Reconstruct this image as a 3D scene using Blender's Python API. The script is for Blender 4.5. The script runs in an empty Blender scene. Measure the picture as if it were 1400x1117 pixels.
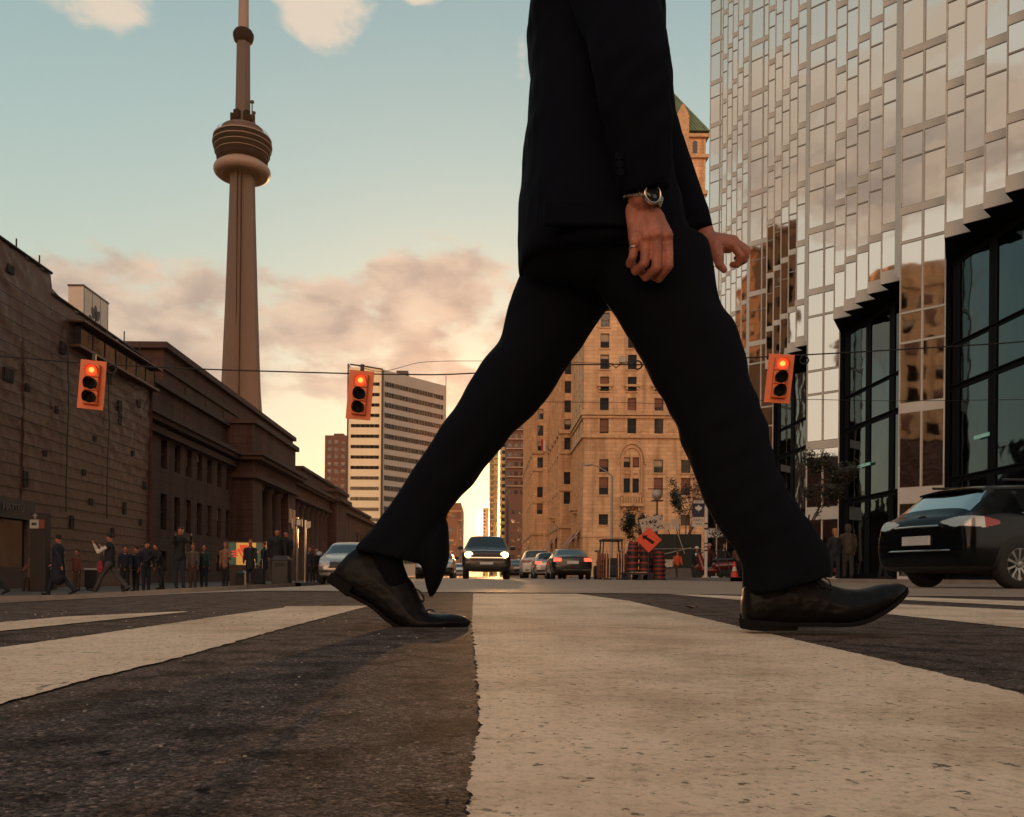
import bpy, bmesh, math, random
from mathutils import Vector, Matrix, noise
R = math.radians
random.seed(7)
S = bpy.context.scene
COL = S.collection

# ------------------------------------------------------------------ camera
F, CX, CY, CAMH, ROLL = 1165.0, 660.0, 788.0, 0.108, R(0.5)   # pixels of the 1400x1117 photograph
cam_d = bpy.data.cameras.new("camera")
cam = bpy.data.objects.new("camera", cam_d)
COL.objects.link(cam)
cam_d.sensor_width = 36.0
cam_d.lens = F / 1400 * 36
cam_d.shift_x = (700 - CX) / 1400
cam_d.shift_y = (CY - 558.5) / 1400
cam_d.clip_start = 0.02
cam_d.clip_end = 6000
cr, sr = math.cos(ROLL), math.sin(ROLL)
cam.matrix_world = Matrix(((cr, -sr, 0, 0), (0, 0, -1, 0), (sr, cr, 0, CAMH), (0, 0, 0, 1)))
S.camera = cam

# ------------------------------------------------------------------ sun, sky, exposure
SUN_EL, SUN_AZ = R(3.4), R(1.2)          # azimuth clockwise from the street axis (+Y)
SUN_DIR = Vector((math.sin(SUN_AZ) * math.cos(SUN_EL), math.cos(SUN_AZ) * math.cos(SUN_EL), math.sin(SUN_EL)))
sd = bpy.data.lights.new("sun", 'SUN')
sd.energy = 2.6
sd.angle = R(0.55)
sd.color = (1.0, 0.50, 0.19)
so = bpy.data.objects.new("sun", sd)
so.rotation_euler = SUN_DIR.to_track_quat('Z', 'Y').to_euler()
so.location = (0, -5, 30)
COL.objects.link(so)

W = bpy.data.worlds.new("World")
S.world = W
W.use_nodes = True
def build_world():
    nt = W.node_tree; N = nt.nodes; L = nt.links; N.clear()
    out = N.new('ShaderNodeOutputWorld'); bg = N.new('ShaderNodeBackground')
    sky = N.new('ShaderNodeTexSky'); sky.sky_type = 'NISHITA'; sky.sun_disc = False
    sky.sun_elevation = SUN_EL; sky.sun_rotation = SUN_AZ
    sky.altitude = 100; sky.air_density = 1.0; sky.dust_density = 2.0; sky.ozone_density = 1.5
    def val(x): n = N.new('ShaderNodeValue'); n.outputs[0].default_value = x; return n.outputs[0]
    def m(op, a, b=None, c=None, clamp=False):
        n = N.new('ShaderNodeMath'); n.operation = op; n.use_clamp = clamp
        for i, q in enumerate((a, b, c)):
            if q is None: continue
            if isinstance(q, (int, float)): n.inputs[i].default_value = q
            else: L.new(q, n.inputs[i])
        return n.outputs[0]
    def mix(f, a, b, mode='MIX'):
        n = N.new('ShaderNodeMix'); n.data_type = 'RGBA'; n.blend_type = mode
        for k, q in ((0, f), (6, a), (7, b)):
            if isinstance(q, (int, float)): n.inputs[k].default_value = q
            elif isinstance(q, tuple): n.inputs[k].default_value = (*q, 1)
            else: L.new(q, n.inputs[k])
        return n.outputs[2]
    def ramp(f, stops):
        n = N.new('ShaderNodeValToRGB'); L.new(f, n.inputs[0]); e = n.color_ramp.elements
        while len(e) < len(stops): e.new(0.5)
        for q, (p, c) in zip(e, stops): q.position = p; q.color = (*c, 1)
        return n.outputs[0]
    def smooth(x, lo, hi):
        n = N.new('ShaderNodeMapRange'); n.interpolation_type = 'SMOOTHSTEP'; L.new(x, n.inputs[0])
        n.inputs[1].default_value = lo; n.inputs[2].default_value = hi; return n.outputs[0]
    tc = N.new('ShaderNodeTexCoord'); sp = N.new('ShaderNodeSeparateXYZ'); L.new(tc.outputs['Generated'], sp.inputs[0])
    x, y, z = sp.outputs
    el = m('MULTIPLY', m('ARCSINE', z), 180 / math.pi)
    az = m('MULTIPLY', m('ARCTAN2', x, y), 180 / math.pi)
    f = m('DIVIDE', el, 60.0, clamp=True)
    # clear evening air: sunset side and the opposite side
    west = ramp(f, [(0, (.68, .44, .21)), (.07, (.66, .50, .30)), (.17, (.50, .46, .33)), (.28, (.325, .405, .325)), (.42, (.215, .345, .325)), (.60, (.115, .245, .265)), (1, (.08, .165, .20))])
    east = ramp(f, [(0, (.86, .66, .50)), (.10, (.98, .78, .60)), (.25, (.94, .80, .64)), (.45, (.74, .70, .60)), (.7, (.40, .46, .44)), (1, (.16, .23, .25))])
    clear = mix(smooth(y, -.55, .55), east, west)
    # the physical sky, compressed, is the other half of the colour
    phys = N.new('ShaderNodeGamma'); phys.inputs[1].default_value = 0.42; L.new(sky.outputs[0], phys.inputs[0])
    phys = mix(1.0, phys.outputs[0], (.62, .60, .56), 'MULTIPLY')
    clear = mix(0.22, clear, phys)
    # clouds
    cm = N.new('ShaderNodeCombineXYZ'); L.new(m('MULTIPLY', az, .085), cm.inputs[0]); L.new(m('MULTIPLY', el, .16), cm.inputs[1]); L.new(m('MULTIPLY', y, .7), cm.inputs[2])
    nz = N.new('ShaderNodeTexNoise'); nz.inputs['Scale'].default_value = 2.1; nz.inputs['Detail'].default_value = 12; nz.inputs['Roughness'].default_value = .53; nz.inputs['Distortion'].default_value = .1
    L.new(cm.outputs[0], nz.inputs['Vector'])
    n2 = N.new('ShaderNodeTexNoise'); n2.inputs['Scale'].default_value = 3.1; n2.inputs['Detail'].default_value = 6; n2.inputs['Distortion'].default_value = .3
    L.new(cm.outputs[0], n2.inputs['Vector'])
    def blob(a, e, wa, we):
        da = m('DIVIDE', m('SUBTRACT', az, a), wa); de = m('DIVIDE', m('SUBTRACT', el, e), we)
        return m('SUBTRACT', 1.0, m('ADD', m('MULTIPLY', da, da), m('MULTIPLY', de, de)))
    field = None
    for q in ((-19, 16.0, 8.5, 4.4), (-12, 16.0, 7, 4.0), (-3.5, 18.0, 6.5, 4.4), (3, 16, 5, 4), (-25, 15.5, 6, 3.6), (-11.2, 33.8, 3.9, 3.0), (-25.0, 31.8, 3.8, 2.0), (2.3, 31.3, .8, 1.5), (-4.6, 34.3, 1.8, .7),
              (-8, 12.5, 12, 2.4), (120, 30, 22, 8), (-116, 25, 20, 6), (170, 35, 30, 9), (-128, 27, 6, 2), (60, 25, 14, 5), (-70, 28, 12, 6)):
        b = blob(*q); field = b if field is None else m('MAXIMUM', field, b)
    field = m('MAXIMUM', field, -1.2)
    d = m('ADD', m('MULTIPLY', field, .85), m('MULTIPLY', m('SUBTRACT', nz.outputs['Fac'], .5), 3.2))
    dens = m('MULTIPLY', m('MULTIPLY', smooth(d, 0.05, .62), .90), smooth(el, 7.5, 13.5))
    lit = smooth(m('ADD', m('MULTIPLY', n2.outputs['Fac'], 1.0), m('MULTIPLY', d, -.16)), .12, .62)
    ccol = mix(lit, (.325, .255, .22), (.60, .46, .345))
    ccol = mix(smooth(el, 22, 30), ccol, (.62, .52, .41))
    skyc = mix(dens, clear, ccol)
    # warm light added low opposite the sunset to brighten camera-facing fronts
    anti = m('MULTIPLY', smooth(m('MULTIPLY', y, -1), .55, .98), m('SUBTRACT', 1.0, smooth(z, .15, .75)))
    skyc = mix(1.0, skyc, mix(anti, (0, 0, 0), (1.75, .78, .30)), 'ADD')
    # glow of the low sun
    vd = N.new('ShaderNodeVectorMath'); vd.operation = 'DOT_PRODUCT'; L.new(tc.outputs['Generated'], vd.inputs[0]); vd.inputs[1].default_value = tuple(SUN_DIR)
    ang = m('MULTIPLY', m('ARCCOSINE', m('MINIMUM', vd.outputs['Value'], 1.0)), 180 / math.pi)
    g1 = m('EXPONENT', m('MULTIPLY', m('MULTIPLY', ang, ang), -1 / (2 * 2.2 ** 2)))
    g2 = m('EXPONENT', m('MULTIPLY', ang, -1 / 7.0))
    skyc = mix(1.0, skyc, mix(g2, (0, 0, 0), (.46, .23, .05)), 'ADD')
    skyc = mix(1.0, skyc, mix(g1, (0, 0, 0), (.95, .42, .10)), 'ADD')
    g0 = m('EXPONENT', m('MULTIPLY', m('MULTIPLY', ang, ang), -1 / (2 * .6 ** 2)))
    skyc = mix(1.0, skyc, mix(g0, (0, 0, 0), (40, 22, 7)), 'ADD')
    low = smooth(z, -.02, .0)
    skyc = mix(low, (.06, .05, .045), skyc)
    L.new(skyc, bg.inputs[0]); bg.inputs['Strength'].default_value = 1.0
    L.new(bg.outputs[0], out.inputs[0])
build_world()
S.view_settings.view_transform = 'Standard'
S.view_settings.look = 'None'
S.view_settings.gamma = 1
S.view_settings.exposure = 0.38
S.cycles.use_denoising = True
S.cycles.max_bounces = 8
S.cycles.volume_bounces = 0

# ------------------------------------------------------------------ helpers
def P(px, py, Y):
    """point at distance Y that the photograph shows at (px, py)"""
    a, b = px - CX, CY - py
    u, v = a * cr - b * sr, a * sr + b * cr
    return Vector((u * Y / F, Y, CAMH + v * Y / F))

def gz(x, y=0):
    """height of the road surface: it falls away to the left of the crown"""
    t = min(max(-x - 1.2, 0.0), 11.5)
    return -0.065 * (t * t / (t + 0.6) if t > 0 else 0)

def PG(px, py):
    """point of the road surface seen at (px, py)"""
    a, b = px - CX, CY - py
    u, v = a * cr - b * sr, a * sr + b * cr
    z = 0.0
    for _ in range(30):
        Y = (z - CAMH) * F / min(v, -0.5)
        z = 0.5 * z + 0.5 * gz(u * Y / F)
    return Vector((u * Y / F, Y, z))

class MB:
    """collects shapes into ONE mesh"""
    def __init__(self): self.v = []; self.f = []; self.m = []; self.mi = 0
    def add(self, vs, fs):
        k = len(self.v); self.v += [Vector(p) for p in vs]
        for f in fs: self.f.append([i + k for i in f]); self.m.append(self.mi)
    def box(self, c, s, rz=0.0, M=None):
        hx, hy, hz = s[0] / 2, s[1] / 2, s[2] / 2
        vs = [Vector((x, y, z)) for x in (-hx, hx) for y in (-hy, hy) for z in (-hz, hz)]
        rot = M if M is not None else Matrix.Rotation(rz, 3, 'Z')
        vs = [rot @ p + Vector(c) for p in vs]
        self.add(vs, [(0, 1, 3, 2), (4, 6, 7, 5), (0, 4, 5, 1), (2, 3, 7, 6), (0, 2, 6, 4), (1, 5, 7, 3)])
    def bb(self, x0, x1, y0, y1, z0, z1):
        self.box(((x0 + x1) / 2, (y0 + y1) / 2, (z0 + z1) / 2), (abs(x1 - x0), abs(y1 - y0), abs(z1 - z0)))
    def quad(self, a, b, c, d): self.add([a, b, c, d], [(0, 1, 2, 3)])
    def loft(self, rings, cap=True, closed=True):
        n = len(rings[0]); vs = [p for r in rings for p in r]; fs = []
        for i in range(len(rings) - 1):
            for j in range(n if closed else n - 1):
                a, b = i * n + j, i * n + (j + 1) % n
                fs.append((a, b, b + n, a + n))
        if cap:
            fs.append(tuple(range(n - 1, -1, -1))); fs.append(tuple((len(rings) - 1) * n + j for j in range(n)))
        self.add(vs, fs)
    def tube(self, pts, r, n=8, cap=True):
        pts = [Vector(p) for p in pts]; rs = r if isinstance(r, (list, tuple)) else [r] * len(pts)
        rings = []; up = None
        for i, p in enumerate(pts):
            d = (pts[min(i + 1, len(pts) - 1)] - pts[max(i - 1, 0)]).normalized()
            if up is None:
                up = d.orthogonal().normalized()
            up = (up - d * up.dot(d)); up = up.normalized() if up.length > 1e-6 else d.orthogonal().normalized()
            s = d.cross(up)
            rings.append([p + (up * math.cos(2 * math.pi * k / n) + s * math.sin(2 * math.pi * k / n)) * rs[i] for k in range(n)])
        self.loft(rings, cap)
    def lathe(self, prof, c=(0, 0, 0), n=32, axis='Z', cap=True):
        rings = []
        for r, z in prof:
            ring = []
            for k in range(n):
                a = 2 * math.pi * k / n
                q = (r * math.cos(a), r * math.sin(a), z)
                if axis == 'X': q = (q[2], q[0], q[1])
                if axis == 'Y': q = (q[1], q[2], q[0])
                ring.append(Vector(q) + Vector(c))
            rings.append(ring)
        self.loft(rings, cap)
    def prism(self, poly, z0, z1):
        """plan polygon (x, y) raised from z0 to z1"""
        n = len(poly)
        vs = [(x, y, z0) for x, y in poly] + [(x, y, z1) for x, y in poly]
        self.add(vs, [tuple(range(n - 1, -1, -1)), tuple(range(n, 2 * n))] + [(i, (i + 1) % n, (i + 1) % n + n, i + n) for i in range(n)])
    def wall(self, o, u, n, Wd, H, ops=(), depth=0.3):
        """wall sheet with real openings and reveals; o = lower corner, u along, n outward"""
        o, u, n = Vector(o), Vector(u), Vector(n); up = Vector((0, 0, 1))
        xs = sorted({0.0, Wd} | {v for q in ops for v in (q[0], q[2])}); zs = sorted({0.0, H} | {v for q in ops for v in (q[1], q[3])})
        pt = lambda x, z, d=0: o + u * x + up * z - n * d
        for i in range(len(xs) - 1):
            for j in range(len(zs) - 1):
                cx, cz = (xs[i] + xs[i + 1]) / 2, (zs[j] + zs[j + 1]) / 2
                if any(q[0] < cx < q[2] and q[1] < cz < q[3] for q in ops): continue
                self.quad(pt(xs[i], zs[j]), pt(xs[i + 1], zs[j]), pt(xs[i + 1], zs[j + 1]), pt(xs[i], zs[j + 1]))
        for x0, z0, x1, z1 in ops:
            for (a, b) in (((x0, z0), (x1, z0)), ((x1, z0), (x1, z1)), ((x1, z1), (x0, z1)), ((x0, z1), (x0, z0))):
                self.quad(pt(*a), pt(*b), pt(b[0], b[1], depth), pt(a[0], a[1], depth))
    def mesh(self, name, mats, org=(0, 0, 0), smooth=False):
        me = bpy.data.meshes.new(name); og = Vector(org)
        me.from_pydata([tuple(p - og) for p in self.v], [], self.f)
        mats = mats if isinstance(mats, (list, tuple)) else [mats]
        for m in mats: me.materials.append(m)
        for i, p in enumerate(me.polygons):
            p.material_index = self.m[i]; p.use_smooth = smooth
        bm = bmesh.new(); bm.from_mesh(me); bmesh.ops.recalc_face_normals(bm, faces=bm.faces); bm.to_mesh(me); bm.free()
        return me
    def build(self, name, mats, parent=None, org=(0, 0, 0), smooth=False, loc=None, bevel=0):
        return link(name, self.mesh(name, mats, org, smooth), parent, loc if loc is not None else (0 if parent else 1) and tuple(org), bevel)

def link(name, me, parent=None, loc=None, bevel=0):
    o = bpy.data.objects.new(name, me); COL.objects.link(o)
    if parent: o.parent = parent
    if loc: o.location = loc
    if bevel:
        b = o.modifiers.new("bevel", 'BEVEL'); b.width = bevel; b.segments = 2; b.limit_method = 'ANGLE'; b.angle_limit = R(40)
    return o

def tag(o, label=None, cat=None, group=None, kind=None):
    if label: o['label'] = label
    if cat: o['category'] = cat
    if group: o['group'] = group
    if kind: o['kind'] = kind
    return o

def thing(name, label, cat, loc=(0, 0, 0), rz=0, group=None):
    o = bpy.data.objects.new(name, None); COL.objects.link(o)
    o.empty_display_size = 0.2
    o.location = loc; o.rotation_euler = (0, 0, rz)
    return tag(o, label, cat, group)

def copy_tree(o, parent=None):
    c = o.copy(); COL.objects.link(c)
    if parent: c.parent = parent
    for ch in list(o.children): copy_tree(ch, c)
    return c

def baked(o):
    """mesh of o with its modifiers applied (o itself is removed)"""
    dg = bpy.context.evaluated_depsgraph_get(); dg.update()
    me = bpy.data.meshes.new_from_object(o.evaluated_get(dg))
    old = o.data; nm = old.name; bpy.data.objects.remove(o); bpy.data.meshes.remove(old)
    me.name = nm
    return me

def fuse(mb, name, mats, voxel, smooth=4, parent=None, org=(0, 0, 0), disp=None, sub=0):
    """melts overlapping closed shapes into one continuous skin"""
    o = link(name, mb.mesh(name, mats, org))
    m = o.modifiers.new("r", 'REMESH'); m.mode = 'VOXEL'; m.voxel_size = voxel; m.use_smooth_shade = True
    if smooth:
        s = o.modifiers.new("s", 'SMOOTH'); s.iterations = smooth; s.factor = 0.5
    me = baked(o)
    if disp:
        og = Vector(org); new = []
        for v, nn in zip(me.vertices, [x.vector.copy() for x in me.vertex_normals]):
            q = v.co.copy(); new.extend(q + nn * disp(q + og))
        me.vertices.foreach_set('co', new); me.update()
    me.polygons.foreach_set('use_smooth', [True] * len(me.polygons))
    if not me.materials:
        for m in (mats if isinstance(mats, (list, tuple)) else [mats]): me.materials.append(m)
    return link(name, me, parent, None if parent else tuple(org))

def capsule(mb, a, b, ra, rb, n=12, flat=None):
    """closed tapered limb with round ends; flat = (axis vector, factor) squashes it"""
    a, b = Vector(a), Vector(b); d = (b - a); ln = d.length; d = d.normalized() if ln > 1e-6 else Vector((0, 0, 1))
    up = d.orthogonal().normalized(); s = d.cross(up); rings = []
    prof = [(-ra * math.cos(t), ra * math.sin(t)) for t in (0.15, 0.5, 0.9, 1.25)] + [(0, ra)]
    prof = [(x, r) for x, r in prof] + [(ln, rb)] + [(ln + rb * math.sin(t), rb * math.cos(t)) for t in (0.35, 0.7, 1.05, 1.4)]
    for x, r in prof:
        ring = []
        for k in range(n):
            q = (up * math.cos(2 * math.pi * k / n) + s * math.sin(2 * math.pi * k / n)) * r
            if flat: q = q - flat[0] * q.dot(flat[0]) * (1 - flat[1])
            ring.append(a + d * x + q)
        rings.append(ring)
    mb.loft(rings)

def text_mb(txt, size, depth=0.01):
    cu = bpy.data.curves.new("lettering", 'FONT'); cu.body = txt; cu.size = size; cu.extrude = depth / 2
    cu.align_x = 'CENTER'; cu.align_y = 'CENTER'; cu.resolution_u = 2
    o = bpy.data.objects.new("lettering", cu); COL.objects.link(o)
    dg = bpy.context.evaluated_depsgraph_get(); dg.update()
    me = bpy.data.meshes.new_from_object(o.evaluated_get(dg))
    bpy.data.objects.remove(o); bpy.data.curves.remove(cu)
    vs = [v.co.copy() for v in me.vertices]; fs = [tuple(p.vertices) for p in me.polygons]
    bpy.data.meshes.remove(me)
    return vs, fs

def add_text(mb, txt, size, c, right, up, depth=0.01):
    vs, fs = text_mb(txt, size, depth); right, up = Vector(right).normalized(), Vector(up).normalized(); n = right.cross(up)
    mb.add([Vector(c) + right * p.x + up * p.y + n * p.z for p in vs], fs)

# ------------------------------------------------------------------ materials
def mat(name, col, rough=0.6, metal=0.0, var=0.15, vs=2.0, bump=0.0, bs=30.0, spec=0.5, emit=None, es=0, coat=0, stretch=None, blocks=None):
    m = bpy.data.materials.new(name); m.use_nodes = True
    nt = m.node_tree; N, L = nt.nodes, nt.links; b = N['Principled BSDF']
    b.inputs['Roughness'].default_value = rough; b.inputs['Metallic'].default_value = metal
    b.inputs['Specular IOR Level'].default_value = spec; b.inputs['Coat Weight'].default_value = coat
    if emit:
        b.inputs['Emission Color'].default_value = (*emit, 1); b.inputs['Emission Strength'].default_value = es
    tc = N.new('ShaderNodeTexCoord'); mp = N.new('ShaderNodeMapping'); L.new(tc.outputs['Object'], mp.inputs[0])
    if stretch: mp.inputs['Scale'].default_value = stretch
    n1 = N.new('ShaderNodeTexNoise'); n1.inputs['Scale'].default_value = vs; n1.inputs['Detail'].default_value = 7; n1.inputs['Roughness'].default_value = 0.62
    L.new(mp.outputs[0], n1.inputs['Vector'])
    rp = N.new('ShaderNodeValToRGB'); L.new(n1.outputs['Fac'], rp.inputs[0])
    rp.color_ramp.elements[0].position = 0.3; rp.color_ramp.elements[1].position = 0.7
    rp.color_ramp.elements[0].color = (*[max(c * (1 - var), 0) for c in col], 1)
    rp.color_ramp.elements[1].color = (*[min(c * (1 + var), 1) for c in col], 1)
    if blocks:
        sx = N.new('ShaderNodeSeparateXYZ'); L.new(tc.outputs['Object'], sx.inputs[0]); ad = N.new('ShaderNodeMath'); L.new(sx.outputs[0], ad.inputs[0]); L.new(sx.outputs[1], ad.inputs[1])
        cb = N.new('ShaderNodeCombineXYZ'); L.new(ad.outputs[0], cb.inputs[0]); L.new(sx.outputs[2], cb.inputs[1])
        bk = N.new('ShaderNodeTexBrick'); bk.inputs['Scale'].default_value = 1; bk.inputs['Brick Width'].default_value = blocks[0]; bk.inputs['Row Height'].default_value = blocks[1]; bk.inputs['Mortar Size'].default_value = blocks[2]
        bk.inputs['Color1'].default_value = (1, 1, 1, 1); bk.inputs['Color2'].default_value = (.84, .82, .80, 1); bk.inputs['Mortar'].default_value = (.62, .58, .55, 1); L.new(cb.outputs[0], bk.inputs['Vector'])
        st = N.new('ShaderNodeTexNoise'); st.inputs['Scale'].default_value = .5; st.inputs['Detail'].default_value = 6; sm = N.new('ShaderNodeMapping'); sm.inputs['Scale'].default_value = (1.6, 1.6, .14); L.new(tc.outputs['Object'], sm.inputs[0]); L.new(sm.outputs[0], st.inputs['Vector'])
        sr = N.new('ShaderNodeValToRGB'); sr.color_ramp.elements[0].position = .36; sr.color_ramp.elements[0].color = (.66, .62, .58, 1); sr.color_ramp.elements[1].position = .54; L.new(st.outputs['Fac'], sr.inputs[0])
        m1 = N.new('ShaderNodeMix'); m1.data_type = 'RGBA'; m1.blend_type = 'MULTIPLY'; m1.inputs[0].default_value = 1; L.new(rp.outputs[0], m1.inputs[6]); L.new(bk.outputs['Color'], m1.inputs[7])
        m2 = N.new('ShaderNodeMix'); m2.data_type = 'RGBA'; m2.blend_type = 'MULTIPLY'; m2.inputs[0].default_value = 1; L.new(m1.outputs[2], m2.inputs[6]); L.new(sr.outputs[0], m2.inputs[7]); L.new(m2.outputs[2], b.inputs['Base Color'])
    else:
        L.new(rp.outputs[0], b.inputs['Base Color'])
    mr = N.new('ShaderNodeMapRange'); L.new(n1.outputs['Fac'], mr.inputs[0])
    mr.inputs[3].default_value = max(rough - 0.12 * min(1, rough * 2), 0.02); mr.inputs[4].default_value = min(rough + 0.12 * min(1, rough * 2), 1)
    L.new(mr.outputs[0], b.inputs['Roughness'])
    if bump:
        n2 = N.new('ShaderNodeTexNoise'); n2.inputs['Scale'].default_value = bs; n2.inputs['Detail'].default_value = 5
        L.new(mp.outputs[0], n2.inputs['Vector'])
        bp = N.new('ShaderNodeBump'); bp.inputs['Strength'].default_value = bump; bp.inputs['Distance'].default_value = 1.0 / bs
        L.new(n2.outputs['Fac'], bp.inputs['Height']); L.new(bp.outputs[0], b.inputs['Normal'])
    return m

def glow(name, col, strength):
    return mat(name, tuple(c * 0.5 for c in col), 0.3, emit=col, es=strength, var=0.05)
# ------------------------------------------------------------------ ground
def asphalt_mat():
    m = bpy.data.materials.new("asphalt"); m.use_nodes = True
    nt = m.node_tree; N, L = nt.nodes, nt.links; b = N['Principled BSDF']
    tc = N.new('ShaderNodeTexCoord'); co = tc.outputs['Object']
    def nz(s, d=4, r=.55):
        n = N.new('ShaderNodeTexNoise'); n.inputs['Scale'].default_value = s; n.inputs['Detail'].default_value = d; n.inputs['Roughness'].default_value = r; L.new(co, n.inputs['Vector']); return n.outputs['Fac']
    def vor(s, f='F1', co_=None):
        n = N.new('ShaderNodeTexVoronoi'); n.feature = f; n.inputs['Scale'].default_value = s; L.new(co_ or co, n.inputs['Vector']); return n
    def ramp(f, stops):
        n = N.new('ShaderNodeValToRGB'); L.new(f, n.inputs[0]); e = n.color_ramp.elements
        while len(e) < len(stops): e.new(.5)
        for q, (p, c) in zip(e, stops): q.position = p; q.color = (*c, 1)
        return n.outputs[0]
    def mix(f, a, c, mode='MIX'):
        n = N.new('ShaderNodeMix'); n.data_type = 'RGBA'; n.blend_type = mode
        for k, q in ((0, f), (6, a), (7, c)):
            if isinstance(q, (int, float)): n.inputs[k].default_value = q
            elif isinstance(q, tuple): n.inputs[k].default_value = (*q, 1)
            else: L.new(q, n.inputs[k])
        return n.outputs[2]
    def ma(op, a, c):
        n = N.new('ShaderNodeMath'); n.operation = op
        for i, q in enumerate((a, c)):
            if isinstance(q, (int, float)): n.inputs[i].default_value = q
            else: L.new(q, n.inputs[i])
        return n.outputs[0]
    v1, v2 = vor(330), vor(760)
    patches = ramp(nz(1.3, 6), [(.3, (.125, .090, .080)), (.7, (.178, .130, .115))])
    s1 = N.new('ShaderNodeSeparateColor'); L.new(v1.outputs['Color'], s1.inputs[0]); s2 = N.new('ShaderNodeSeparateColor'); L.new(v2.outputs['Color'], s2.inputs[0])
    stones = ramp(s1.outputs[0], [(.0, (.35, .33, .32)), (.5, (.8, .76, .73)), (.86, (1.25, 1.18, 1.12)), (.95, (1.45, 1.35, 1.28)), (1, (2.6, 2.3, 2.05))])
    col = mix(1.0, patches, stones, 'MULTIPLY')
    col = mix(.7, col, ramp(s2.outputs[1], [(0, (.4, .4, .4)), (.7, (1, 1, 1)), (1, (1.9, 1.8, 1.7))]), 'MULTIPLY')
    streak = ramp(nz(9, 9, .78), [(.38, (.62, .60, .59)), (.50, (1, 1, 1)), (.60, (1, 1, 1)), (.70, (1.25, 1.2, 1.15))])
    col = mix(.9, col, streak, 'MULTIPLY')
    blot = ramp(nz(14, 5), [(.40, (.35, .33, .32)), (.52, (1.05, 1.05, 1.05))])
    col = mix(.8, col, blot, 'MULTIPLY')
    # scattered pale chips and dark tar holes
    chip = ramp(nz(55, 3, .5), [(.715, (0, 0, 0)), (.74, (1, 1, 1))])
    col = mix(chip, col, (.20, .16, .13))
    hole = ramp(nz(34, 4, .6), [(.30, (1, 1, 1)), (.36, (0, 0, 0))])
    col = mix(hole, col, (.010, .008, .008))
    L.new(col, b.inputs['Base Color'])
    b.inputs['Roughness'].default_value = .8; b.inputs['Specular IOR Level'].default_value = .08
    h = ma('ADD', ma('MULTIPLY', ma('SUBTRACT', 1.0, v1.outputs['Distance']), .9), ma('MULTIPLY', ma('SUBTRACT', 1.0, v2.outputs['Distance']), .35))
    h = ma('ADD', h, ma('MULTIPLY', nz(40, 6, .75), .9)); h = ma('SUBTRACT', h, ma('MULTIPLY', hole, .6))
    bp = N.new('ShaderNodeBump'); bp.inputs['Strength'].default_value = .9; bp.inputs['Distance'].default_value = .003
    L.new(h, bp.inputs['Height']); L.new(bp.outputs[0], b.inputs['Normal'])
    return m
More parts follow.
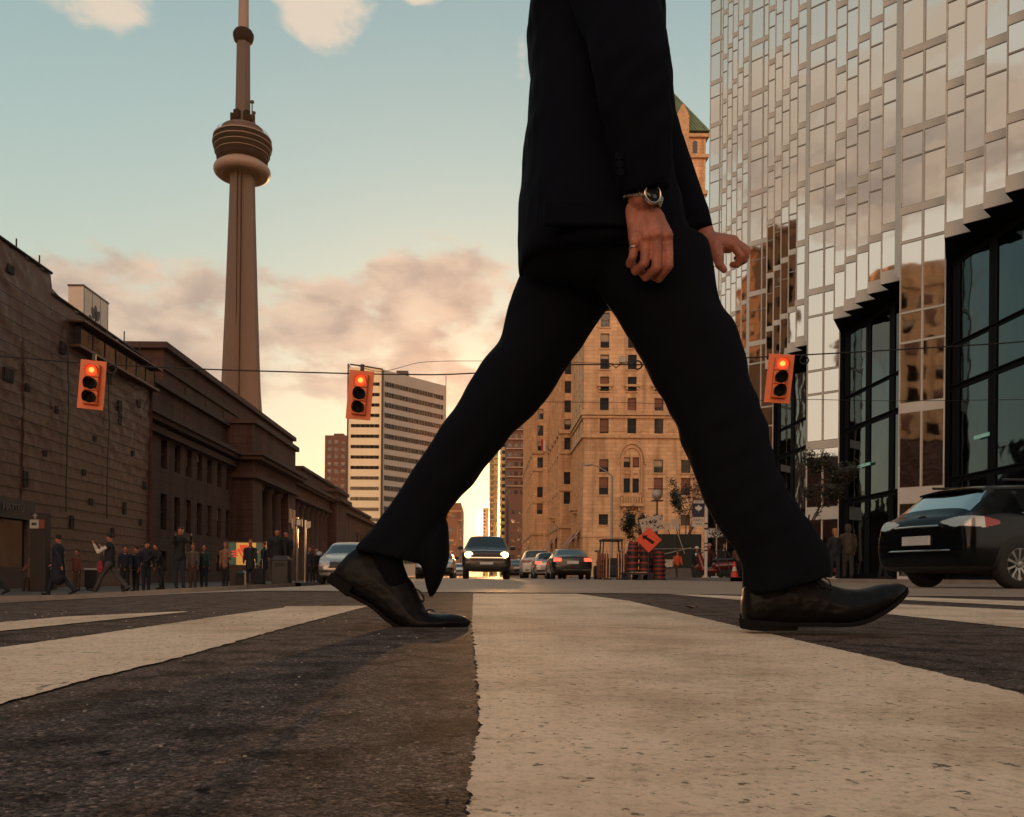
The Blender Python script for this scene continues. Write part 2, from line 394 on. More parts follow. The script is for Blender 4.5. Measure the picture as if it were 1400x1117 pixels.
def paint_mat():
    m = bpy.data.materials.new("worn_white_road_paint"); m.use_nodes = True
    nt = m.node_tree; N, L = nt.nodes, nt.links; b = N['Principled BSDF']
    tc = N.new('ShaderNodeTexCoord'); co = tc.outputs['Object']
    def nz(s, d=5, r=.6, dist=0):
        n = N.new('ShaderNodeTexNoise'); n.inputs['Scale'].default_value = s; n.inputs['Detail'].default_value = d; n.inputs['Roughness'].default_value = r; n.inputs['Distortion'].default_value = dist; L.new(co, n.inputs['Vector']); return n.outputs['Fac']
    def ramp(f, stops):
        n = N.new('ShaderNodeValToRGB'); L.new(f, n.inputs[0]); e = n.color_ramp.elements
        while len(e) < len(stops): e.new(.5)
        for q, (p, c) in zip(e, stops): q.position = p; q.color = (*c, 1)
        return n.outputs[0]
    def mix(f, a, c, mode='MIX'):
        n = N.new('ShaderNodeMix'); n.data_type = 'RGBA'; n.blend_type = mode
        for k, q in ((0, f), (6, a), (7, c)):
            if isinstance(q, (int, float)): n.inputs[k].default_value = q
            elif isinstance(q, tuple): n.inputs[k].default_value = (*q, 1)
            else: L.new(q, n.inputs[k])
        return n.outputs[2]
    col = ramp(nz(5, 8), [(.3, (.79, .52, .35)), (.7, (.90, .63, .44))])
    col = mix(.35, col, ramp(nz(260, 4, .7), [(.36, (.45, .42, .40)), (.5, (1, 1, 1))]), 'MULTIPLY')
    col = mix(.55, col, ramp(nz(90, 5), [(.34, (.6, .56, .53)), (.46, (1, 1, 1))]), 'MULTIPLY')
    col = mix(.45, col, ramp(nz(22, 7, .75), [(.34, (.5, .44, .40)), (.46, (1, 1, 1))]), 'MULTIPLY')
    pits = ramp(nz(48, 5, .62), [(.315, (1, 1, 1)), (.35, (0, 0, 0))])
    col = mix(pits, col, (.20, .14, .10))
    pit2 = ramp(nz(130, 4, .6), [(.33, (.9, .9, .9)), (.38, (0, 0, 0))])
    col = mix(pit2, col, (.16, .11, .08))
    wear = ramp(nz(2.6, 9, .72), [(.40, (.72, .69, .66)), (.52, (1, 1, 1)), (.64, (1.06, 1.06, 1.06))])
    col = mix(.9, col, wear, 'MULTIPLY')
    # hairline cracks
    wv = N.new('ShaderNodeTexNoise'); wv.inputs['Scale'].default_value = 9; wv.inputs['Detail'].default_value = 6; L.new(co, wv.inputs['Vector'])
    ad = N.new('ShaderNodeMix'); ad.data_type = 'RGBA'; ad.inputs[0].default_value = .12; L.new(co, ad.inputs[6]); L.new(wv.outputs['Color'], ad.inputs[7])
    vc = N.new('ShaderNodeTexVoronoi'); vc.feature = 'DISTANCE_TO_EDGE'; vc.inputs['Scale'].default_value = 2.3; L.new(ad.outputs[2], vc.inputs['Vector'])
    ck = N.new('ShaderNodeMath'); ck.operation = 'ADD'; L.new(vc.outputs['Distance'], ck.inputs[0])
    k2 = N.new('ShaderNodeMapRange'); L.new(nz(3.1), k2.inputs[0]); k2.inputs[1].default_value = .45; k2.inputs[2].default_value = .62; k2.inputs[3].default_value = .06; k2.inputs[4].default_value = 0; L.new(k2.outputs[0], ck.inputs[1])
    cr_ = ramp(ck.outputs[0], [(.0025, (1, 1, 1)), (.006, (0, 0, 0))])
    col = mix(cr_, col, (.05, .038, .03))
    L.new(col, b.inputs['Base Color']); b.inputs['Roughness'].default_value = .85; b.inputs['Specular IOR Level'].default_value = .2
    ht = N.new('ShaderNodeMath'); ht.operation = 'SUBTRACT'; L.new(nz(120, 5, .7), ht.inputs[0]); L.new(pits, ht.inputs[1])
    bp = N.new('ShaderNodeBump'); bp.inputs['Strength'].default_value = .6; bp.inputs['Distance'].default_value = .0018
    L.new(ht.outputs[0], bp.inputs['Height'])
    bp2 = N.new('ShaderNodeBump'); bp2.inputs['Strength'].default_value = .35; bp2.inputs['Distance'].default_value = .004
    L.new(nz(30, 6, .7), bp2.inputs['Height']); L.new(bp.outputs[0], bp2.inputs['Normal']); L.new(bp2.outputs[0], b.inputs['Normal'])
    return m
M_asphalt = asphalt_mat(); M_paint = paint_mat()
M_paving = mat("pavement_concrete", (.13, .10, .085), .8, var=.25, vs=1.5, bump=.3, bs=40)
M_kerb = mat("kerb_concrete", (.20, .165, .14), .8, var=.2, vs=3, bump=.3, bs=30)

XS = [-700, -60, -13.5, -12, -10, -8.5, -7, -6, -5, -4, -3.2, -2.6, -2.2, -1.9, -1.6, -1.4, -1.2, 0, 60, 700]
g = MB()
ys = [-40, 0, 6, 30, 120, 500, 2500]
for a, b in zip(XS, XS[1:]):
    for c, d in zip(ys, ys[1:]):
        g.quad((a, c, gz(a)), (b, c, gz(b)), (b, d, gz(b)), (a, d, gz(a)))
tag(g.build("road", M_asphalt), kind='structure')

M_tan = mat("tan_sheen_street", (.30, .195, .132), .6, var=.22, vs=.8, bump=.15, bs=60, spec=.45)  # far road coloured lighter to carry the low sky's sheen
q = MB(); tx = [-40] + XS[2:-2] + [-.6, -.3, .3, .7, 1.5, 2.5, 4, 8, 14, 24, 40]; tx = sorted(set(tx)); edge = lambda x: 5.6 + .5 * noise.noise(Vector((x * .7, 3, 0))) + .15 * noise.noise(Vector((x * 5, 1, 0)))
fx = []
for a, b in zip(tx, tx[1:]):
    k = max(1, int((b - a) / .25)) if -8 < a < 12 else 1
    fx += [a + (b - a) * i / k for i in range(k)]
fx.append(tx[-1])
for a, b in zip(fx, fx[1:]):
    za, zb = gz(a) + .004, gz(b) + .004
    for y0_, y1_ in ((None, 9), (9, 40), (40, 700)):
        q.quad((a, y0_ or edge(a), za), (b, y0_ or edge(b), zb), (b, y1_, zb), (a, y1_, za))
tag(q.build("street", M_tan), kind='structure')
def sheet(lpx, rpx, seed, dz=.002, amp=.005, rows=520):
    """painted marking: strip between a left and a right outline (both listed from far to near), edges a little ragged"""
    def chain(px):
        pts = [PG(*p) for p in px]; cum = [0]
        for a, b in zip(pts, pts[1:]): cum.append(cum[-1] + math.log(max(b.y, .05) / max(a.y, .05)) ** 2 ** .5 + (b - a).length * .2)
        return pts, cum
    L_, R_ = [PG(*p) for p in lpx], [PG(*p) for p in rpx]
    def sample(pts, y):
        for a, b in zip(pts, pts[1:]):
            if (a.y - y) * (b.y - y) <= 0 and abs(a.y - b.y) > 1e-9: return a.lerp(b, (a.y - y) / (a.y - b.y))
        return pts[0] if abs(y - pts[0].y) < abs(y - pts[-1].y) else pts[-1]
    y0, y1 = max(L_[0].y, R_[0].y), min(L_[-1].y, R_[-1].y)
    vs, fs = [], []; K = 10
    for i in range(rows + 1):
        y = y0 * (y1 / y0) ** (i / rows)
        a, b = sample(L_, y), sample(R_, y)
        rag = lambda q, s: (noise.fractal(Vector((q.y * 26 + s, seed, 0)), .8, 2.2, 5) * amp + noise.noise(Vector((q.y * 240, seed, s))) * amp * .55) * min(1, (b.x - a.x) / .05)
        xa, xb = a.x + rag(a, 3), b.x + rag(b, 40)
        for k in range(K + 1):
            x = xa + (xb - xa) * k / K; yy = a.y + (b.y - a.y) * k / K + (noise.fractal(Vector((x * 30, seed, 9)), .8, 2.2, 4) * amp * 4 if i == 0 else 0)
            vs.append((x, yy, gz(x) + dz))
    for i in range(rows):
        for k in range(K): p = i * (K + 1) + k; fs.append((p, p + K + 1, p + K + 2, p + 1))
    b = MB(); b.add(vs, fs); tag(b.build("zebra_marking", M_paint), kind='structure')
sheet([(647, 812), (645, 855), (650, 895), (654, 955), (655, 995), (647, 1040), (644, 1080), (638, 1117), (628, 1210), (612, 1400)], [(787, 812), (860, 822), (1020, 860), (1200, 902), (1400, 952), (1640, 1035), (1900, 1118), (2300, 1250), (2700, 1400)], 3)
sheet([(390, 829.8), (388, 831.5), (310, 842), (155, 865), (0, 887), (-300, 929), (-900, 1013), (-1800, 1139)], [(505, 829), (370, 865), (240, 902), (125, 930), (0, 965), (-420, 1085), (-600, 1139)], 8, amp=.004)
sheet([(250, 836.6), (90, 844), (0, 852), (-250, 875), (-400, 888)], [(257, 837.3), (125, 851), (0, 864), (-250, 893), (-330, 902)], 12, amp=.004)
sheet([(900, 811.3), (1016, 821), (1200, 839), (1400, 860), (1700, 891)], [(902, 811.1), (1016, 815.5), (1222, 826), (1400, 835), (1700, 851), (2400, 889)], 15, amp=.008)
sheet([(1120, 814.2), (1240, 820.8), (1400, 829), (1600, 839)], [(1123, 814), (1237, 816.5), (1400, 822), (1600, 829), (1900, 839)], 18, amp=.01)

def pavement_sheet(xs, y0f, y1, name):
    p, k = MB(), MB()
    for a, b in zip(xs, xs[1:]):
        ya, yb = y0f(a), y0f(b); za, zb = gz(a) + .13, gz(b) + .13
        p.quad((a, ya, za), (b, yb, zb), (b, y1, zb), (a, y1, za))
        va, vb = Vector((a, ya, za)), Vector((b, yb, zb)); dn = Vector((0, -1, 0))
        k.add([va + Vector((0, .18, .006)), vb + Vector((0, .18, .006)), vb + dn * .01 + Vector((0, 0, .006)), va + dn * .01 + Vector((0, 0, .006)), va + dn * .03 - Vector((0, 0, .2)), vb + dn * .03 - Vector((0, 0, .2))], [(0, 1, 2, 3), (3, 2, 5, 4)])
    tag(p.build("pavement", M_paving), kind='structure'); return k
LX = [-60, -14, -12, -10, -9, -8.3, -7.6, -7.1, -6.7, -6.45, -6.3]
cy = lambda x: 24.2 + (0 if x < -9 else 4.5 * (1 - math.sqrt(max(0, 1 - ((x + 9) / 2.7) ** 2))))
k = pavement_sheet(LX, cy, 420, "pavement")
za = gz(-6.3) + .136
k.add([(-6.3, 28.7, za), (-6.12, 28.7, za), (-6.12, 420, za), (-6.3, 420, za), (-6.1, 28.7, za - .2), (-6.1, 420, za - .2)], [(0, 1, 2, 3), (1, 4, 5, 2)])
tag(k.build("kerb", M_kerb), kind='structure')
RX = [9.2, 9.4, 9.8, 10.4, 11.2, 12, 60]
cy2 = lambda x: 27.6 + (0 if x > 12 else 3.5 * (1 - math.sqrt(max(0, 1 - ((12 - x) / 2.9) ** 2))))
k = pavement_sheet(RX, cy2, 420, "pavement")
k.add([(9.2, 31, .136), (9.02, 31, .136), (9.02, 420, .136), (9.2, 420, .136), (9.0, 31, -.06), (9.0, 420, -.06)], [(0, 1, 2, 3), (1, 4, 5, 2)])
tag(k.build("kerb", M_kerb), kind='structure')
# small litter on the asphalt
rnd = random.Random(4)
M_leaf = mat("dry_leaf", (.20, .05, .03), .7, var=.3, vs=40)
def leaf(px, py, s):
    p = PG(px, py); t = MB(); n = 9
    pts = [(0, -1), (.35, -.55), (.3, -.2), (.8, 0), (.4, .25), (.2, .9), (-.15, .35), (-.7, .15), (-.35, -.3)]
    vs = [(a * s, b * s, .008 + .25 * s * abs(a) + .1 * s * noise.noise(Vector((a * 3, b * 3, px)))) for a, b in pts] + [(0, 0, .005)]
    t.add(vs, [(i, (i + 1) % n, n) for i in range(n)]); t.add([(a, b, c + .002) for a, b, c in vs], [((i + 1) % n, i, n) for i in range(n)])
    o = t.build("fallen_leaf", M_leaf, None, (0, 0, 0)); o.location = p; return o
tag(leaf(945, 834, .035), "dry reddish leaf lying on the asphalt near the dark shoe heel", "leaf")
M_stone = mat("pale_grit", (.32, .26, .21), .8)
gr = MB()
for i in range(420):
    x, y = rnd.uniform(-1.6, .0), rnd.uniform(.28, 2.4) ; s = rnd.uniform(.0006, .0022) * (0.5 + y * .5)
    gr.lathe([(0, -s * .4), (s, 0), (s * .6, s * .5), (0, s * .6)], (x, y, s * .3 + .001), 5)
tag(gr.build("grit", M_stone), kind='stuff')
# ------------------------------------------------------------------ buildings
def glass_mat(name, col, rough=.04, metal=1.0, wave=.02, ws=.7, spec=.5):
    m = bpy.data.materials.new(name); m.use_nodes = True
    nt = m.node_tree; N, L = nt.nodes, nt.links; b = N['Principled BSDF']
    b.inputs['Metallic'].default_value = metal; b.inputs['Roughness'].default_value = rough; b.inputs['Base Color'].default_value = (*col, 1); b.inputs['Specular IOR Level'].default_value = spec
    if wave:
        tc = N.new('ShaderNodeTexCoord'); ob = N.new('ShaderNodeObjectInfo'); ad = N.new('ShaderNodeVectorMath')
        ge = N.new('ShaderNodeNewGeometry')
        n = N.new('ShaderNodeTexNoise'); n.inputs['Scale'].default_value = ws; n.inputs['Detail'].default_value = 2; L.new(ge.outputs['Position'], n.inputs['Vector'])
        bp = N.new('ShaderNodeBump'); bp.inputs['Strength'].default_value = 1; bp.inputs['Distance'].default_value = wave; L.new(n.outputs['Fac'], bp.inputs['Height']); L.new(bp.outputs[0], b.inputs['Normal'])
    return m
M_gold = glass_mat("gold_mirror_glass", (.575, .54, .495), .03, 1.0, .009, .45)
M_darkglass = glass_mat("dark_tinted_glass", (.034, .064, .078), .04, 1.0, .03, .5, .5)
M_winglass = glass_mat("window_glass", (.02, .022, .025), .06, 0, .01, .8, .6)
M_band = mat("beige_stone_band", (.62, .55, .475), .6, var=.08, vs=1.2)
M_mull = mat("bronze_mullion", (.26, .21, .165), .4, .6, var=.1)
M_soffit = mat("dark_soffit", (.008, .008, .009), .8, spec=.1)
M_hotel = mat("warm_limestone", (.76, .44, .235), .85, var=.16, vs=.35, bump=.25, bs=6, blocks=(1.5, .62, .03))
M_hotel2 = mat("carved_limestone", (.58, .33, .17), .85, var=.25, vs=1.5, bump=.4, bs=10)
M_sash = mat("dark_window_sash", (.035, .02, .015), .5)
M_copper = mat("green_copper_roof", (.13, .17, .09), .6, var=.3, vs=1.2, stretch=(1, 1, .25))
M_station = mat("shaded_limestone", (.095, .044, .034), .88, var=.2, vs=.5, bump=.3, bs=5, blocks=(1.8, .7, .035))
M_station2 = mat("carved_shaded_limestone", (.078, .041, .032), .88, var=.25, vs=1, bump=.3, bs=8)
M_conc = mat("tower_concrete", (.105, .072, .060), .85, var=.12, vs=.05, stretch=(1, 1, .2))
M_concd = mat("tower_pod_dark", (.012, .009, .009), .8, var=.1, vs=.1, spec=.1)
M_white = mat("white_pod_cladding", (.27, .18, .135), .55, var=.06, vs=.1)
M_office_lit = mat("lit_office_panels", (.88, .70, .45), .55, var=.04, vs=.4)  # office front: its brightly lit look put into the colour
M_office_shade = mat("shaded_office_panels", (.40, .33, .27), .6, var=.06, vs=.3)  # same block's side: its shade put into the colour
M_brown = mat("brown_brick", (.16, .075, .05), .85, var=.15, vs=1.0)
M_slab = mat("pale_slab_edge", (.55, .40, .30), .7)
M_wrap = mat("building_wrap_sheet", (.115, .048, .037), .44, var=.16, vs=.5, bump=.10, bs=3, spec=.45)
M_strap = mat("dark_strap", (.03, .02, .018), .7)
M_black = mat("black_opening", (.006, .007, .009), .7)
M_yellow = mat("haze_yellow_tower", (.45, .33, .12), .6, var=.15, vs=.05)  # yellow of the sunlit haze put into the tower colour

class PartList:
    def __init__(self, name, m, root, org): self.a = (name, m, root, org)
    def bb(self, *q): b = MB(); b.bb(*q); b.build(*self.a)
_wm = {}
M_blind = mat("pale_blind", (.42, .30, .2), .8, var=.1)
M_warmroom = mat("reddish_blind", (.20, .07, .035), .6, var=.3, vs=4)
_wr = random.Random(11)
def window_mesh(w, h, style='sash', mats=None):
    bl = 0 if mats or style not in ('sash', 'plain') else _wr.choice((0, 0, 0, 0, .25, .4, .55, -.6, -.9))
    key = (round(w, 2), round(h, 2), style, mats and mats[0].name, bl)
    if key in _wm: return _wm[key]
    b = MB(); t = .07 if style != 'plain' else .04
    b.mi = 0
    b.bb(-w / 2, -w / 2 + t, -.03, .05, 0, h); b.bb(w / 2 - t, w / 2, -.03, .05, 0, h); b.bb(-w / 2 + t, w / 2 - t, -.03, .05, h - t, h); b.bb(-w / 2 + t, w / 2 - t, -.03, .05, 0, t)
    if style in ('sash', 'cross'): b.bb(-w / 2 + t, w / 2 - t, -.02, .04, h * .5 - .03, h * .5 + .03)
    if style in ('cross', 'mull'): b.bb(-.03, .03, -.02, .04, t, h - t)
    if style == 'strip':
        k = max(2, int(w / 1.5))
        for i in range(1, k): x = -w / 2 + w * i / k; b.bb(x - .04, x + .04, -.02, .04, t, h - t)
    b.mi = 1; b.quad((-w / 2 + t, .02, t), (w / 2 - t, .02, t), (w / 2 - t, .02, h - t), (-w / 2 + t, .02, h - t))
    if bl:
        b.mi = 2 if bl > 0 else 3; b.quad((-w / 2 + t, .012, h - t - abs(bl) * (h - 2 * t)), (w / 2 - t, .012, h - t - abs(bl) * (h - 2 * t)), (w / 2 - t, .012, h - t), (-w / 2 + t, .012, h - t))
    me = b.mesh("window", mats or [M_sash, M_winglass, M_blind, M_warmroom]); _wm[key] = me; return me

def rz_of(n): return math.atan2(n[0], -n[1])

def place_windows(root, org, specs, mats=None, budget=100, name="window"):
    """specs: (centre-bottom point, outward normal, width, height, style); nearest ones as parts, the rest of them as one part"""
    specs = sorted(specs, key=lambda s: Vector(s[0]).length / max(s[2], s[3]))
    og = Vector(org)
    for s in specs[:budget]:
        o = link(name, window_mesh(s[2], s[3], s[4], mats), root, tuple(Vector(s[0]) - og)); o.rotation_euler = (0, 0, rz_of(s[1]))
    if specs[budget:]:
        b = MB()
        for s in specs[budget:]:
            me = window_mesh(s[2], s[3], s[4], mats); M = Matrix.Translation(Vector(s[0])) @ Matrix.Rotation(rz_of(s[1]), 4, 'Z')
            k = len(b.v); b.v += [M @ v.co for v in me.vertices]
            for p in me.polygons: b.f.append([i + k for i in p.vertices]); b.m.append(p.material_index)
        tag(b.build(name, mats or [M_sash, M_winglass, M_blind, M_warmroom], root, org), kind='stuff')

# ---- gold mirrored tower on the right
def gold_tower():
    XW, H = 20.7, 57.7; og = (XW, 48, 0)
    t = thing("office_tower", "tower of gold mirrored glass in sawtooth bays with beige bands", "office tower", og)
    ZS, ZB = 15.55, [18.47 + 3.92 * k for k in range(11)]
    wall, sof, dark = MB(), MB(), MB()
    panes = []
    r2 = math.sqrt(.5)
    def tooth(Y, d, pitch, n, z0):
        """pane from (XW, Y) to (XW+d, Y-d), hidden return to (XW, Y-pitch); n panes across"""
        wd = d / r2; A = Vector((XW, Y, 0)); u = Vector((r2, -r2, 0)); nn = Vector((-r2, -r2, 0)); B = A + u * wd; C = Vector((XW, Y - pitch, 0))
        up = Vector((0, 0, 1))
        wall.quad(B + up * max(z0, ZS), C + up * max(z0, ZS), C + up * H, B + up * H)                                   # return
        wall.quad(A + up * z0 - nn * .08, B + up * z0 - nn * .08, B + up * H - nn * .08, A + up * H - nn * .08)   # backing
        zs = [z0] if z0 > 10 else [0]
        def band(za, zb, o=.0):
            a, b = A + nn * o, B + nn * o
            wall.loft([[a + up * za, b + up * za, b + up * zb, a + up * zb], [a + up * za - nn * .12, b + up * za - nn * .12, b + up * zb - nn * .12, a + up * zb - nn * .12]])
        for s in range(n + 1):                                                                       # edge posts
            x = wd * s / n; x = min(max(x, .035), wd - .035)
            q = A + u * x; wall.loft([[q - u * .035 + nn * .03 + up * z0, q + u * .035 + nn * .03 + up * z0, q + u * .035 + nn * .03 + up * H, q - u * .035 + nn * .03 + up * H], [q - u * .035 - nn * .08 + up * z0, q + u * .035 - nn * .08 + up * z0, q + u * .035 - nn * .08 + up * H, q - u * .035 - nn * .08 + up * H]])
        if z0 > 10:
            band(ZS, 16.2, .05); levels = [(16.2, ZB[0] - .18)]
        else:
            levels = [(.3, 3.9), (4.7, 8.4), (8.9, 11.85), (11.95, 13.35), (13.45, 16.85), (16.95, ZB[0] - .18)]
            for a, b in ((0, .3), (3.9, 4.7), (8.4, 8.9)): band(a, b, .02)
            for a, b in ((11.85, 11.95), (13.35, 13.45), (16.85, 16.95)): band(a, b, .02)
        for i, z in enumerate(ZB):
            band(z - .18, z + .18, .04)
            if i + 1 < len(ZB): levels.append((z + .18, ZB[i + 1] - .18))
        for (za, zb) in levels:
            for s in range(n):
                w = wd / n - .07
                panes.append((A + u * (wd * (s + .5) / n) + up * za + nn * .0, nn, w, zb - za, 'gold' if zb - za > 3.4 and za > 15 else 'goldp'))
        return A, B, C
    for bay in range(6):
        Y = 79.06 - 12.17 * bay
        A, B, C = tooth(Y, 1.5, 4.1, 2, 0.0)
        pts = []
        y = Y - 4.1
        for s in range(5):
            a, b, c = tooth(y, .76, 1.5, 1, ZS); pts += [a, b]; y -= 1.5
        wall.quad((XW, y, ZS), (XW, Y - 12.17, ZS), (XW, Y - 12.17, H), (XW, y, H))
        # soffit over the recess, dark recess wall with tinted glass
        poly = pts + [Vector((XW, Y - 12.17, 0)), Vector((XW + 4, Y - 12.17, 0)), Vector((XW + 4, Y - 1.3, 0)), Vector((XW + 1.48, Y - 1.5, 0))]
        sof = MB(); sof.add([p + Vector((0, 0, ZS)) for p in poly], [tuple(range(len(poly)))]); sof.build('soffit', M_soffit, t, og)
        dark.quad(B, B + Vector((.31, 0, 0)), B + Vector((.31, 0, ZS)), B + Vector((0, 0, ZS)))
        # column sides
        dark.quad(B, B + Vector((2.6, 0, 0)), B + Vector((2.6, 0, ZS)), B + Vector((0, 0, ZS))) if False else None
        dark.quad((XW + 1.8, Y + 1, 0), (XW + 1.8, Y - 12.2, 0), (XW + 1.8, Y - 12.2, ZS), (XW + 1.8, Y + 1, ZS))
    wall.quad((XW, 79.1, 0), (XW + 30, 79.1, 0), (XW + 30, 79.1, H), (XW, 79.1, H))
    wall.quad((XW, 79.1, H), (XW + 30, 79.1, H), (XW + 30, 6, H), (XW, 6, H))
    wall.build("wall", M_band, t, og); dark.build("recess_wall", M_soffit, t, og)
    # sort panes: nearest 100 visible ones are parts
    _gm = {}
    def pane_mesh(w, h, st):
        k = (round(w, 2), round(h, 2), st)
        if k in _gm: return _gm[k]
        b = MB(); b.mi = 1; b.quad((-w / 2, 0, 0), (w / 2, 0, 0), (w / 2, 0, h), (-w / 2, 0, h)); b.mi = 0
        f = .025
        b.bb(-w / 2, -w / 2 + f, -.03, .01, 0, h); b.bb(w / 2 - f, w / 2, -.03, .01, 0, h); b.bb(-w / 2 + f, w / 2 - f, -.03, .01, 0, f); b.bb(-w / 2 + f, w / 2 - f, -.03, .01, h - f, h)
        if st == 'gold': b.bb(-w / 2 + f, w / 2 - f, -.035, .01, h - 1.20, h - 1.12)
        _gm[k] = b.mesh("window", [M_mull, M_gold]); return _gm[k]
    rnd = random.Random(5)
    vis = lambda p: 300 / max(p[0].y - p[3] * 0, 1)
    def inframe(p):
        x = CX + F * p[0].x / p[0].y; y = CY - F * (p[0].z - CAMH) / p[0].y
        return 930 < x < 1420 and y > -40
    panes.sort(key=lambda p: (not inframe(p), p[0].y))
    rest = MB(); ogv = Vector(og)
    for i, p in enumerate(panes):
        tilt = Matrix.Rotation(rz_of(p[1]) + R(rnd.uniform(-.35, .35)), 4, 'Z') @ Matrix.Rotation(R(rnd.uniform(-.3, .3)), 4, 'X')
        me = pane_mesh(p[2], p[3], p[4])
        if i < 99:
            o = link("window", me, t); o.matrix_local = Matrix.Translation(p[0] - ogv) @ tilt
        else:
            M = Matrix.Translation(p[0]) @ tilt; k = len(rest.v); rest.v += [M @ v.co for v in me.vertices]
            for q in me.polygons: rest.f.append([j + k for j in q.vertices]); rest.m.append(q.material_index)
    tag(rest.build("window", [M_mull, M_gold], t, og), kind='stuff')
    # tinted panels of the recesses
    for bay in range(0, 5):
        Y = 79.06 - 12.17 * bay
        for i in range(5):
            yc = Y - .6 - i * 2.9
            for z0, z1 in ((9.4, 11.3), (11.4, 15.2), (5.0, 9.2), (.4, 4.8)):
                g = MB(); g.mi = 0; w = 2.3; h = z1 - z0
                for a, b, c, d in ((-w / 2 - .3, -w / 2, 0, h), (w / 2, w / 2 + .28, 0, h), (-w / 2, w / 2, 0, .06), (-w / 2, w / 2, h - .06, h)): g.bb(a, b, -.05, .02, c, d)
                g.mi = 1; g.quad((-w / 2, 0, .06), (w / 2, 0, .06), (w / 2, 0, h - .06), (-w / 2, 0, h - .06))
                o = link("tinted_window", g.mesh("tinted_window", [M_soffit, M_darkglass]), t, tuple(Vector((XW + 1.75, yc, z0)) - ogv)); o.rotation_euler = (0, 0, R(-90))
    # lit greenish shop lamps inside the ground floor
    Mg = glow("green_tube_light", (.30, .60, .46), .16)
    for px, py, w in ((1181, 636, 1.0), (1342, 596, .7)):
        p = P(px, py, 1165 * (XW + 1.66) / (px - CX)); b = MB(); b.box(p, (.06, w * 1.6, .16)); b.build("interior_light", Mg, t, og)
gold_tower()

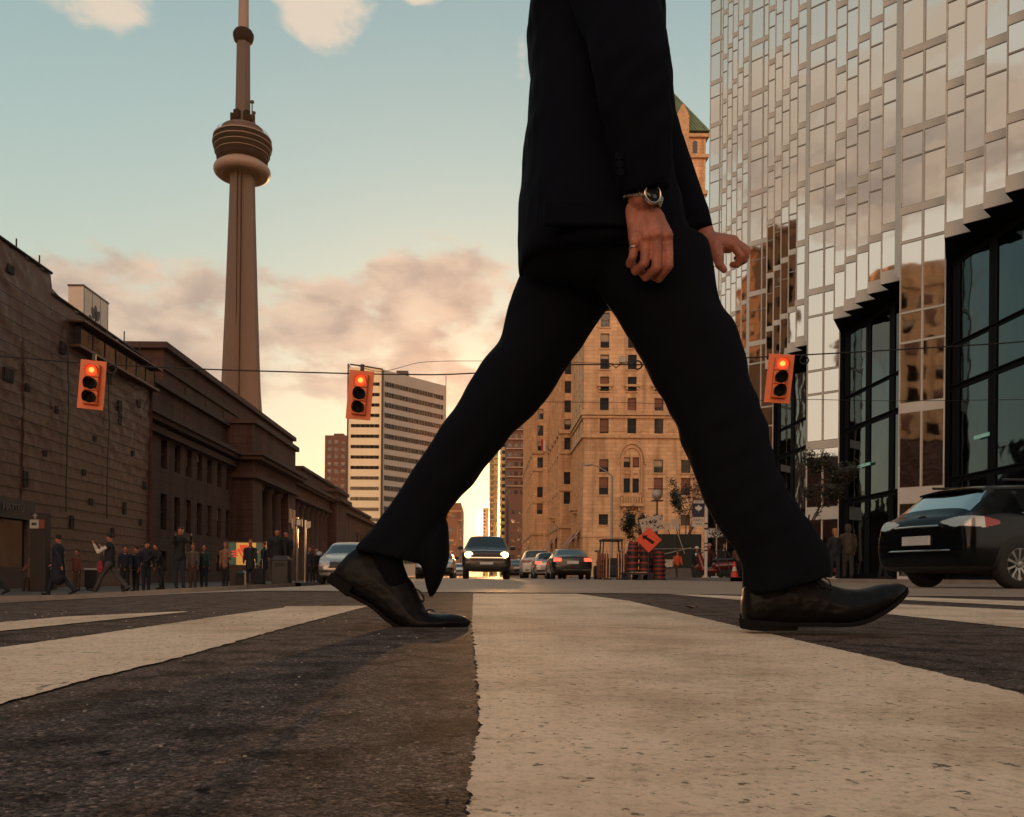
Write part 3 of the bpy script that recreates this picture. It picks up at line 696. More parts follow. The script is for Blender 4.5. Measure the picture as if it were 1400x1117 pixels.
# ---- limestone hotel at the end of the right side
def hotel():
    og = (16, 137, 0)
    t = thing("hotel", "tall warm limestone hotel with green copper roof and arched window", "hotel", og)
    wl, tr, sp = MB(), PartList('cornice', M_hotel2, t, og), []; sl = PartList('sill', M_hotel2, t, og)
    zrow = lambda py: (789.7 - py) / 8.504 + .108
    H = 55.0; X0, X1 = 16.0, 41.0
    cols = [19.32, 23.75, 28.1, 32.5, 36.9]
    ops = []
    rows = [zrow(y) for y in (592.5, 564, 535, 505, 476, 447.5, 418.5, 390, 361, 332)]
    for zc in rows:
        for x in cols: ops.append((x - X0 - .72, zc, x - X0 + .72, zc + 2.35)); sp.append(((x, 137.28, zc), (0, -1), 1.44, 2.35, 'sash'))
    for zc, h in ((zrow(646), 2.1), (zrow(676.5), 2.8), (zrow(718), 1.75)):
        for i, x in enumerate(cols):
            if i == 1 and h != 1.75: continue
            ops.append((x - X0 - .75, zc, x - X0 + .75, zc + h)); sp.append(((x, 137.28, zc), (0, -1), 1.5, h, 'sash'))
    # big arched window (two lights) in the second column
    xa = 23.75; za, zt = zrow(673), zrow(634)
    for s in (-1, 1):
        for q0, q1 in ((zrow(673.5), zrow(654)), (zrow(639), zrow(625))):
            ops.append((xa - X0 + s * .72 - .52, q0, xa - X0 + s * .72 + .52, q1)); sp.append(((xa + s * .72, 137.28, q0), (0, -1), 1.04, q1 - q0, 'plain'))
    wl.wall((X0, 137, 0), (1, 0, 0), (0, -1, 0), X1 - X0, H, ops, .35)
    # side face towards the street: staggered blocks
    sops = []
    def side(x, y0, y1, h, rows_, step, w=1.3):
        o = []; y = y0 + 2.0
        while y < y1 - 1.5:
            for z in rows_:
                if z + 2.4 < h: o.append((y - y0 - w / 2, z, y - y0 + w / 2, z + 2.3)); sp.append(((x + .28, y, z), (-1, 0), w, 2.3, 'sash'))
            y += step
        wl.wall((x, y1, 0), (0, -1, 0), (-1, 0, 0), y1 - y0, h, [(y1 - y0 - q[2], q[1], y1 - y0 - q[0], q[3]) for q in o], .35)
    allrows = rows[:] + [zrow(646), zrow(676.5)]
    side(16, 137, 155, H, allrows, 4.2)
    def front(x0, x1, y, h, cx):
        o = [(c - x0 - .6, z, c - x0 + .6, z + 2.2) for c in cx for z in allrows + [z_ + 3.41 * 10 for z_ in rows[:0]] if z + 2.4 < h]
        for q in o: sp.append((((q[0] + q[2]) / 2 + x0, y + .28, q[1]), (0, -1), 1.2, 2.2, 'sash'))
        wl.wall((x0, y, 0), (1, 0, 0), (0, -1, 0), x1 - x0, h, o, .35)
    front(14, 16, 155, 46, [15.2]); side(14, 155, 181, 46, allrows, 5.2)
    front(10.6, 14, 181, 42, [12.0]); side(10.6, 181, 226, 42, allrows, 6.5)
    # podium of the street side, lower and further out
    wl.quad((16, 137, H), (X1, 137, H), (X1, 165, H), (16, 165, H)); wl.quad((14, 155, 46), (20, 155, 46), (20, 181, 46), (14, 181, 46)); wl.quad((10.6, 181, 42), (20, 181, 42), (20, 226, 42), (10.6, 226, 42))
    wl.quad((X1, 137, 0), (X1, 165, 0), (X1, 165, H), (X1, 137, H))
    # upper tower with copper roof
    tx0, tx1, ty0, ty1, te = 19.5, 38.6, 150, 172, 78.0
    wl.bb(tx0, tx1, ty0, ty1, H - 1, te)
    for z, h_, o in ((67.6, .7, .35), (74.0, .6, .45), (55, .8, .3), (77.6, .6, .5)): tr.bb(tx0 - o, tx1 + o, ty0 - o, ty1 + o, z, z + h_)
    for i in range(8):
        x = tx1 - 1.9 - i * 2.4
        b = MB(); b.prism([(0, 0)], 0, 0) if False else None
        arch = [(x - .42, 74.9), (x + .42, 74.9)] + [(x + .42 * math.cos(a), 76.7 + .42 * math.sin(a)) for a in [math.pi * k / 8 for k in range(9)]]
        n = len(arch); b.add([(p, ty0 - .05, z) for p, z in arch] + [(p, ty0 + .2, z) for p, z in arch], [tuple(range(n))] + [(k, (k + 1) % n, (k + 1) % n + n, k + n) for k in range(n)])
        b.build("arched_window", M_winglass, t, og)
    rf = MB(); o = .6; ap = 97.0; ex = 9.2
    rf.loft([[(tx0 - o, ty0 - o, te + .6), (tx1 + o, ty0 - o, te + .6), (tx1 + o, ty1 + o, te + .6), (tx0 - o, ty1 + o, te + .6)], [(tx0 + ex, ty0 + 10, ap), (tx1 - ex, ty0 + 10, ap), (tx1 - ex, ty1 - 10, ap), (tx0 + ex, ty1 - 10, ap)]])
    for i in range(34):                                                          # standing seams
        x = tx0 + (tx1 - tx0) * i / 33; q = (x - tx0) / (tx1 - tx0); xt = tx0 + ex + (tx1 - tx0 - 2 * ex) * q
        rf.tube([(x, ty0 - o, te + .65), (xt, ty0 + 10, ap + .05)], .10, 4)
    roof = rf.build("roof", M_copper, t, og)
    dm = MB(); dx = tx1 - 7.0
    dm.bb(dx - 1.2, dx + 1.2, ty0 + 2, ty0 + 6, te + 3.2, te + 5.8); dm.build("dormer", M_sash, roof, og)
    gb = MB(); gx = tx1 - 4.2                                                    # gabled wall dormer breaking the eaves
    gb.prism([(gx - 1.1, ty0 - .6), (gx + 1.1, ty0 - .6), (gx + 1.1, ty0 + 1), (gx - 1.1, ty0 + 1)], te - 4, te + 3.2)
    gb.loft([[(gx - 1.1, ty0 - .6, te + 3.2), (gx + 1.1, ty0 - .6, te + 3.2), (gx + 1.1, ty0 + 1, te + 3.2), (gx - 1.1, ty0 + 1, te + 3.2)], [(gx - .2, ty0 - .6, te + 5.2), (gx + .2, ty0 - .6, te + 5.2), (gx + .2, ty0 + 1, te + 5.2), (gx - .2, ty0 + 1, te + 5.2)]])
    gb.build("gable", M_hotel2, t, og)
    # string courses and cornices of the front block
    for py, h_, o in ((568, .75, .45), (599, .55, .35), (572, .35, .25), (735, .3, .15)):
        z = zrow(py); tr.bb(X0 - o, X1, 137 - o, 137.1, z, z + h_); tr.bb(X0 - o, X0 + .1, 137.1, 155, z, z + h_)
    tr.bb(X0 - .5, X1, 136.5, 137.1, H - .2, H + .6)
    for x0, y0, y1, h in ((14, 155, 181, 46), (10.6, 181, 226, 42)):
        for z, h_, o in ((zrow(568), .7, .4), (zrow(599), .5, .3), (zrow(646) - 1.2, .5, .3), (h - .3, .6, .5), (9, .5, .4)): tr.bb(x0 - o, x0 + .1, y0 - o, y1, z, z + h_); tr.bb(x0 + .1, x0 + 2, y0 - o, y0 + .1, z, z + h_)
    for z in (zrow(600), zrow(570)):
        pass
    pl = PartList('pilaster', M_hotel2, t, og)
    for x0, ya, yb, h in ((14, 155, 181, 46), (10.6, 181, 226, 42)):
        y = ya + .2
        while y < yb: pl.bb(x0 - .4, x0 + .02, y, y + .9, .5, h - .5); y += 5.2 if x0 > 12 else 6.5
    # sills, carved panels between the windows of the sixth floor
    for x in cols[:4]:
        tr.bb(x - 1.3, x + 1.3, 136.55, 137.05, zrow(529), zrow(529) + .35); tr.bb(x - 1.0, x - .7, 136.7, 137.05, zrow(533), zrow(529)); tr.bb(x + .7, x + 1.0, 136.7, 137.05, zrow(533), zrow(529))
    for i in range(4): tr.bb((cols[i] + cols[i + 1]) / 2 - .7, (cols[i] + cols[i + 1]) / 2 + .7, 136.92, 137.02, zrow(590), zrow(577))
    for x in cols:
        for z in rows[1:] + [zrow(646), zrow(676.5), zrow(718)]: sl.bb(x - .95, x + .95, 136.85, 137.04, z - .2, z)
    for i in range(9): tr.bb(16 - .15, 16.02, 138 + i * 1.9, 138.35 + i * 1.9, 1, zrow(600))
    # arch surround and balcony
    ar = MB(); n = 22
    for r0, r1, o in ((1.55, 1.85, .22), (2.1, 2.4, .32)):
        ring = []
        zc = zrow(627)
        path = [(xa - (r0 + r1) / 2, zrow(673))] + [(xa - (r0 + r1) / 2 * math.cos(math.pi * k / n), zc + (r0 + r1) / 2 * math.sin(math.pi * k / n) * 1.15) for k in range(n + 1)] + [(xa + (r0 + r1) / 2, zrow(673))]
        if r0 > 2: path = path[1:-1]; path = [(path[0][0] - .1, zc - .9)] + path + [(path[-1][0] + .1, zc - .9)]
        rings = [[(x, 137.05, z), (x, 137 - o, z), (x + (xa - x) * .12, 137 - o, z - (0 if z <= zc else .25)), (x + (xa - x) * .12, 137.05, z - (0 if z <= zc else .25))] for x, z in path]
        ar.loft(rings)
    ar.bb(xa - .16, xa + .16, 136.8, 137.05, zrow(673), zrow(624)); ar.build("arch_surround", M_hotel2, t, og)
    def balcony(xc, y, z, w, nx):
        b = MB()
        if nx == 0:
            b.bb(xc - w / 2 - .2, xc + w / 2 + .2, y - 1.3, y + .05, z - .45, z); b.bb(xc - w / 2 - .1, xc + w / 2 + .1, y - 1.2, y - 1.0, z + 1.05, z + 1.25)
            for i in range(9): x = xc - w / 2 + w * i / 8; b.bb(x - .11, x + .11, y - 1.18, y - 1.02, z, z + 1.05)
            for s in (-1, 1): b.bb(xc + s * w / 2 - .12, xc + s * w / 2 + .12, y - 1.2, y, z, z + 1.2); b.bb(xc + s * w * .35 - .2, xc + s * w * .35 + .2, y - .8, y + .05, z - 1.1, z - .45)
        else:
            b.bb(xc - 1.2, xc + .05, y - w / 2, y + w / 2, z - .4, z); b.bb(xc - 1.15, xc - 1.0, y - w / 2, y + w / 2, z + .95, z + 1.1)
            for i in range(8): yy = y - w / 2 + w * i / 7; b.bb(xc - 1.12, xc - 1.0, yy - .08, yy + .08, z, z + .95)
            b.bb(xc - .8, xc + .05, y - w / 3, y + w / 3, z - .9, z - .4)
        b.build("balcony", M_hotel2, t, og)
    balcony(xa, 137, zrow(689), 3.4, 0); balcony(16, 146, zrow(690), 3.2, 1); balcony(14, 166, zrow(690), 3.2, 1)
    for (x, y, z, w) in ((16, 141.5, 5.6, 3.8), (16, 149.5, 5.6, 3.8), (14, 160, 5.6, 4.4), (14, 170, 5.6, 4.4), (10.6, 190, 5.6, 4.5)):       # striped awnings
        a = MB()
        for i in range(8):
            a.mi = i % 2; y0 = y - w / 2 + w * i / 8; y1 = y0 + w / 8
            a.add([(x, y0, z + 1.5), (x, y1, z + 1.5), (x - 1.5, y1, z), (x - 1.5, y0, z), (x - 1.5, y0, z - .4), (x - 1.5, y1, z - .4)], [(0, 1, 2, 3), (3, 2, 5, 4)])
        a.v = [Vector((x + (v.x - x) * 1.35, v.y, z + (v.z - z) * 1.5)) for v in a.v]
        a.build("awning", [mat("red_awning", (.35, .06, .04), .8), mat("pale_awning", (.55, .42, .33), .8)], t, og)
    wl.build("wall", M_hotel, t, og)
    place_windows(t, og, sp)
    f = thing("flag", "red and white flag on a slanting pole on the hotel's street side", "flag", (14, 178, 26))
    p = MB(); p.tube([(14, 178, 26), (11.8, 177.5, 29)], .06); p.build("pole", M_mull, f, (14, 178, 26))
    for m_, a, b in ((mat("red_cloth", (.45, .03, .02), .8), 0, .5), (mat("white_cloth", (.7, .6, .5), .8), .5, 1)):
        c = MB(); pt = lambda q, h: Vector((11.9 + q * .9 + .15 * math.sin(q * 6), 177.4, 28.9 - h * 2.2 - q * .5)); c.loft([[pt(a, 0), pt(a, 1), pt(a, 1) + Vector((0, .04, 0)), pt(a, 0) + Vector((0, .04, 0))], [pt(b, 0), pt(b, 1), pt(b, 1) + Vector((0, .04, 0)), pt(b, 0) + Vector((0, .04, 0))]]); c.build("cloth", m_, f, (14, 178, 26))
hotel()

# ---- towers at the far end of the street
def slab_tower(name, label, x0, x1, y0, y1, h, m, floor=3.2, bal=False, wm=None, base=0):
    og = (x0, y0, 0); t = thing(name, label, "tower", og); w = MB(); w.bb(x0, x1, y0, y1, 0, h); w.build("wall", m, t, og)
    z = base + floor
    while z < h - 1:
        b = MB(); b.bb(x0 - .25, x1 + .25, y0 - (1.2 if bal else .2), y0 + .1, z, z + .28); b.bb(x0 - .25, x0 + .05, y0 + .1, y1, z, z + .28)
        b.build("floor_slab", M_slab, t, og); z += floor
    for i in range(int((x1 - x0) / 3)):
        pass
    sp = []
    z = base + .8
    while z < h - 3:
        x = x0 + 1.4
        while x < x1 - 1:
            sp.append(((x, y0 - .03, z), (0, -1), 1.7, 1.9, 'mull')); x += 3.0
        z += floor
    place_windows(t, og, sp, wm, 60)
    return t
slab_tower("apartment_tower", "brown brick apartment tower with pale balcony slabs beyond the hotel", 10.8, 20, 400, 430, 92, M_brown, 4.4, True, base=38)
pb = thing("office_block", "plain dark red block standing at the foot of the brown apartment tower", "office block", (11.8, 380, 0))
b = MB(); b.bb(11.8, 20, 380, 399, 0, 36); b.build("wall", M_brown, pb, (11.8, 380, 0))
place_windows(pb, (11.8, 380, 0), [((x, 379.97, z), (0, -1), 1.5, 1.8, 'plain') for x in (13.3, 16, 18.6) for z in range(4, 32, 4)])
slab_tower("glass_tower", "slender yellow lit tower showing beside the setting sun", 9.2, 13.2, 455, 475, 86, M_yellow, 3.6)
slab_tower("condominium_tower", "thin far tower with many balcony slabs left of the setting sun", 3.6, 8.2, 485, 505, 92, M_yellow, 3.2, True)
slab_tower("condominium_tower", "low haze-yellowed block farthest down the street", -.2, 5.2, 820, 850, 66, M_yellow, 3.4, False)
slab_tower("brick_building", "brown brick building on the left side at the far end", -34, -8.6, 330, 380, 28.5, M_brown, 3.6)
pb = thing("brick_annex", "low dark red brick building in front of the far brown one", "building", (-30, 300, 0))
b = MB(); b.bb(-30, -8.9, 296, 329, 0, 20); b.build("wall", M_brown, pb, (-30, 300, 0))
place_windows(pb, (-30, 300, 0), [((x, 295.97, z), (0, -1), 1.6, 2.0, 'sash') for x in (-20, -17, -14, -11) for z in (3, 7, 11, 15)])

# ---- pale office block, lit front and shaded side put into the colours (obtuse corner)
def office():
    og = (-33.4, 280, 0)
    t = thing("office_block", "pale office block with front coloured as lit and side coloured as shaded, ribbon windows on every floor", "office block", og)
    A, B = Vector((-44.6, 280, 0)), Vector((-33.4, 280, 0)); d = Vector((.644, .765, 0)); C = B + d * 30.6
    H = 68.4
    n2 = Vector((.765, -.644, 0)); D = C + Vector((-.765, .644, 0)) * 12
    b = MB(); b.prism([(A.x, A.y), (B.x, B.y), (B.x - 1, B.y + 22), (A.x, A.y + 22)], 0, H); b.build("front_wall", M_office_lit, t, og)
    b = MB(); o = n2 * .05; b.prism([tuple((B + o).xy), tuple((C + o).xy), tuple(D.xy), tuple((B + Vector((-.5, 9, 0))).xy)], 0, H - .6); b.build("side_wall", M_office_shade, t, og)
    b = MB(); b.bb(A.x - .4, A.x, 279.6, 290, 0, H + 1.2); b.bb(B.x - .35, B.x + .3, 279.5, 280.4, 0, H - 1); b.build("edge_fin", M_sash, t, og)
    b = MB(); b.tube([A + Vector((.5, 0, H + 1)), A + Vector((6, 0, H + .3)), B + Vector((0, 0, H - .6))], .25, 6); b.tube([C + Vector((0, 0, 0)), C + Vector((0, 0, H + 3))], .12, 6)
    b.bb(-30, -26, 290, 294, H - .6, H + 1.5); b.build("roof_rail", M_sash, t, og)
    sp = []
    for k in range(18):
        z = H - 6.0 - 3.43 * k
        sp.append((B * .5 + A * .5 + Vector((-.1, -.02, z)), (0, -1), 9.4, 1.15, 'strip'))
        sp.append((B + d * 15.0 + n2 * .07 + Vector((0, 0, z)), n2, 28.4, 1.7, 'strip'))
    place_windows(t, og, sp, [M_mull, M_winglass])
office()
bt = thing("apartment_tower", "plain brown tower left of the cream office block", "tower", (-60, 350, 0))
b = MB(); b.bb(-65.3, -53, 350, 365, 0, 57.5); b.bb(-62, -58, 352, 358, 57.5, 58.6); b.build("wall", M_brown, bt, (-60, 350, 0))
place_windows(bt, (-60, 350, 0), [((x, 349.97, z), (0, -1), 1.6, 1.5, 'plain') for x in (-63.4, -60.6, -57.8, -55) for z in range(24, 56, 3)])

# ---- observation tower
def needle():
    og = (-199.0, 695, 0); c = (-199.0, 695, 0)
    t = thing("observation_tower", "tall concrete observation tower with round pod against the sky", "tower", og)
    zz = lambda py: (785 - py) / 1.676
    sh = MB()
    def star(z, r, core):
        out = []
        for k in range(3):
            a = R(90 + 120 * k + 22)
            d = Vector((math.cos(a), math.sin(a), 0)); s = Vector((-d.y, d.x, 0)); w = core * .34
            out += [Vector(c) + d * r - s * w + Vector((0, 0, z)), Vector(c) + d * r + s * w + Vector((0, 0, z))]
            e = a + R(60); out.append(Vector(c) + Vector((math.cos(e), math.sin(e), 0)) * core * .78 + Vector((0, 0, z)))
        return out
    sh.loft([star(0, 33, 14), star(60, 25, 12.5), star(110, 19, 11.2), star(150, 15.9, 10.6), star(220, 13, 9.8), star(290, 10.6, 9.2), star(325, 9.6, 9)])
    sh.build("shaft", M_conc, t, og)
    st = MB(); a = R(-90 + 18)
    for s in (-.5, .5):
        st.tube([Vector(c) + Vector((math.cos(R(272)) * r + s * 3.2, math.sin(R(272)) * r, z)) for z, r in ((0, 13), (150, 10), (325, 8.4))], .55, 6)
    st.build("lift_track", M_concd, t, og)
    p = MB(); p.lathe([(10, 334), (12.5, 331)] + [(18.2 + 4.5 * math.cos(a), 328.6 + 4.4 * math.sin(a)) for a in [math.pi * (1.0 + k / 14 * 1.35) for k in range(15)]] + [(17, 335)], c, 64); p.build("radome", M_white, t, og, True)
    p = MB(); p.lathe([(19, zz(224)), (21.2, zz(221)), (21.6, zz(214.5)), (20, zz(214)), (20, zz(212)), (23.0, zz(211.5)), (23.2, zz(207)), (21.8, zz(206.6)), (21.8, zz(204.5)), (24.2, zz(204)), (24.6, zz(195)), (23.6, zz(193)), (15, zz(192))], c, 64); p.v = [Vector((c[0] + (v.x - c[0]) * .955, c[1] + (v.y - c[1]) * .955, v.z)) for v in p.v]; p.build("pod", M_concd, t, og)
    for py, r, h in ((206, 22.5, .5), (199.5, 23.7, .6), (213, 21.2, .5), (192, 23.1, .9)):
        p = MB(); p.lathe([(r - 1, zz(py)), (r, zz(py)), (r + .1, zz(py) + h), (r - 1, zz(py) + h)], c, 64); p.build("deck_rim", M_white, t, og)
    p = MB(); p.lathe([(16.8, zz(196)), (17.2, zz(187)), (17.3, zz(180)), (16.2, zz(177.5)), (6, zz(177))], c, 48); p.build("upper_drum", M_conc, t, og)
    p = MB()
    for k in range(6):
        q = R(60 * k + 10); p.box((c[0] + 7.6 * math.cos(q), c[1] + 7.6 * math.sin(q), zz(163)), (4.2, 4.2, 7.5), q)
    p.build("equipment_box", M_concd, t, og)
    p = MB(); p.lathe([(6.4, zz(180)), (5.9, zz(120)), (5.5, zz(58))], c, 6); p.build("upper_shaft", M_conc, t, og)
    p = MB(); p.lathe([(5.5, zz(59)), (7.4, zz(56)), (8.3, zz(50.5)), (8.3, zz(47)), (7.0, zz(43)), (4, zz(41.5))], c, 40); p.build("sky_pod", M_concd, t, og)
    p = MB(); p.lathe([(4.3, zz(43)), (4.0, zz(0)), (3.5, zz(-40)), (2.2, zz(-60)), (1.5, 520), (.6, 553)], c, 16); p.build("antenna_mast", M_white, t, og)
    p = MB()
    for q, z0, z1 in ((-20, zz(165), zz(142)), (-5, zz(177), zz(168)), (30, zz(165), zz(150))):
        p.tube([(c[0] + 9 * math.cos(R(q)), c[1] + 9 * math.sin(R(q)), z0), (c[0] + 9 * math.cos(R(q)), c[1] + 9 * math.sin(R(q)), z1)], .5, 5)
        p.lathe([(0, -1.3), (1.6, -.8), (1.6, .8), (0, 1.3)], (c[0] + 9 * math.cos(R(q)), c[1] + 9 * math.sin(R(q)), z1), 8)
    p.build("aerial", M_sash, t, og)
    p = MB()
    for k in range(24):
        q0, q1 = R(15 * k), R(15 * k + 15); r = 21
        p.tube([(c[0] + r * math.cos(q0), c[1] + r * math.sin(q0), zz(190)), (c[0] + r * math.cos(q0), c[1] + r * math.sin(q0), zz(184.5)), (c[0] + r * math.cos(q1), c[1] + r * math.sin(q1), zz(184.5))], .16, 4)
    p.build("guard_rail", M_sash, t, og)
needle()

# ---- long colonnaded railway station on the left
def station():
    og = (-24, 81, -.7)
    t = thing("railway_station", "long shaded limestone railway station with columns and stepped attic", "railway station", og)
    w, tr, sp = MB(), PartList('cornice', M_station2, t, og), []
    B0 = -.8
    # wing between the wrapped building and the pavilion
    ops = []
    y = 79.6
    ys_ = []
    for px in (247, 265, 283, 299, 314, 222, 231):
        pass
    xsrc = [241 - 18, 241.5, 257, 272, 285.5, 299, 311]
    yy = [1165 * 24 / (CX - x) for x in xsrc]
    L = 81.4 - 46
    for Y in yy:
        for z0, h in ((8.0, 2.2), (3.4, 2.7), (.3, 1.5)):
            o = 81.4 - Y; ops.append((o - .62, z0 - B0, o + .62, z0 + h - B0)); sp.append(((-24.3, Y, z0), (1, 0), 1.24, h, 'sash'))
    w.wall((-24, 81.4, B0), (0, -1, 0), (1, 0, 0), L, 11.6 - B0, ops, .4)
    w.bb(-40, -24.02, 46, 81.4, 11.2, 11.6)
    for x, z, h in ((.9, 11.0, .35), (1.15, 11.35, .35), (.5, 10.3, .5)): tr.bb(-24.6, -24 + x, 46, 81.4 - .02, z, z + h)
    w.bb(-40, -24.6, 46, 97, 11.6, 14.2); tr.bb(-40, -24.2, 46, 96, 14.2, 14.6)
    # pavilion with giant columns
    PX, Y0, Y1 = -22.0, 81.4, 99.7
    w.bb(-40, PX - .02, Y0 + .02, Y1, 9.2, 14.6)
    pil = [(Y0, 84.6), (96.0, Y1)]
    for a, b in pil: w.bb(-30, PX, a, b, B0, 9.3)
    w.bb(-31, -27.0, 84.6, 96, B0, 9.3)
    for x, z, h in ((.5, 9.3, .5), (.95, 11.0, .35), (1.25, 11.35, .4)): tr.bb(-26, PX + x, Y0 - x, Y1 + x, z, z + h)
    tr.bb(-26, PX + .35, Y0 - .35, Y1 + .35, 14.5, 15.0)
    for k in range(3):
        yc = 86.4 + k * 4.0
        c = MB(); c.lathe([(1.15, B0), (1.15, B0 + .4), (.98, B0 + .6), (.95, 3), (.84, 8.5), (.95, 8.6), (1.05, 8.8), (1.1, 9.3)], (PX - 1.3, yc, 0), 20); c.build("column", M_station2, t, og, True)
    # attic storey set back
    w.bb(-45, -26, 69, 116, 11.6, 18.3); tr.bb(-45, -25.6, 68.6, 116.4, 18.3, 18.8); tr.bb(-45, -25.8, 68.8, 116.2, 16.6, 16.9)
    for k in range(8): tr.bb(-26.02, -25.86, 74 + k * 5.4, 75.6 + k * 5.4, 15.0, 16.3)
    # colonnade
    w.bb(-32, -27.2, 99.7, 168, B0, 10.2); w.bb(-40, -23.0, 99.7, 128, 9.3, 12.0); w.bb(-40, -23.0, 128, 168, 9.3, 12)
    for x, z, h in ((.3, 9.4, .4), (.7, 11.0, .3), (1.0, 11.3, .4)): tr.bb(-30, -23.0 + x, 99.8, 168, z, z + h)
    w.bb(-40, -25, 116.4, 150, 12, 14.6); tr.bb(-40, -24.6, 116.4, 150.4, 14.6, 15.0)
    for k in range(9):
        yc = 104.5 + k * 3.3
        if k == 8: continue
        c = MB(); c.lathe([(1.0, B0), (1.0, B0 + .4), (.86, B0 + .6), (.74, 8.6), (.95, 8.9), (1.0, 9.3)], (-24.1, yc, 0), 16); c.build("column", M_station2, t, og, True)
    # end pavilion and far wing
    w.bb(-34, -22.0, 128, 137, B0, 12.6); tr.bb(-34, -21.2, 127.4, 137.6, 11.2, 11.8); tr.bb(-34, -21.6, 127.6, 137.4, 12.6, 13.1)
    ops = []
    for k in range(9):
        Y = 140 + k * 4; ops.append((k * 4 + 2.3, 3.5, k * 4 + 3.7, 8.5)); sp.append(((-22.9, 188 - (k * 4 + 3), 3.5 + B0), (1, 0), 1.4, 5.0, 'cross'))
    w.wall((-22.6, 188, B0), (0, -1, 0), (1, 0, 0), 51, 11, ops, .4); tr.bb(-30, -22.0, 137, 188, 10.2, 10.8); w.bb(-40, -24, 137, 188, 10, 11.4)
    for yc in (83, 97.8): pass
    b = MB(); b.bb(PX + .02, PX + .1, 96.3, 97.7, 6.0, 7.6); b.bb(PX + .02, PX + .1, 98.1, 99.4, 6.0, 7.6); b.build("stone_plaque", M_hotel2, t, og)
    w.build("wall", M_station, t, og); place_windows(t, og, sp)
station()

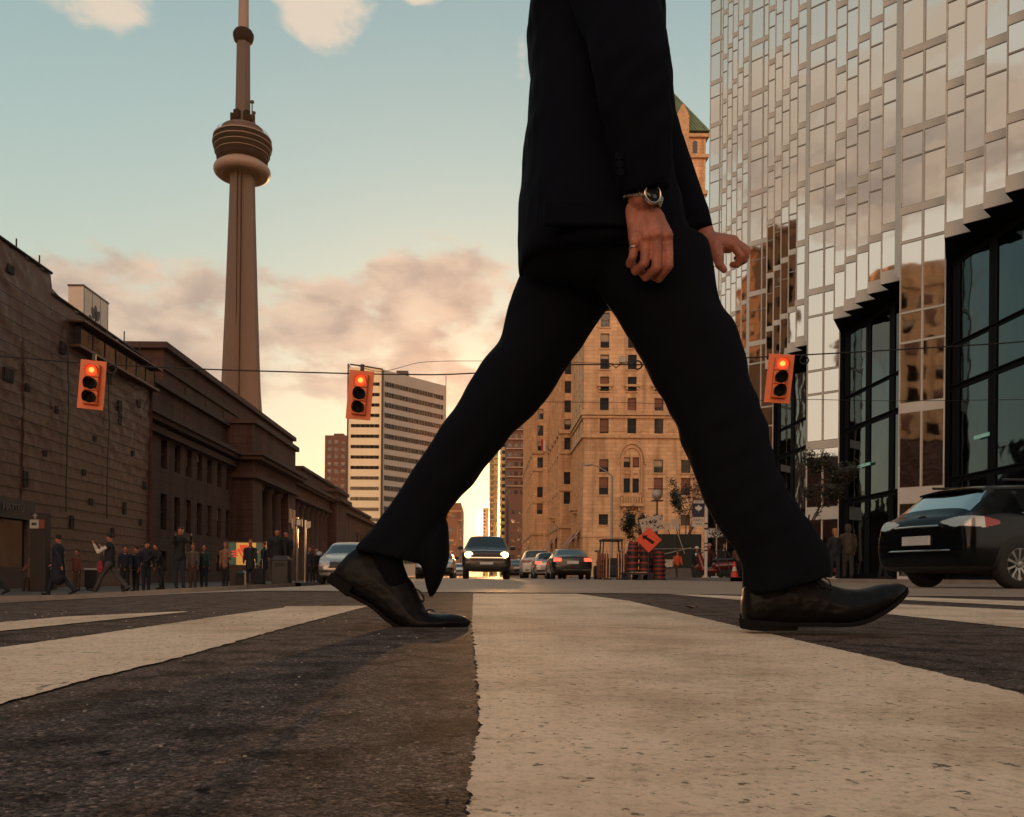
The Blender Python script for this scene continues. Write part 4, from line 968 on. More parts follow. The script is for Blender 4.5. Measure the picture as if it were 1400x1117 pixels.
# ---- building wrapped in plastic sheeting
def wrapped():
    X = -20.0; Y0, Y1 = 14.0, 51.0; og = (X, 40, -.7)
    t = thing("wrapped_building", "building under renovation wrapped in wrinkled brown sheeting with straps", "building", og)
    core = MB(); core.bb(-45, X - .35, Y0, Y1 - .05, -.8, 12.4); core.build("wall", M_brown, t, og)
    top = lambda y: 13.85 if y < 39.3 else 12.95 - (y - 39.3) * .02
    sheet_ = MB(); ny, nz_ = 230, 90; vs = []
    def off(y, z):
        q = Vector((y * .55 + z * .35, z * .5 - y * .1, 0))
        r = abs(noise.noise(Vector((y * .8 + z * .9, z * .35, 3)))) ; r2 = abs(noise.noise(Vector((y * 2.3 - z * .9, z * 1.1, 7)))); r3 = abs(noise.noise(Vector((y * 4.5 + z * 2, z * 2.6, 1))))
        hang = .5 + .5 * noise.noise(Vector((y * .15, z * .2, 11)))
        s = (z * 1.35) % 1.0
        puff = math.sin(math.pi * s) * .05
        up_ = min(1.0, max(z - 2, 0) / 9)
        d1 = (1 - abs(noise.noise(Vector((y * .9 + z * 1.3, z * .25 - y * .2, 3))))) ** 5; d2 = (1 - abs(noise.noise(Vector((y * 1.6 - z * .7, z * .45, 9))))) ** 8
        return (.13 * d1 + .12 * d2) * hang * (.12 + up_) + puff * .14
    for i in range(ny + 1):
        y = Y0 + (Y1 - Y0) * i / ny
        for j in range(nz_ + 1):
            z = 2.9 + (top(y) - 2.9) * j / nz_ if y < 37 else -.7 + (top(y) + .7) * j / nz_
            vs.append((X - .05 + off(y, z), y, z))
    fs = []
    for i in range(ny):
        for j in range(nz_):
            a = i * (nz_ + 1) + j; fs.append((a, a + nz_ + 1, a + nz_ + 2, a + 1))
    sheet_.add(vs, fs)
    # rolled top edge and end return
    sheet_.add([(X + .15, Y1, -.7), (X + .15, Y1, 12.7), (X - 1.0, Y1 + .05, 12.7), (X - 1.0, Y1 + .05, -.7)], [(0, 1, 2, 3)])
    sheet_.build("wrap_sheet", M_wrap, t, og, True)
    for k in range(25):
        z = .2 + k * .5
        if z > 12.4: break
        y_a = Y0 if z > 3.1 else 37.2
        b = MB(); n = 60; b.tube([(X + .06 + .85 * off(y, z + .02) + .012, y, z + .04 * noise.noise(Vector((y * .3, z, 0)))) for y in [y_a + (Y1 - y_a) * q / n for q in range(n + 1)]], .017, 5); b.build("strap", M_strap, t, og)
    for px in (60, 140, 160): pass
    for Y in (29, 33.8, 40.6, 45): 
        b = MB(); b.tube([(X + .12 + .9 * off(Y, z), Y + .05 * math.sin(z), z) for z in [3 + q * .5 for q in range(int((top(Y) - 3) / .5))]], .03, 5); b.build("batten", M_strap, t, og)
    rim = MB(); n = 50
    rim.tube([(X + .05, Y0 + (39.2 - Y0) * q / n, 13.88) for q in range(n + 1)], .07, 6); rim.tube([(X + .05, 39.4 + (Y1 - 39.4) * q / n, top(39.4 + (Y1 - 39.4) * q / n) + .04) for q in range(n + 1)], .07, 6)
    for y in (36.5, 38.4, 44, 47.5, 49.6): rim.tube([(X - .1, y, 13 if y > 39 else 13.8), (X - .1, y, 13.6 if y > 39 else 14.4)], .035, 5)
    rim.build("roof_edge", M_strap, t, og)
    holes = [(10, 368, .7, .5), (82, 476, .55, .8), (8, 513, 1.0, .8), (147, 518, .5, .8), (33, 655, .5, 1.0), (161, 572, .5, .9), (186, 552, .6, .6), (124, 686, .5, .5), (170, 695, .5, 1.0), (98, 714, .45, .9), (154, 729, .4, .8), (114, 646, .4, .45), (160, 555, .6, .8), (180, 620, .3, .4), (197, 664, .5, .7), (60, 620, .35, .4), (128, 600, .4, .4), (192, 714, .25, .6), (35, 530, .4, .5), (75, 560, .3, .5)]
    for px, py, a, h in holes:
        Y = 1165 * 20 / (CX - px); p = P(px, py, Y)
        a *= .6; h *= .7
        b = MB(); b.mi = 0; x = X - .005 + off(p.y, p.z); b.bb(x - .2, x + .012, p.y - a / 2, p.y + a / 2, p.z - h / 2, p.z + h / 2); b.mi = 1
        for s in (-1, 1): b.bb(x, x + .02, p.y + s * a / 2 - .03, p.y + s * a / 2 + .03, p.z - h / 2, p.z + h / 2)
        b.build("opening", [M_black, M_strap], t, og)
    for k in range(7):                                                            # row of dark windows below the roof edge
        y = 41.4 + k * 1.33
        b = MB(); b.mi = 0; b.bb(X - .1, X + .38, y, y + 1.25, 11.2, 12.15); b.mi = 1; b.bb(X, X + .41, y + 1.25, y + 1.31, 11.15, 12.2); b.build("clerestory_window", [M_winglass, M_strap], t, og)
    b = MB(); b.bb(X - .2, X + .75, 41, 51, 12.2, 12.28); b.bb(X - .2, X + .55, 41, 51, 11.0, 11.12); b.build("ledge", M_wrap, t, og)
    # shop front at street level
    b = MB(); b.bb(X - .3, X + .5, Y0, 37.1, 2.35, 3.2); b.build("shop_fascia", mat("dark_fascia", (.018, .015, .016), .5), t, og)
    b = MB(); b.bb(X - .4, X + .12, Y0, 37.1, -.7, 2.35); b.build("shop_window", M_winglass, t, og)
    b = MB(); b.bb(X - .2, X + .3, Y0, 37.1, -.7, .35)
    for y in range(16, 38, 3): b.bb(X - .2, X + .22, y - .08, y + .08, .35, 2.35)
    b.build("shop_plinth", mat("plinth", (.10, .055, .045), .8), t, og)
    b = MB(); add_text(b, "HATSTU", .42, (X + .53, 35.35, 2.78), (0, 1, 0), (0, 0, 1), .03); b.build("lettering", mat("dull_letters", (.16, .13, .115), .6), t, og)
    b = MB(); add_text(b, "RATST", .40, (X + .53, 36.4, 2.78), (0, 1, 0), (0, 0, 1), .03) if False else None
    gl = thing("glass_railing", "pale glass railing on the roof of the wrapped building", "railing", (X - 1, 41, 13))
    b = MB(); b.add([(X - 1.2, 39.6, 12.9), (X - 1.2, 46.5, 12.9), (X - 1.2, 39.9, 14.35)], [(0, 1, 2)]); b.add([(X - 1.23, 39.6, 12.9), (X - 1.23, 46.5, 12.9), (X - 1.23, 39.9, 14.35)], [(0, 2, 1)])
    b.build("pane", glass_mat("pale_glass", (.35, .45, .48), .1, .6, 0), gl, (X - 1, 41, 13))
    b = MB(); b.tube([(X - 1.2, 39.7, 12.9), (X - 1.2, 39.7, 14.4), (X - 1.2, 46.6, 12.95)], .03, 5); b.build("rail", M_mull, gl, (X - 1, 41, 13))
wrapped()
def sign_block():
    og = (-67, 140, 0); t = thing("office_tower", "pale tower behind the wrapped building with dark emblem sign on top", "office tower", og)
    b = MB(); b.bb(-68.5, -66, 140, 149.3, 0, 47.2); b.build("wall", mat("pale_sign_wall", (.52, .42, .34), .7, var=.08, vs=.5), t, og)
    Md = mat("dark_sign", (.04, .025, .022), .6)
    e = MB(); X = -65.97
    for s, q in ((-1, 25), (0, 0), (1, -25)):
        cy_, cz = 144.3 + s * .9, 44.4 - abs(s) * .5; pts = []
        for k in range(12):
            a = 2 * math.pi * k / 12; p = Vector((.55 * math.cos(a) * (1 - .3 * math.sin(a)), 1.0 * math.sin(a))); r = R(q); pts.append((cy_ + p.x * math.cos(r) - p.y * math.sin(r), cz + p.x * math.sin(r) + p.y * math.cos(r)))
        e.add([(X, y, z) for y, z in pts] + [(X + .1, y, z) for y, z in pts], [tuple(range(12, 24))] + [(k, (k + 1) % 12, (k + 1) % 12 + 12, k + 12) for k in range(12)])
    e.build("emblem", Md, t, og)
    e = MB(); add_text(e, "Bccom", 1.9, (X + .05, 144.5, 42.4), (0, 1, 0), (0, 0, 1), .1); e.build("lettering", Md, t, og)
    p = MB()
    for k in range(4): p.bb(-65.99, -65.95, 140.2 + k * 2.95, 140.26 + k * 2.95, 30, 47.1)
    p.bb(-68.6, -65.9, 139.9, 149.4, 47.2, 47.5); p.build("panel_joint", Md, t, og)
sign_block()

# ---- buildings across the street behind the photographer, seen only mirrored in the gold glass
def mirror_block(label, x0, x1, y0, y1, h, m):
    og = (x0, y0, 0); t = thing("city_building", label, "building", og); b = MB(); b.bb(x0, x1, y0, y1, -.8, h); b.bb(x0 - .4, x1 + .4, y0 - .4, y1 + .4, h, h + .8); b.bb(x0 + 3, x1 - 3, y0 + 3, y1 - 3, h + .8, h + 4); b.build("wall", m, t, og)
    sp = []
    z = 3.0
    while z < h - 2.5:
        y = y0 + 2
        while y < y1 - 1: sp.append(((x1 + .02, y, z), (1, 0), 1.6, 2.1, 'sash')); y += 3.4
        x = x0 + 2
        while x < x1 - 1: sp.append(((x, y1 + .02, z), (0, 1), 1.6, 2.1, 'sash')); x += 3.4
        z += 3.6
    place_windows(t, og, sp, None, 60)
mirror_block("tan city building beside the wrapped one, mirrored in the gold glass", -80, -58, -12, 10, 42, M_hotel)
mirror_block("high amber stone tower mirrored in the gold tower's farther bays", -84, -62, 27, 40, 58, mat("amber_stone", (.30, .145, .075), .85, var=.2, vs=.5))
mirror_block("lower brown building mirrored in the gold glass", -60, -42, -34, -14, 25, M_brown)
mirror_block("tallest tan tower mirrored in the gold glass", -125, -100, -40, -18, 58, M_hotel)
mirror_block("dark office block behind the photographer on the right, mirrored in the cars", 16, 60, -62, -34, 40, M_brown)
# ------------------------------------------------------------------ vehicles
def car_paint(name, col, metal=.3, rough=.22): return mat(name, col, rough, metal, var=.04, vs=1, coat=.25)
M_tyre = mat("tyre_rubber", (.012, .012, .012), .8)
M_rim = mat("alloy_rim", (.28, .27, .26), .3, .9)
M_trim = mat("black_trim", (.012, .012, .013), .5)
M_cglass = glass_mat("car_glass", (.012, .014, .016), .03, 0, 0, 1, .8)
M_chrome = mat("chrome", (.6, .58, .55), .12, 1.0)
M_plate = mat("pale_number_plate", (.55, .53, .50), .5)
M_red = mat("red_lamp_glass", (.30, .012, .010), .2)
M_redlit = glow("lit_tail_lamp", (1.0, .10, .05), 1.6)
M_head = mat("clear_lamp_glass", (.5, .48, .45), .12)
M_headlit = glow("lit_headlamp", (1.0, .62, .22), 9.0)

def tyre_mesh(r=.33, w=.20):
    b = MB(); b.lathe([(r - .11, -w / 2), (r - .03, -w / 2), (r, -w / 2 + .04), (r, w / 2 - .04), (r - .03, w / 2), (r - .11, w / 2)], (0, 0, 0), 36, 'X', False); return b.mesh("wheel", M_tyre, smooth=True)
def rim_mesh(r=.23, n=10, w=.20):
    b = MB(); b.lathe([(r, -w / 2 + .01), (r, w / 2 - .005), (r - .02, w / 2), (r - .025, w / 2 - .04), (.0, w / 2 - .09)], (0, 0, 0), 30, 'X', False)
    for k in range(n):
        a = 2 * math.pi * k / n; d = Vector((0, math.cos(a), math.sin(a))); s = Vector((0, -d.z, d.y))
        rings = []
        for q, ww, x in ((.035, .020, w / 2 - .02), (r * .5, .014, w / 2 - .012), (r - .01, .019, w / 2 - .006)):
            rings.append([d * q + s * ww + Vector((x, 0, 0)), d * q - s * ww + Vector((x, 0, 0)), d * q - s * ww + Vector((x - .03, 0, 0)), d * q + s * ww + Vector((x - .03, 0, 0))])
        b.loft(rings)
    b.lathe([(.05, w / 2 - .04), (.045, w / 2 - .005), (0, w / 2)], (0, 0, 0), 16, 'X'); return b.mesh("rim", M_rim)

SEDAN = dict(L=4.7, axle=(1.40, -1.35), track=.78, st=[
    (2.36, .34, .60, .63, .62, .60, .45, 0, 0), (2.28, .24, .68, .72, .80, .77, .58, 0, 0), (1.95, .20, .79, .85, .90, .86, .68, 0, 0), (1.05, .20, .91, .97, .91, .88, .74, 0, 1), (.95, .20, .92, 1.0, .91, .88, .74, 0, 1),
    (.32, .20, .95, 1.36, .91, .88, .60, 1, 0), (.22, .20, .95, 1.39, .91, .88, .60, 1, 0), (-.30, .20, .96, 1.43, .91, .88, .61, 1, 0), (-.38, .20, .96, 1.43, .91, .88, .61, 0, 0), (-.46, .20, .96, 1.43, .91, .88, .61, 1, 0), (-1.05, .20, .97, 1.37, .91, .88, .59, 0, 1), (-1.12, .20, .97, 1.34, .91, .88, .59, 0, 1),
    (-1.72, .22, 1.0, 1.07, .91, .86, .72, 0, 0), (-1.82, .22, 1.0, 1.055, .91, .86, .72, 0, 0), (-2.22, .26, .99, 1.05, .87, .82, .70, 0, 0), (-2.34, .36, .90, .95, .78, .76, .60, 0, 0)])
HATCH = dict(L=4.4, axle=(1.29, -1.31), track=.78, st=[
    (2.22, .34, .62, .66, .62, .60, .45, 0, 0), (2.14, .24, .72, .77, .80, .77, .58, 0, 0), (1.8, .20, .84, .90, .88, .85, .68, 0, 0), (1.05, .20, .95, 1.02, .89, .87, .74, 0, 1), (.95, .20, .96, 1.05, .89, .87, .74, 0, 1),
    (.25, .20, .98, 1.40, .89, .87, .60, 1, 0), (.15, .20, .98, 1.43, .89, .87, .60, 1, 0), (-.42, .20, 1.0, 1.475, .89, .87, .61, 1, 0), (-.50, .20, 1.0, 1.475, .89, .87, .61, 0, 0), (-.58, .20, 1.0, 1.475, .89, .87, .61, 1, 0), (-1.30, .20, 1.02, 1.455, .89, .87, .60, 0, 0), (-1.52, .20, 1.02, 1.43, .89, .86, .58, 0, 1), (-1.58, .20, 1.02, 1.41, .89, .86, .58, 0, 1),
    (-1.98, .22, 1.0, 1.06, .89, .84, .64, 0, 0), (-2.03, .22, 1.0, 1.02, .89, .84, .64, 0, 0), (-2.12, .25, .93, .97, .87, .80, .62, 0, 0), (-2.18, .32, .80, .84, .80, .76, .60, 0, 0)])
SUV = dict(L=4.9, axle=(1.5, -1.45), track=.82, st=[
    (2.46, .42, .98, 1.02, .80, .80, .66, 0, 0), (2.40, .32, 1.06, 1.11, .93, .91, .74, 0, 0), (2.1, .30, 1.10, 1.16, .98, .95, .80, 0, 0), (1.12, .30, 1.17, 1.23, .99, .96, .82, 0, 1), (1.05, .30, 1.18, 1.26, .99, .96, .82, 0, 1),
    (.48, .30, 1.20, 1.74, .99, .96, .68, 1, 0), (.38, .30, 1.20, 1.77, .99, .96, .68, 1, 0), (-.4, .30, 1.20, 1.82, .99, .96, .69, 1, 0), (-.5, .30, 1.20, 1.82, .99, .96, .69, 0, 0), (-.6, .30, 1.20, 1.82, .99, .96, .69, 1, 0), (-1.9, .30, 1.21, 1.80, .99, .95, .69, 0, 0), (-2.18, .30, 1.21, 1.76, .99, .94, .68, 0, 1), (-2.22, .30, 1.21, 1.74, .99, .94, .68, 0, 1),
    (-2.38, .32, 1.20, 1.26, .98, .93, .76, 0, 0), (-2.41, .32, 1.19, 1.22, .98, .93, .76, 0, 0), (-2.46, .38, 1.06, 1.10, .94, .90, .74, 0, 0), (-2.48, .46, .80, .84, .90, .86, .72, 0, 0)])

def make_car(name, label, cat, prof, paint, loc, rz, group=None, lit=None, rear=None, lv=3, rim_n=10, wr=.33):
    t = thing(name, label, cat, loc, rz, group)
    bm = bmesh.new(); rings = []; tags = []
    for (y, zb, zl, zr, wl, wb, wr_, ts, tt) in prof['st']:
        half = [(0, zb), (wl * .78, zb), (wl * .96, zb + .07), (wl, zb + .22), (wl + .005, zb + (zl - zb) * .62), (wb + .012, zl - .06), (wb, zl), (wr_ + .035, zr - .055), (wr_ * .86, zr), (0, zr + .018)]
        ring = half + [(-x, z) for x, z in half[-2:0:-1]]
        rings.append([bm.verts.new((x, y, z)) for x, z in ring]); tags.append((ts, tt))
    n = len(rings[0])
    for i in range(len(rings) - 1):
        ts, tt = tags[i]
        for j in range(n):
            f = bm.faces.new((rings[i][j], rings[i][(j + 1) % n], rings[i + 1][(j + 1) % n], rings[i + 1][j]))
            a = min(j, n - 1 - j)
            f.material_index = 1 if (ts and a == 6) or (tt and a in (7, 8)) else 0
    bm.faces.new(rings[0][::-1]); bm.faces.new(rings[-1])
    bmesh.ops.recalc_face_normals(bm, faces=bm.faces)
    me = bpy.data.meshes.new("car_shell"); bm.to_mesh(me); bm.free()
    for m_ in (paint, M_cglass): me.materials.append(m_)
    o = link("car_shell", me); sm = o.modifiers.new("s", 'SUBSURF'); sm.levels = lv; sm.render_levels = lv
    me = baked(o)
    L2, st = prof['L'] / 2, prof['st']
    zl_f, zl_r = st[2][2], st[-3][2]
    parts = {}
    for p in me.polygons:
        c = p.center; k = 'window' if p.material_index == 1 else 'body'
        if k == 'body':
            zb = st[4][1]
            for wy in prof['axle']:
                if abs(c.x) > .5 and math.hypot(c.y - wy, c.z - wr) < wr + .055: k = 'wheel_housing'
            if k == 'body' and c.z < zb + .10: k = 'lower_trim'
            if k == 'body' and c.y > L2 - .45 and (math.hypot((abs(c.x) - .70) / 1.25, c.z - zl_f + .15) < .125 if prof is SUV else zl_f - .24 < c.z < zl_f - .06 and abs(c.x) > .46): k = 'headlight'
            elif k == 'body' and c.y > L2 - .14 and abs(c.x) < .50 and zl_f - .30 < c.z < zl_f - .10: k = 'grille'
            elif k == 'body' and rear and rear(c): k = rear(c)
            elif k == 'body' and not rear and c.y < -L2 + .22 and zl_r - .20 < c.z < zl_r - .04 and abs(c.x) > .50: k = 'tail_light'
        if k in ('headlight', 'tail_light', 'window', 'wheel_housing', 'light_edge'):
            k = (k, c.x > 0, round(c.y * 1.2) if k == 'wheel_housing' else 0) if k != 'window' else (k, 'front' if (abs(p.normal.x) < .55 and c.y > 0) else 'rear' if abs(p.normal.x) < .55 else (c.x > 0, c.y > -.42 if prof is not SUV else c.y > -.5))
        parts.setdefault(k, []).append(p.index)
    mm = {'body': paint, 'window': M_cglass, 'wheel_housing': M_trim, 'lower_trim': M_trim, 'headlight': M_headlit if lit == 'head' else M_head, 'grille': M_trim, 'tail_light': M_redlit if lit == 'tail' else M_red, 'light_edge': M_redlit if lit == 'tail' else M_red, 'lamp_cluster': M_head}
    for k, idx in parts.items():
        nm = k[0] if isinstance(k, tuple) else k
        b = MB(); mp = {}
        for i in idx:
            f = []
            for v in me.polygons[i].vertices:
                if v not in mp: mp[v] = len(b.v); b.v.append(me.vertices[v].co.copy())
                f.append(mp[v])
            b.f.append(f); b.m.append(0)
        part = bpy.data.meshes.new(nm); part.from_pydata([tuple(v) for v in b.v], [], b.f); part.materials.append(mm[nm]); part.polygons.foreach_set('use_smooth', [True] * len(b.f))
        link(nm, part, t)
    bpy.data.meshes.remove(me)
    tm, rm = tyre_mesh(wr), rim_mesh(wr - .095, rim_n)
    for wy in prof['axle']:
        for s in (-1, 1):
            w = link("wheel", tm, t, (s * (prof['track'] + .02), wy, wr)); w.rotation_euler = (R(17), 0, 0 if s > 0 else math.pi); link("rim", rm, w)
    b = MB(); b.bb(-.26, .26, -L2 - .012, -L2 + .02, st[-1][2] - .20 if prof is not SUV else .80, st[-1][2] - .07 if prof is not SUV else .93); b.build("number_plate", M_plate, t, bevel=.004)
    b = MB(); b.bb(-.26, .26, L2 - .02, L2 + .018, .40 if prof is not SUV else .56, .52 if prof is not SUV else .68); b.build("number_plate", M_plate, t, bevel=.004)
    for s in (-1, 1):
        b = MB(); y = st[5][0] + .42; z = st[5][2] + .06
        b.lathe([(0, -.05), (.07, -.04), (.09, 0), (.075, .05), (0, .06)], (0, 0, 0), 12, 'Y'); b.v = [Vector((p.x * 1.35 + s * (st[5][5] + .11), p.y + y, p.z * .85 + z)) for p in b.v]; b.build("door_mirror", paint, t, smooth=True)
        b = MB(); b.bb(s * (st[7][5] + .008) - .012, s * (st[7][5] + .008) + .012, -.62 - .1, -.62 + .1, st[7][2] - .13, st[7][2] - .10); b.build("door_handle", M_chrome, t, bevel=.005)
    b = MB(); zbp = st[4][1] + .24
    for y in (L2 - .02, -L2 + .02):
        if rear and y < 0: continue
        b = MB(); n_ = 10; b.loft([[(x, y + math.copysign(.035 - .25 * (x / .85) ** 2 * .5, y) + q, zbp + w_) for q, w_ in ((-.03, -.035), (.03, -.035), (.03, .035), (-.03, .035))] for x in [-.78 + 1.56 * i / n_ for i in range(n_ + 1)]]); b.build("bumper", M_trim, t)
    return t

# dark wagon turning on the right
def wagon_rear(c):
    if c.y < -1.62 and .80 < c.z < .985 and abs(c.x) > .40:
        # almond lamp that narrows as it wraps round the corner
        q = (-c.y - 1.62) / .5; mid = .895
        mid += .03 * max(0, q - .4)
        if abs(c.z - mid) < .075 * min(1, .30 + q * 1.5) * (1 if abs(c.x) > .62 else max(0, (abs(c.x) - .36) / .26)):
            return 'light_edge' if c.y > -1.86 else 'tail_light'
    return None
M_black_paint = mat("black_metallic_paint", (.004, .005, .006), .16, 0, var=.04, spec=.2)
mm_rear = mat("clear_grey_lamp", (.42, .38, .34), .15, .4)
wg = make_car("station_wagon", "dark metallic hatchback wagon turning on the right, seen from its rear corner", "car", HATCH, M_black_paint, (8.29, 12.66, 0), R(-76), rear=wagon_rear, lv=4)
for ch in wg.children:
    if ch.name.startswith("tail_light"):
        ch.data = ch.data.copy(); ch.data.materials[0] = mm_rear; ch['label'] = "clear pale rear lamp glass"
    if ch.name.startswith("window") and len(ch.data.polygons) and sum(p.normal.y for p in ch.data.polygons) < -.3 * len(ch.data.polygons):
        ch.data.materials[0] = glass_mat("sky_mirroring_rear_glass", (.50, .52, .50), .06, 1.0, 0)
    if ch.name.startswith("light_edge"):
        ch['label'] = "red outer end of the rear lamp"
b = MB(); b.loft([[(x, -1.50 + .05 * (x / .6) ** 2, 1.442 - .03 * (x / .6) ** 2), (x, -1.70 + .07 * (x / .6) ** 2, 1.40 - .03 * (x / .6) ** 2), (x, -1.69 + .07 * (x / .6) ** 2, 1.375 - .03 * (x / .6) ** 2), (x, -1.50 + .05 * (x / .6) ** 2, 1.40 - .03 * (x / .6) ** 2)] for x in [-.58 + .116 * i for i in range(11)]]); b.build("spoiler", M_black_paint, wg, smooth=False)
b = MB(); b.tube([(-.42, -2.195, .86), (0, -2.235, .862), (.42, -2.195, .86)], .014, 6); b.tube([(-.72, -2.10, .52), (-.5, -2.205, .52), (0, -2.24, .52), (.5, -2.205, .52), (.72, -2.10, .52)], .012, 6); b.build("chrome_strip", M_chrome, wg)
b = MB(); b.lathe([(0, -.012), (.055, -.006), (.06, 0), (.05, .008), (0, .01)], (0, 0, 0), 20, 'Y'); b.v = [Vector((p.x * 1.6, -p.y - 2.085, p.z * .7 + .985)) for p in b.v]; b.build("oval_emblem", M_trim, wg)
b = MB(); b.tube([(-.63, -1.35, 1.50), (-.64, -.6, 1.52), (-.62, .1, 1.47)], .02, 6); b.tube([(.63, -1.35, 1.50), (.64, -.6, 1.52), (.62, .1, 1.47)], .02, 6); b.build("roof_rail", M_trim, wg)
b = MB(); b.tube([(.886, .9, .985), (.885, .2, 1.005), (.884, -.5, 1.02), (.882, -1.28, 1.03)], .009, 5); b.build("window_trim", M_chrome, wg)

def at(px, Y): return ((px - CX) * Y / F)
M_darkp = car_paint("dark_grey_paint", (.02, .02, .022)); M_whitep = car_paint("white_paint", (.55, .52, .48), 0); M_silver = car_paint("silver_paint", (.36, .34, .32), .5)
M_redp = car_paint("dark_red_paint", (.22, .02, .015)); M_bluep = car_paint("dark_blue_paint", (.02, .022, .03))
G = "vehicles on the street between the buildings"
tr = make_car("pickup_truck", "dark high truck facing the camera with both headlights lit, in front of the sun", "truck", SUV, M_darkp, (at(665, 33.3), 35.7, 0), R(180), G, lit='head', wr=.38)
b = MB(); b.bb(-.62, .62, 2.43, 2.49, .72, .95)
b.build("grille_bar", M_trim, tr); b = MB(); b.bb(-.66, .66, 2.485, 2.50, .82, .86); b.build("chrome_strip", M_chrome, tr)
make_car("sedan", "dark sedan with glowing red tail lights waiting right of the street's middle", "car", SEDAN, M_darkp, (at(783.5, 37.5), 40, 0), 0, G, lit='tail')
make_car("hatchback", "glinting grey hatchback half hidden by the red-lit sedan", "car", HATCH, M_silver, (at(754, 46), 48.5, 0), 0, G, lit='tail')
make_car("sport_utility", "white high car parked behind the grey hatchback", "car", SUV, M_whitep, (at(735, 54), 56.5, 0), 0, G, wr=.37)
make_car("sedan", "dark sedan beside the truck's right flank, farther down the street", "car", SEDAN, M_darkp, (at(707, 64), 66, 0), 0, G, lit='tail')
make_car("hatchback", "small pale car far down the street left of the lit truck", "car", HATCH, M_whitep, (at(626, 88), 90, 0), R(180), G)
make_car("sedan", "dark car glimpsed between the walking man's rear shoe and trouser hem", "car", SEDAN, M_bluep, (at(593, 39), 41.3, gz(-2.3)), R(180), G, lit=None)
make_car("hatchback", "silver hatchback on the left seen behind the walking man's heel", "car", HATCH, M_silver, (at(462, 27.4), 29.8, gz(-4.9)), R(184), G, lit=None)
make_car("sport_utility", "pale high car behind the silver hatchback on the left", "car", SUV, M_silver, (at(468, 35), 38, gz(-5.5)), R(182), G, wr=.37)
# ------------------------------------------------------------------ the walking man in the dark suit
M_suit = mat("dark_suit_wool", (0.0034, 0.0039, 0.0078), 0.9, var=0.25, vs=40, bump=0.2, bs=900, spec=0.08)
M_suit2 = mat("dark_trouser_wool", (0.0034, 0.0037, 0.0070), 0.9, var=0.25, vs=40, bump=0.2, bs=900, spec=0.1)
M_skin = mat("skin", (0.36, 0.125, 0.078), 0.5, var=0.3, vs=45, bump=0.5, bs=260)
M_shoe = mat("black_leather", (0.006, 0.0055, 0.006), 0.42, var=0.25, vs=30, bump=0.12, bs=120, spec=0.13)
M_sole = mat("dark_sole_rubber", (0.007, 0.006, 0.006), 0.8, var=0.2, spec=.1)
M_hair = mat("dark_hair", (0.015, 0.01, 0.008), 0.6, var=0.3, vs=90, bump=0.5, bs=200)
M_steel = mat("watch_steel", (0.55, 0.50, 0.43), 0.25, 1.0, var=0.1)
M_dial = mat("dark_dial", (0.02, 0.02, 0.02), 0.15)
M_eye = mat("eye_white", (0.5, 0.48, 0.45), 0.3)
M_lace = mat("black_lace", (0.01, 0.01, 0.01), 0.8)
MANY = 1.75

def pair_rings(pairs, Y, n=28, p=0.92):
    out = []
    for a, b, t in pairs:
        A, B = P(*a, Y), P(*b, Y); c, h = (A + B) / 2, (B - A) / 2; ring = []
        for k in range(n):
            q = 2 * math.pi * k / n; cc, ss = math.cos(q), math.sin(q)
            ring.append(c + h * math.copysign(abs(cc) ** p, cc) + Vector((0, t, 0)) * math.copysign(abs(ss) ** p, ss))
        out.append(ring)
    return out

def smooth_pairs(pairs, k=4):
    """Catmull-Rom through the outline pairs"""
    out = []; n = len(pairs)
    flat = [(*a, *b, t) for a, b, t in pairs]
    for i in range(n - 1):
        p0, p1, p2, p3 = flat[max(i - 1, 0)], flat[i], flat[i + 1], flat[min(i + 2, n - 1)]
        for j in range(k):
            t = j / k
            v = [0.5 * (2 * b + (c - a) * t + (2 * a - 5 * b + 4 * c - d) * t * t + (3 * b - a - 3 * c + d) * t ** 3) for a, b, c, d in zip(p0, p1, p2, p3)]
            out.append(((v[0], v[1]), (v[2], v[3]), v[4]))
    out.append(pairs[-1]); return out

YF, YR = 1.67, 1.83     # front (near, right) leg and rear (far, left) leg
REAR = [((711, 360), (850, 385), .105), ((711, 374), (842, 405), .10), ((697, 405), (823, 432), .097), ((688, 437), (800, 466), .092), ((681, 471), (773, 505), .088),
        ((655, 501), (744, 548), .083), ((625, 559), (690, 609), .076), ((605, 583), (668, 634), .072), ((584, 613), (648, 660), .069),
        ((564, 640), (630, 678), .067), ((540, 678), (611, 706), .066), ((519, 708), (603, 724), .066), ((500, 731), (597, 744), .068), ((484, 751), (584, 772), .070)]
FRONT = [((790, 330), (968, 335), .105), ((802, 360), (973, 362), .103), ((822, 398), (977, 393), .10), ((837, 422), (984, 425), .096), ((854, 449), (1002, 450), .092),
         ((876, 486), (1015, 488), .088), ((893, 516), (1023, 526), .085), ((919, 568), (1040, 568), .081), ((932, 600), (1049, 602), .079),
         ((949, 638), (1056, 638), .077), ((963, 678), (1079, 683), .076), ((986, 722), (1105, 720), .076), ((1007, 753), (1124, 748), .077), ((1016, 778), (1131, 768), .078), ((1017.5, 812), (1132, 786), .078)]
FLAP = [((588, 735), (612, 712), .05), ((572, 758), (614, 740), .055), ((579, 781), (613, 768), .046), ((583, 798), (602, 796), .030), ((586, 810), (595, 809), .014), ((588, 818), (590, 818), .004)]

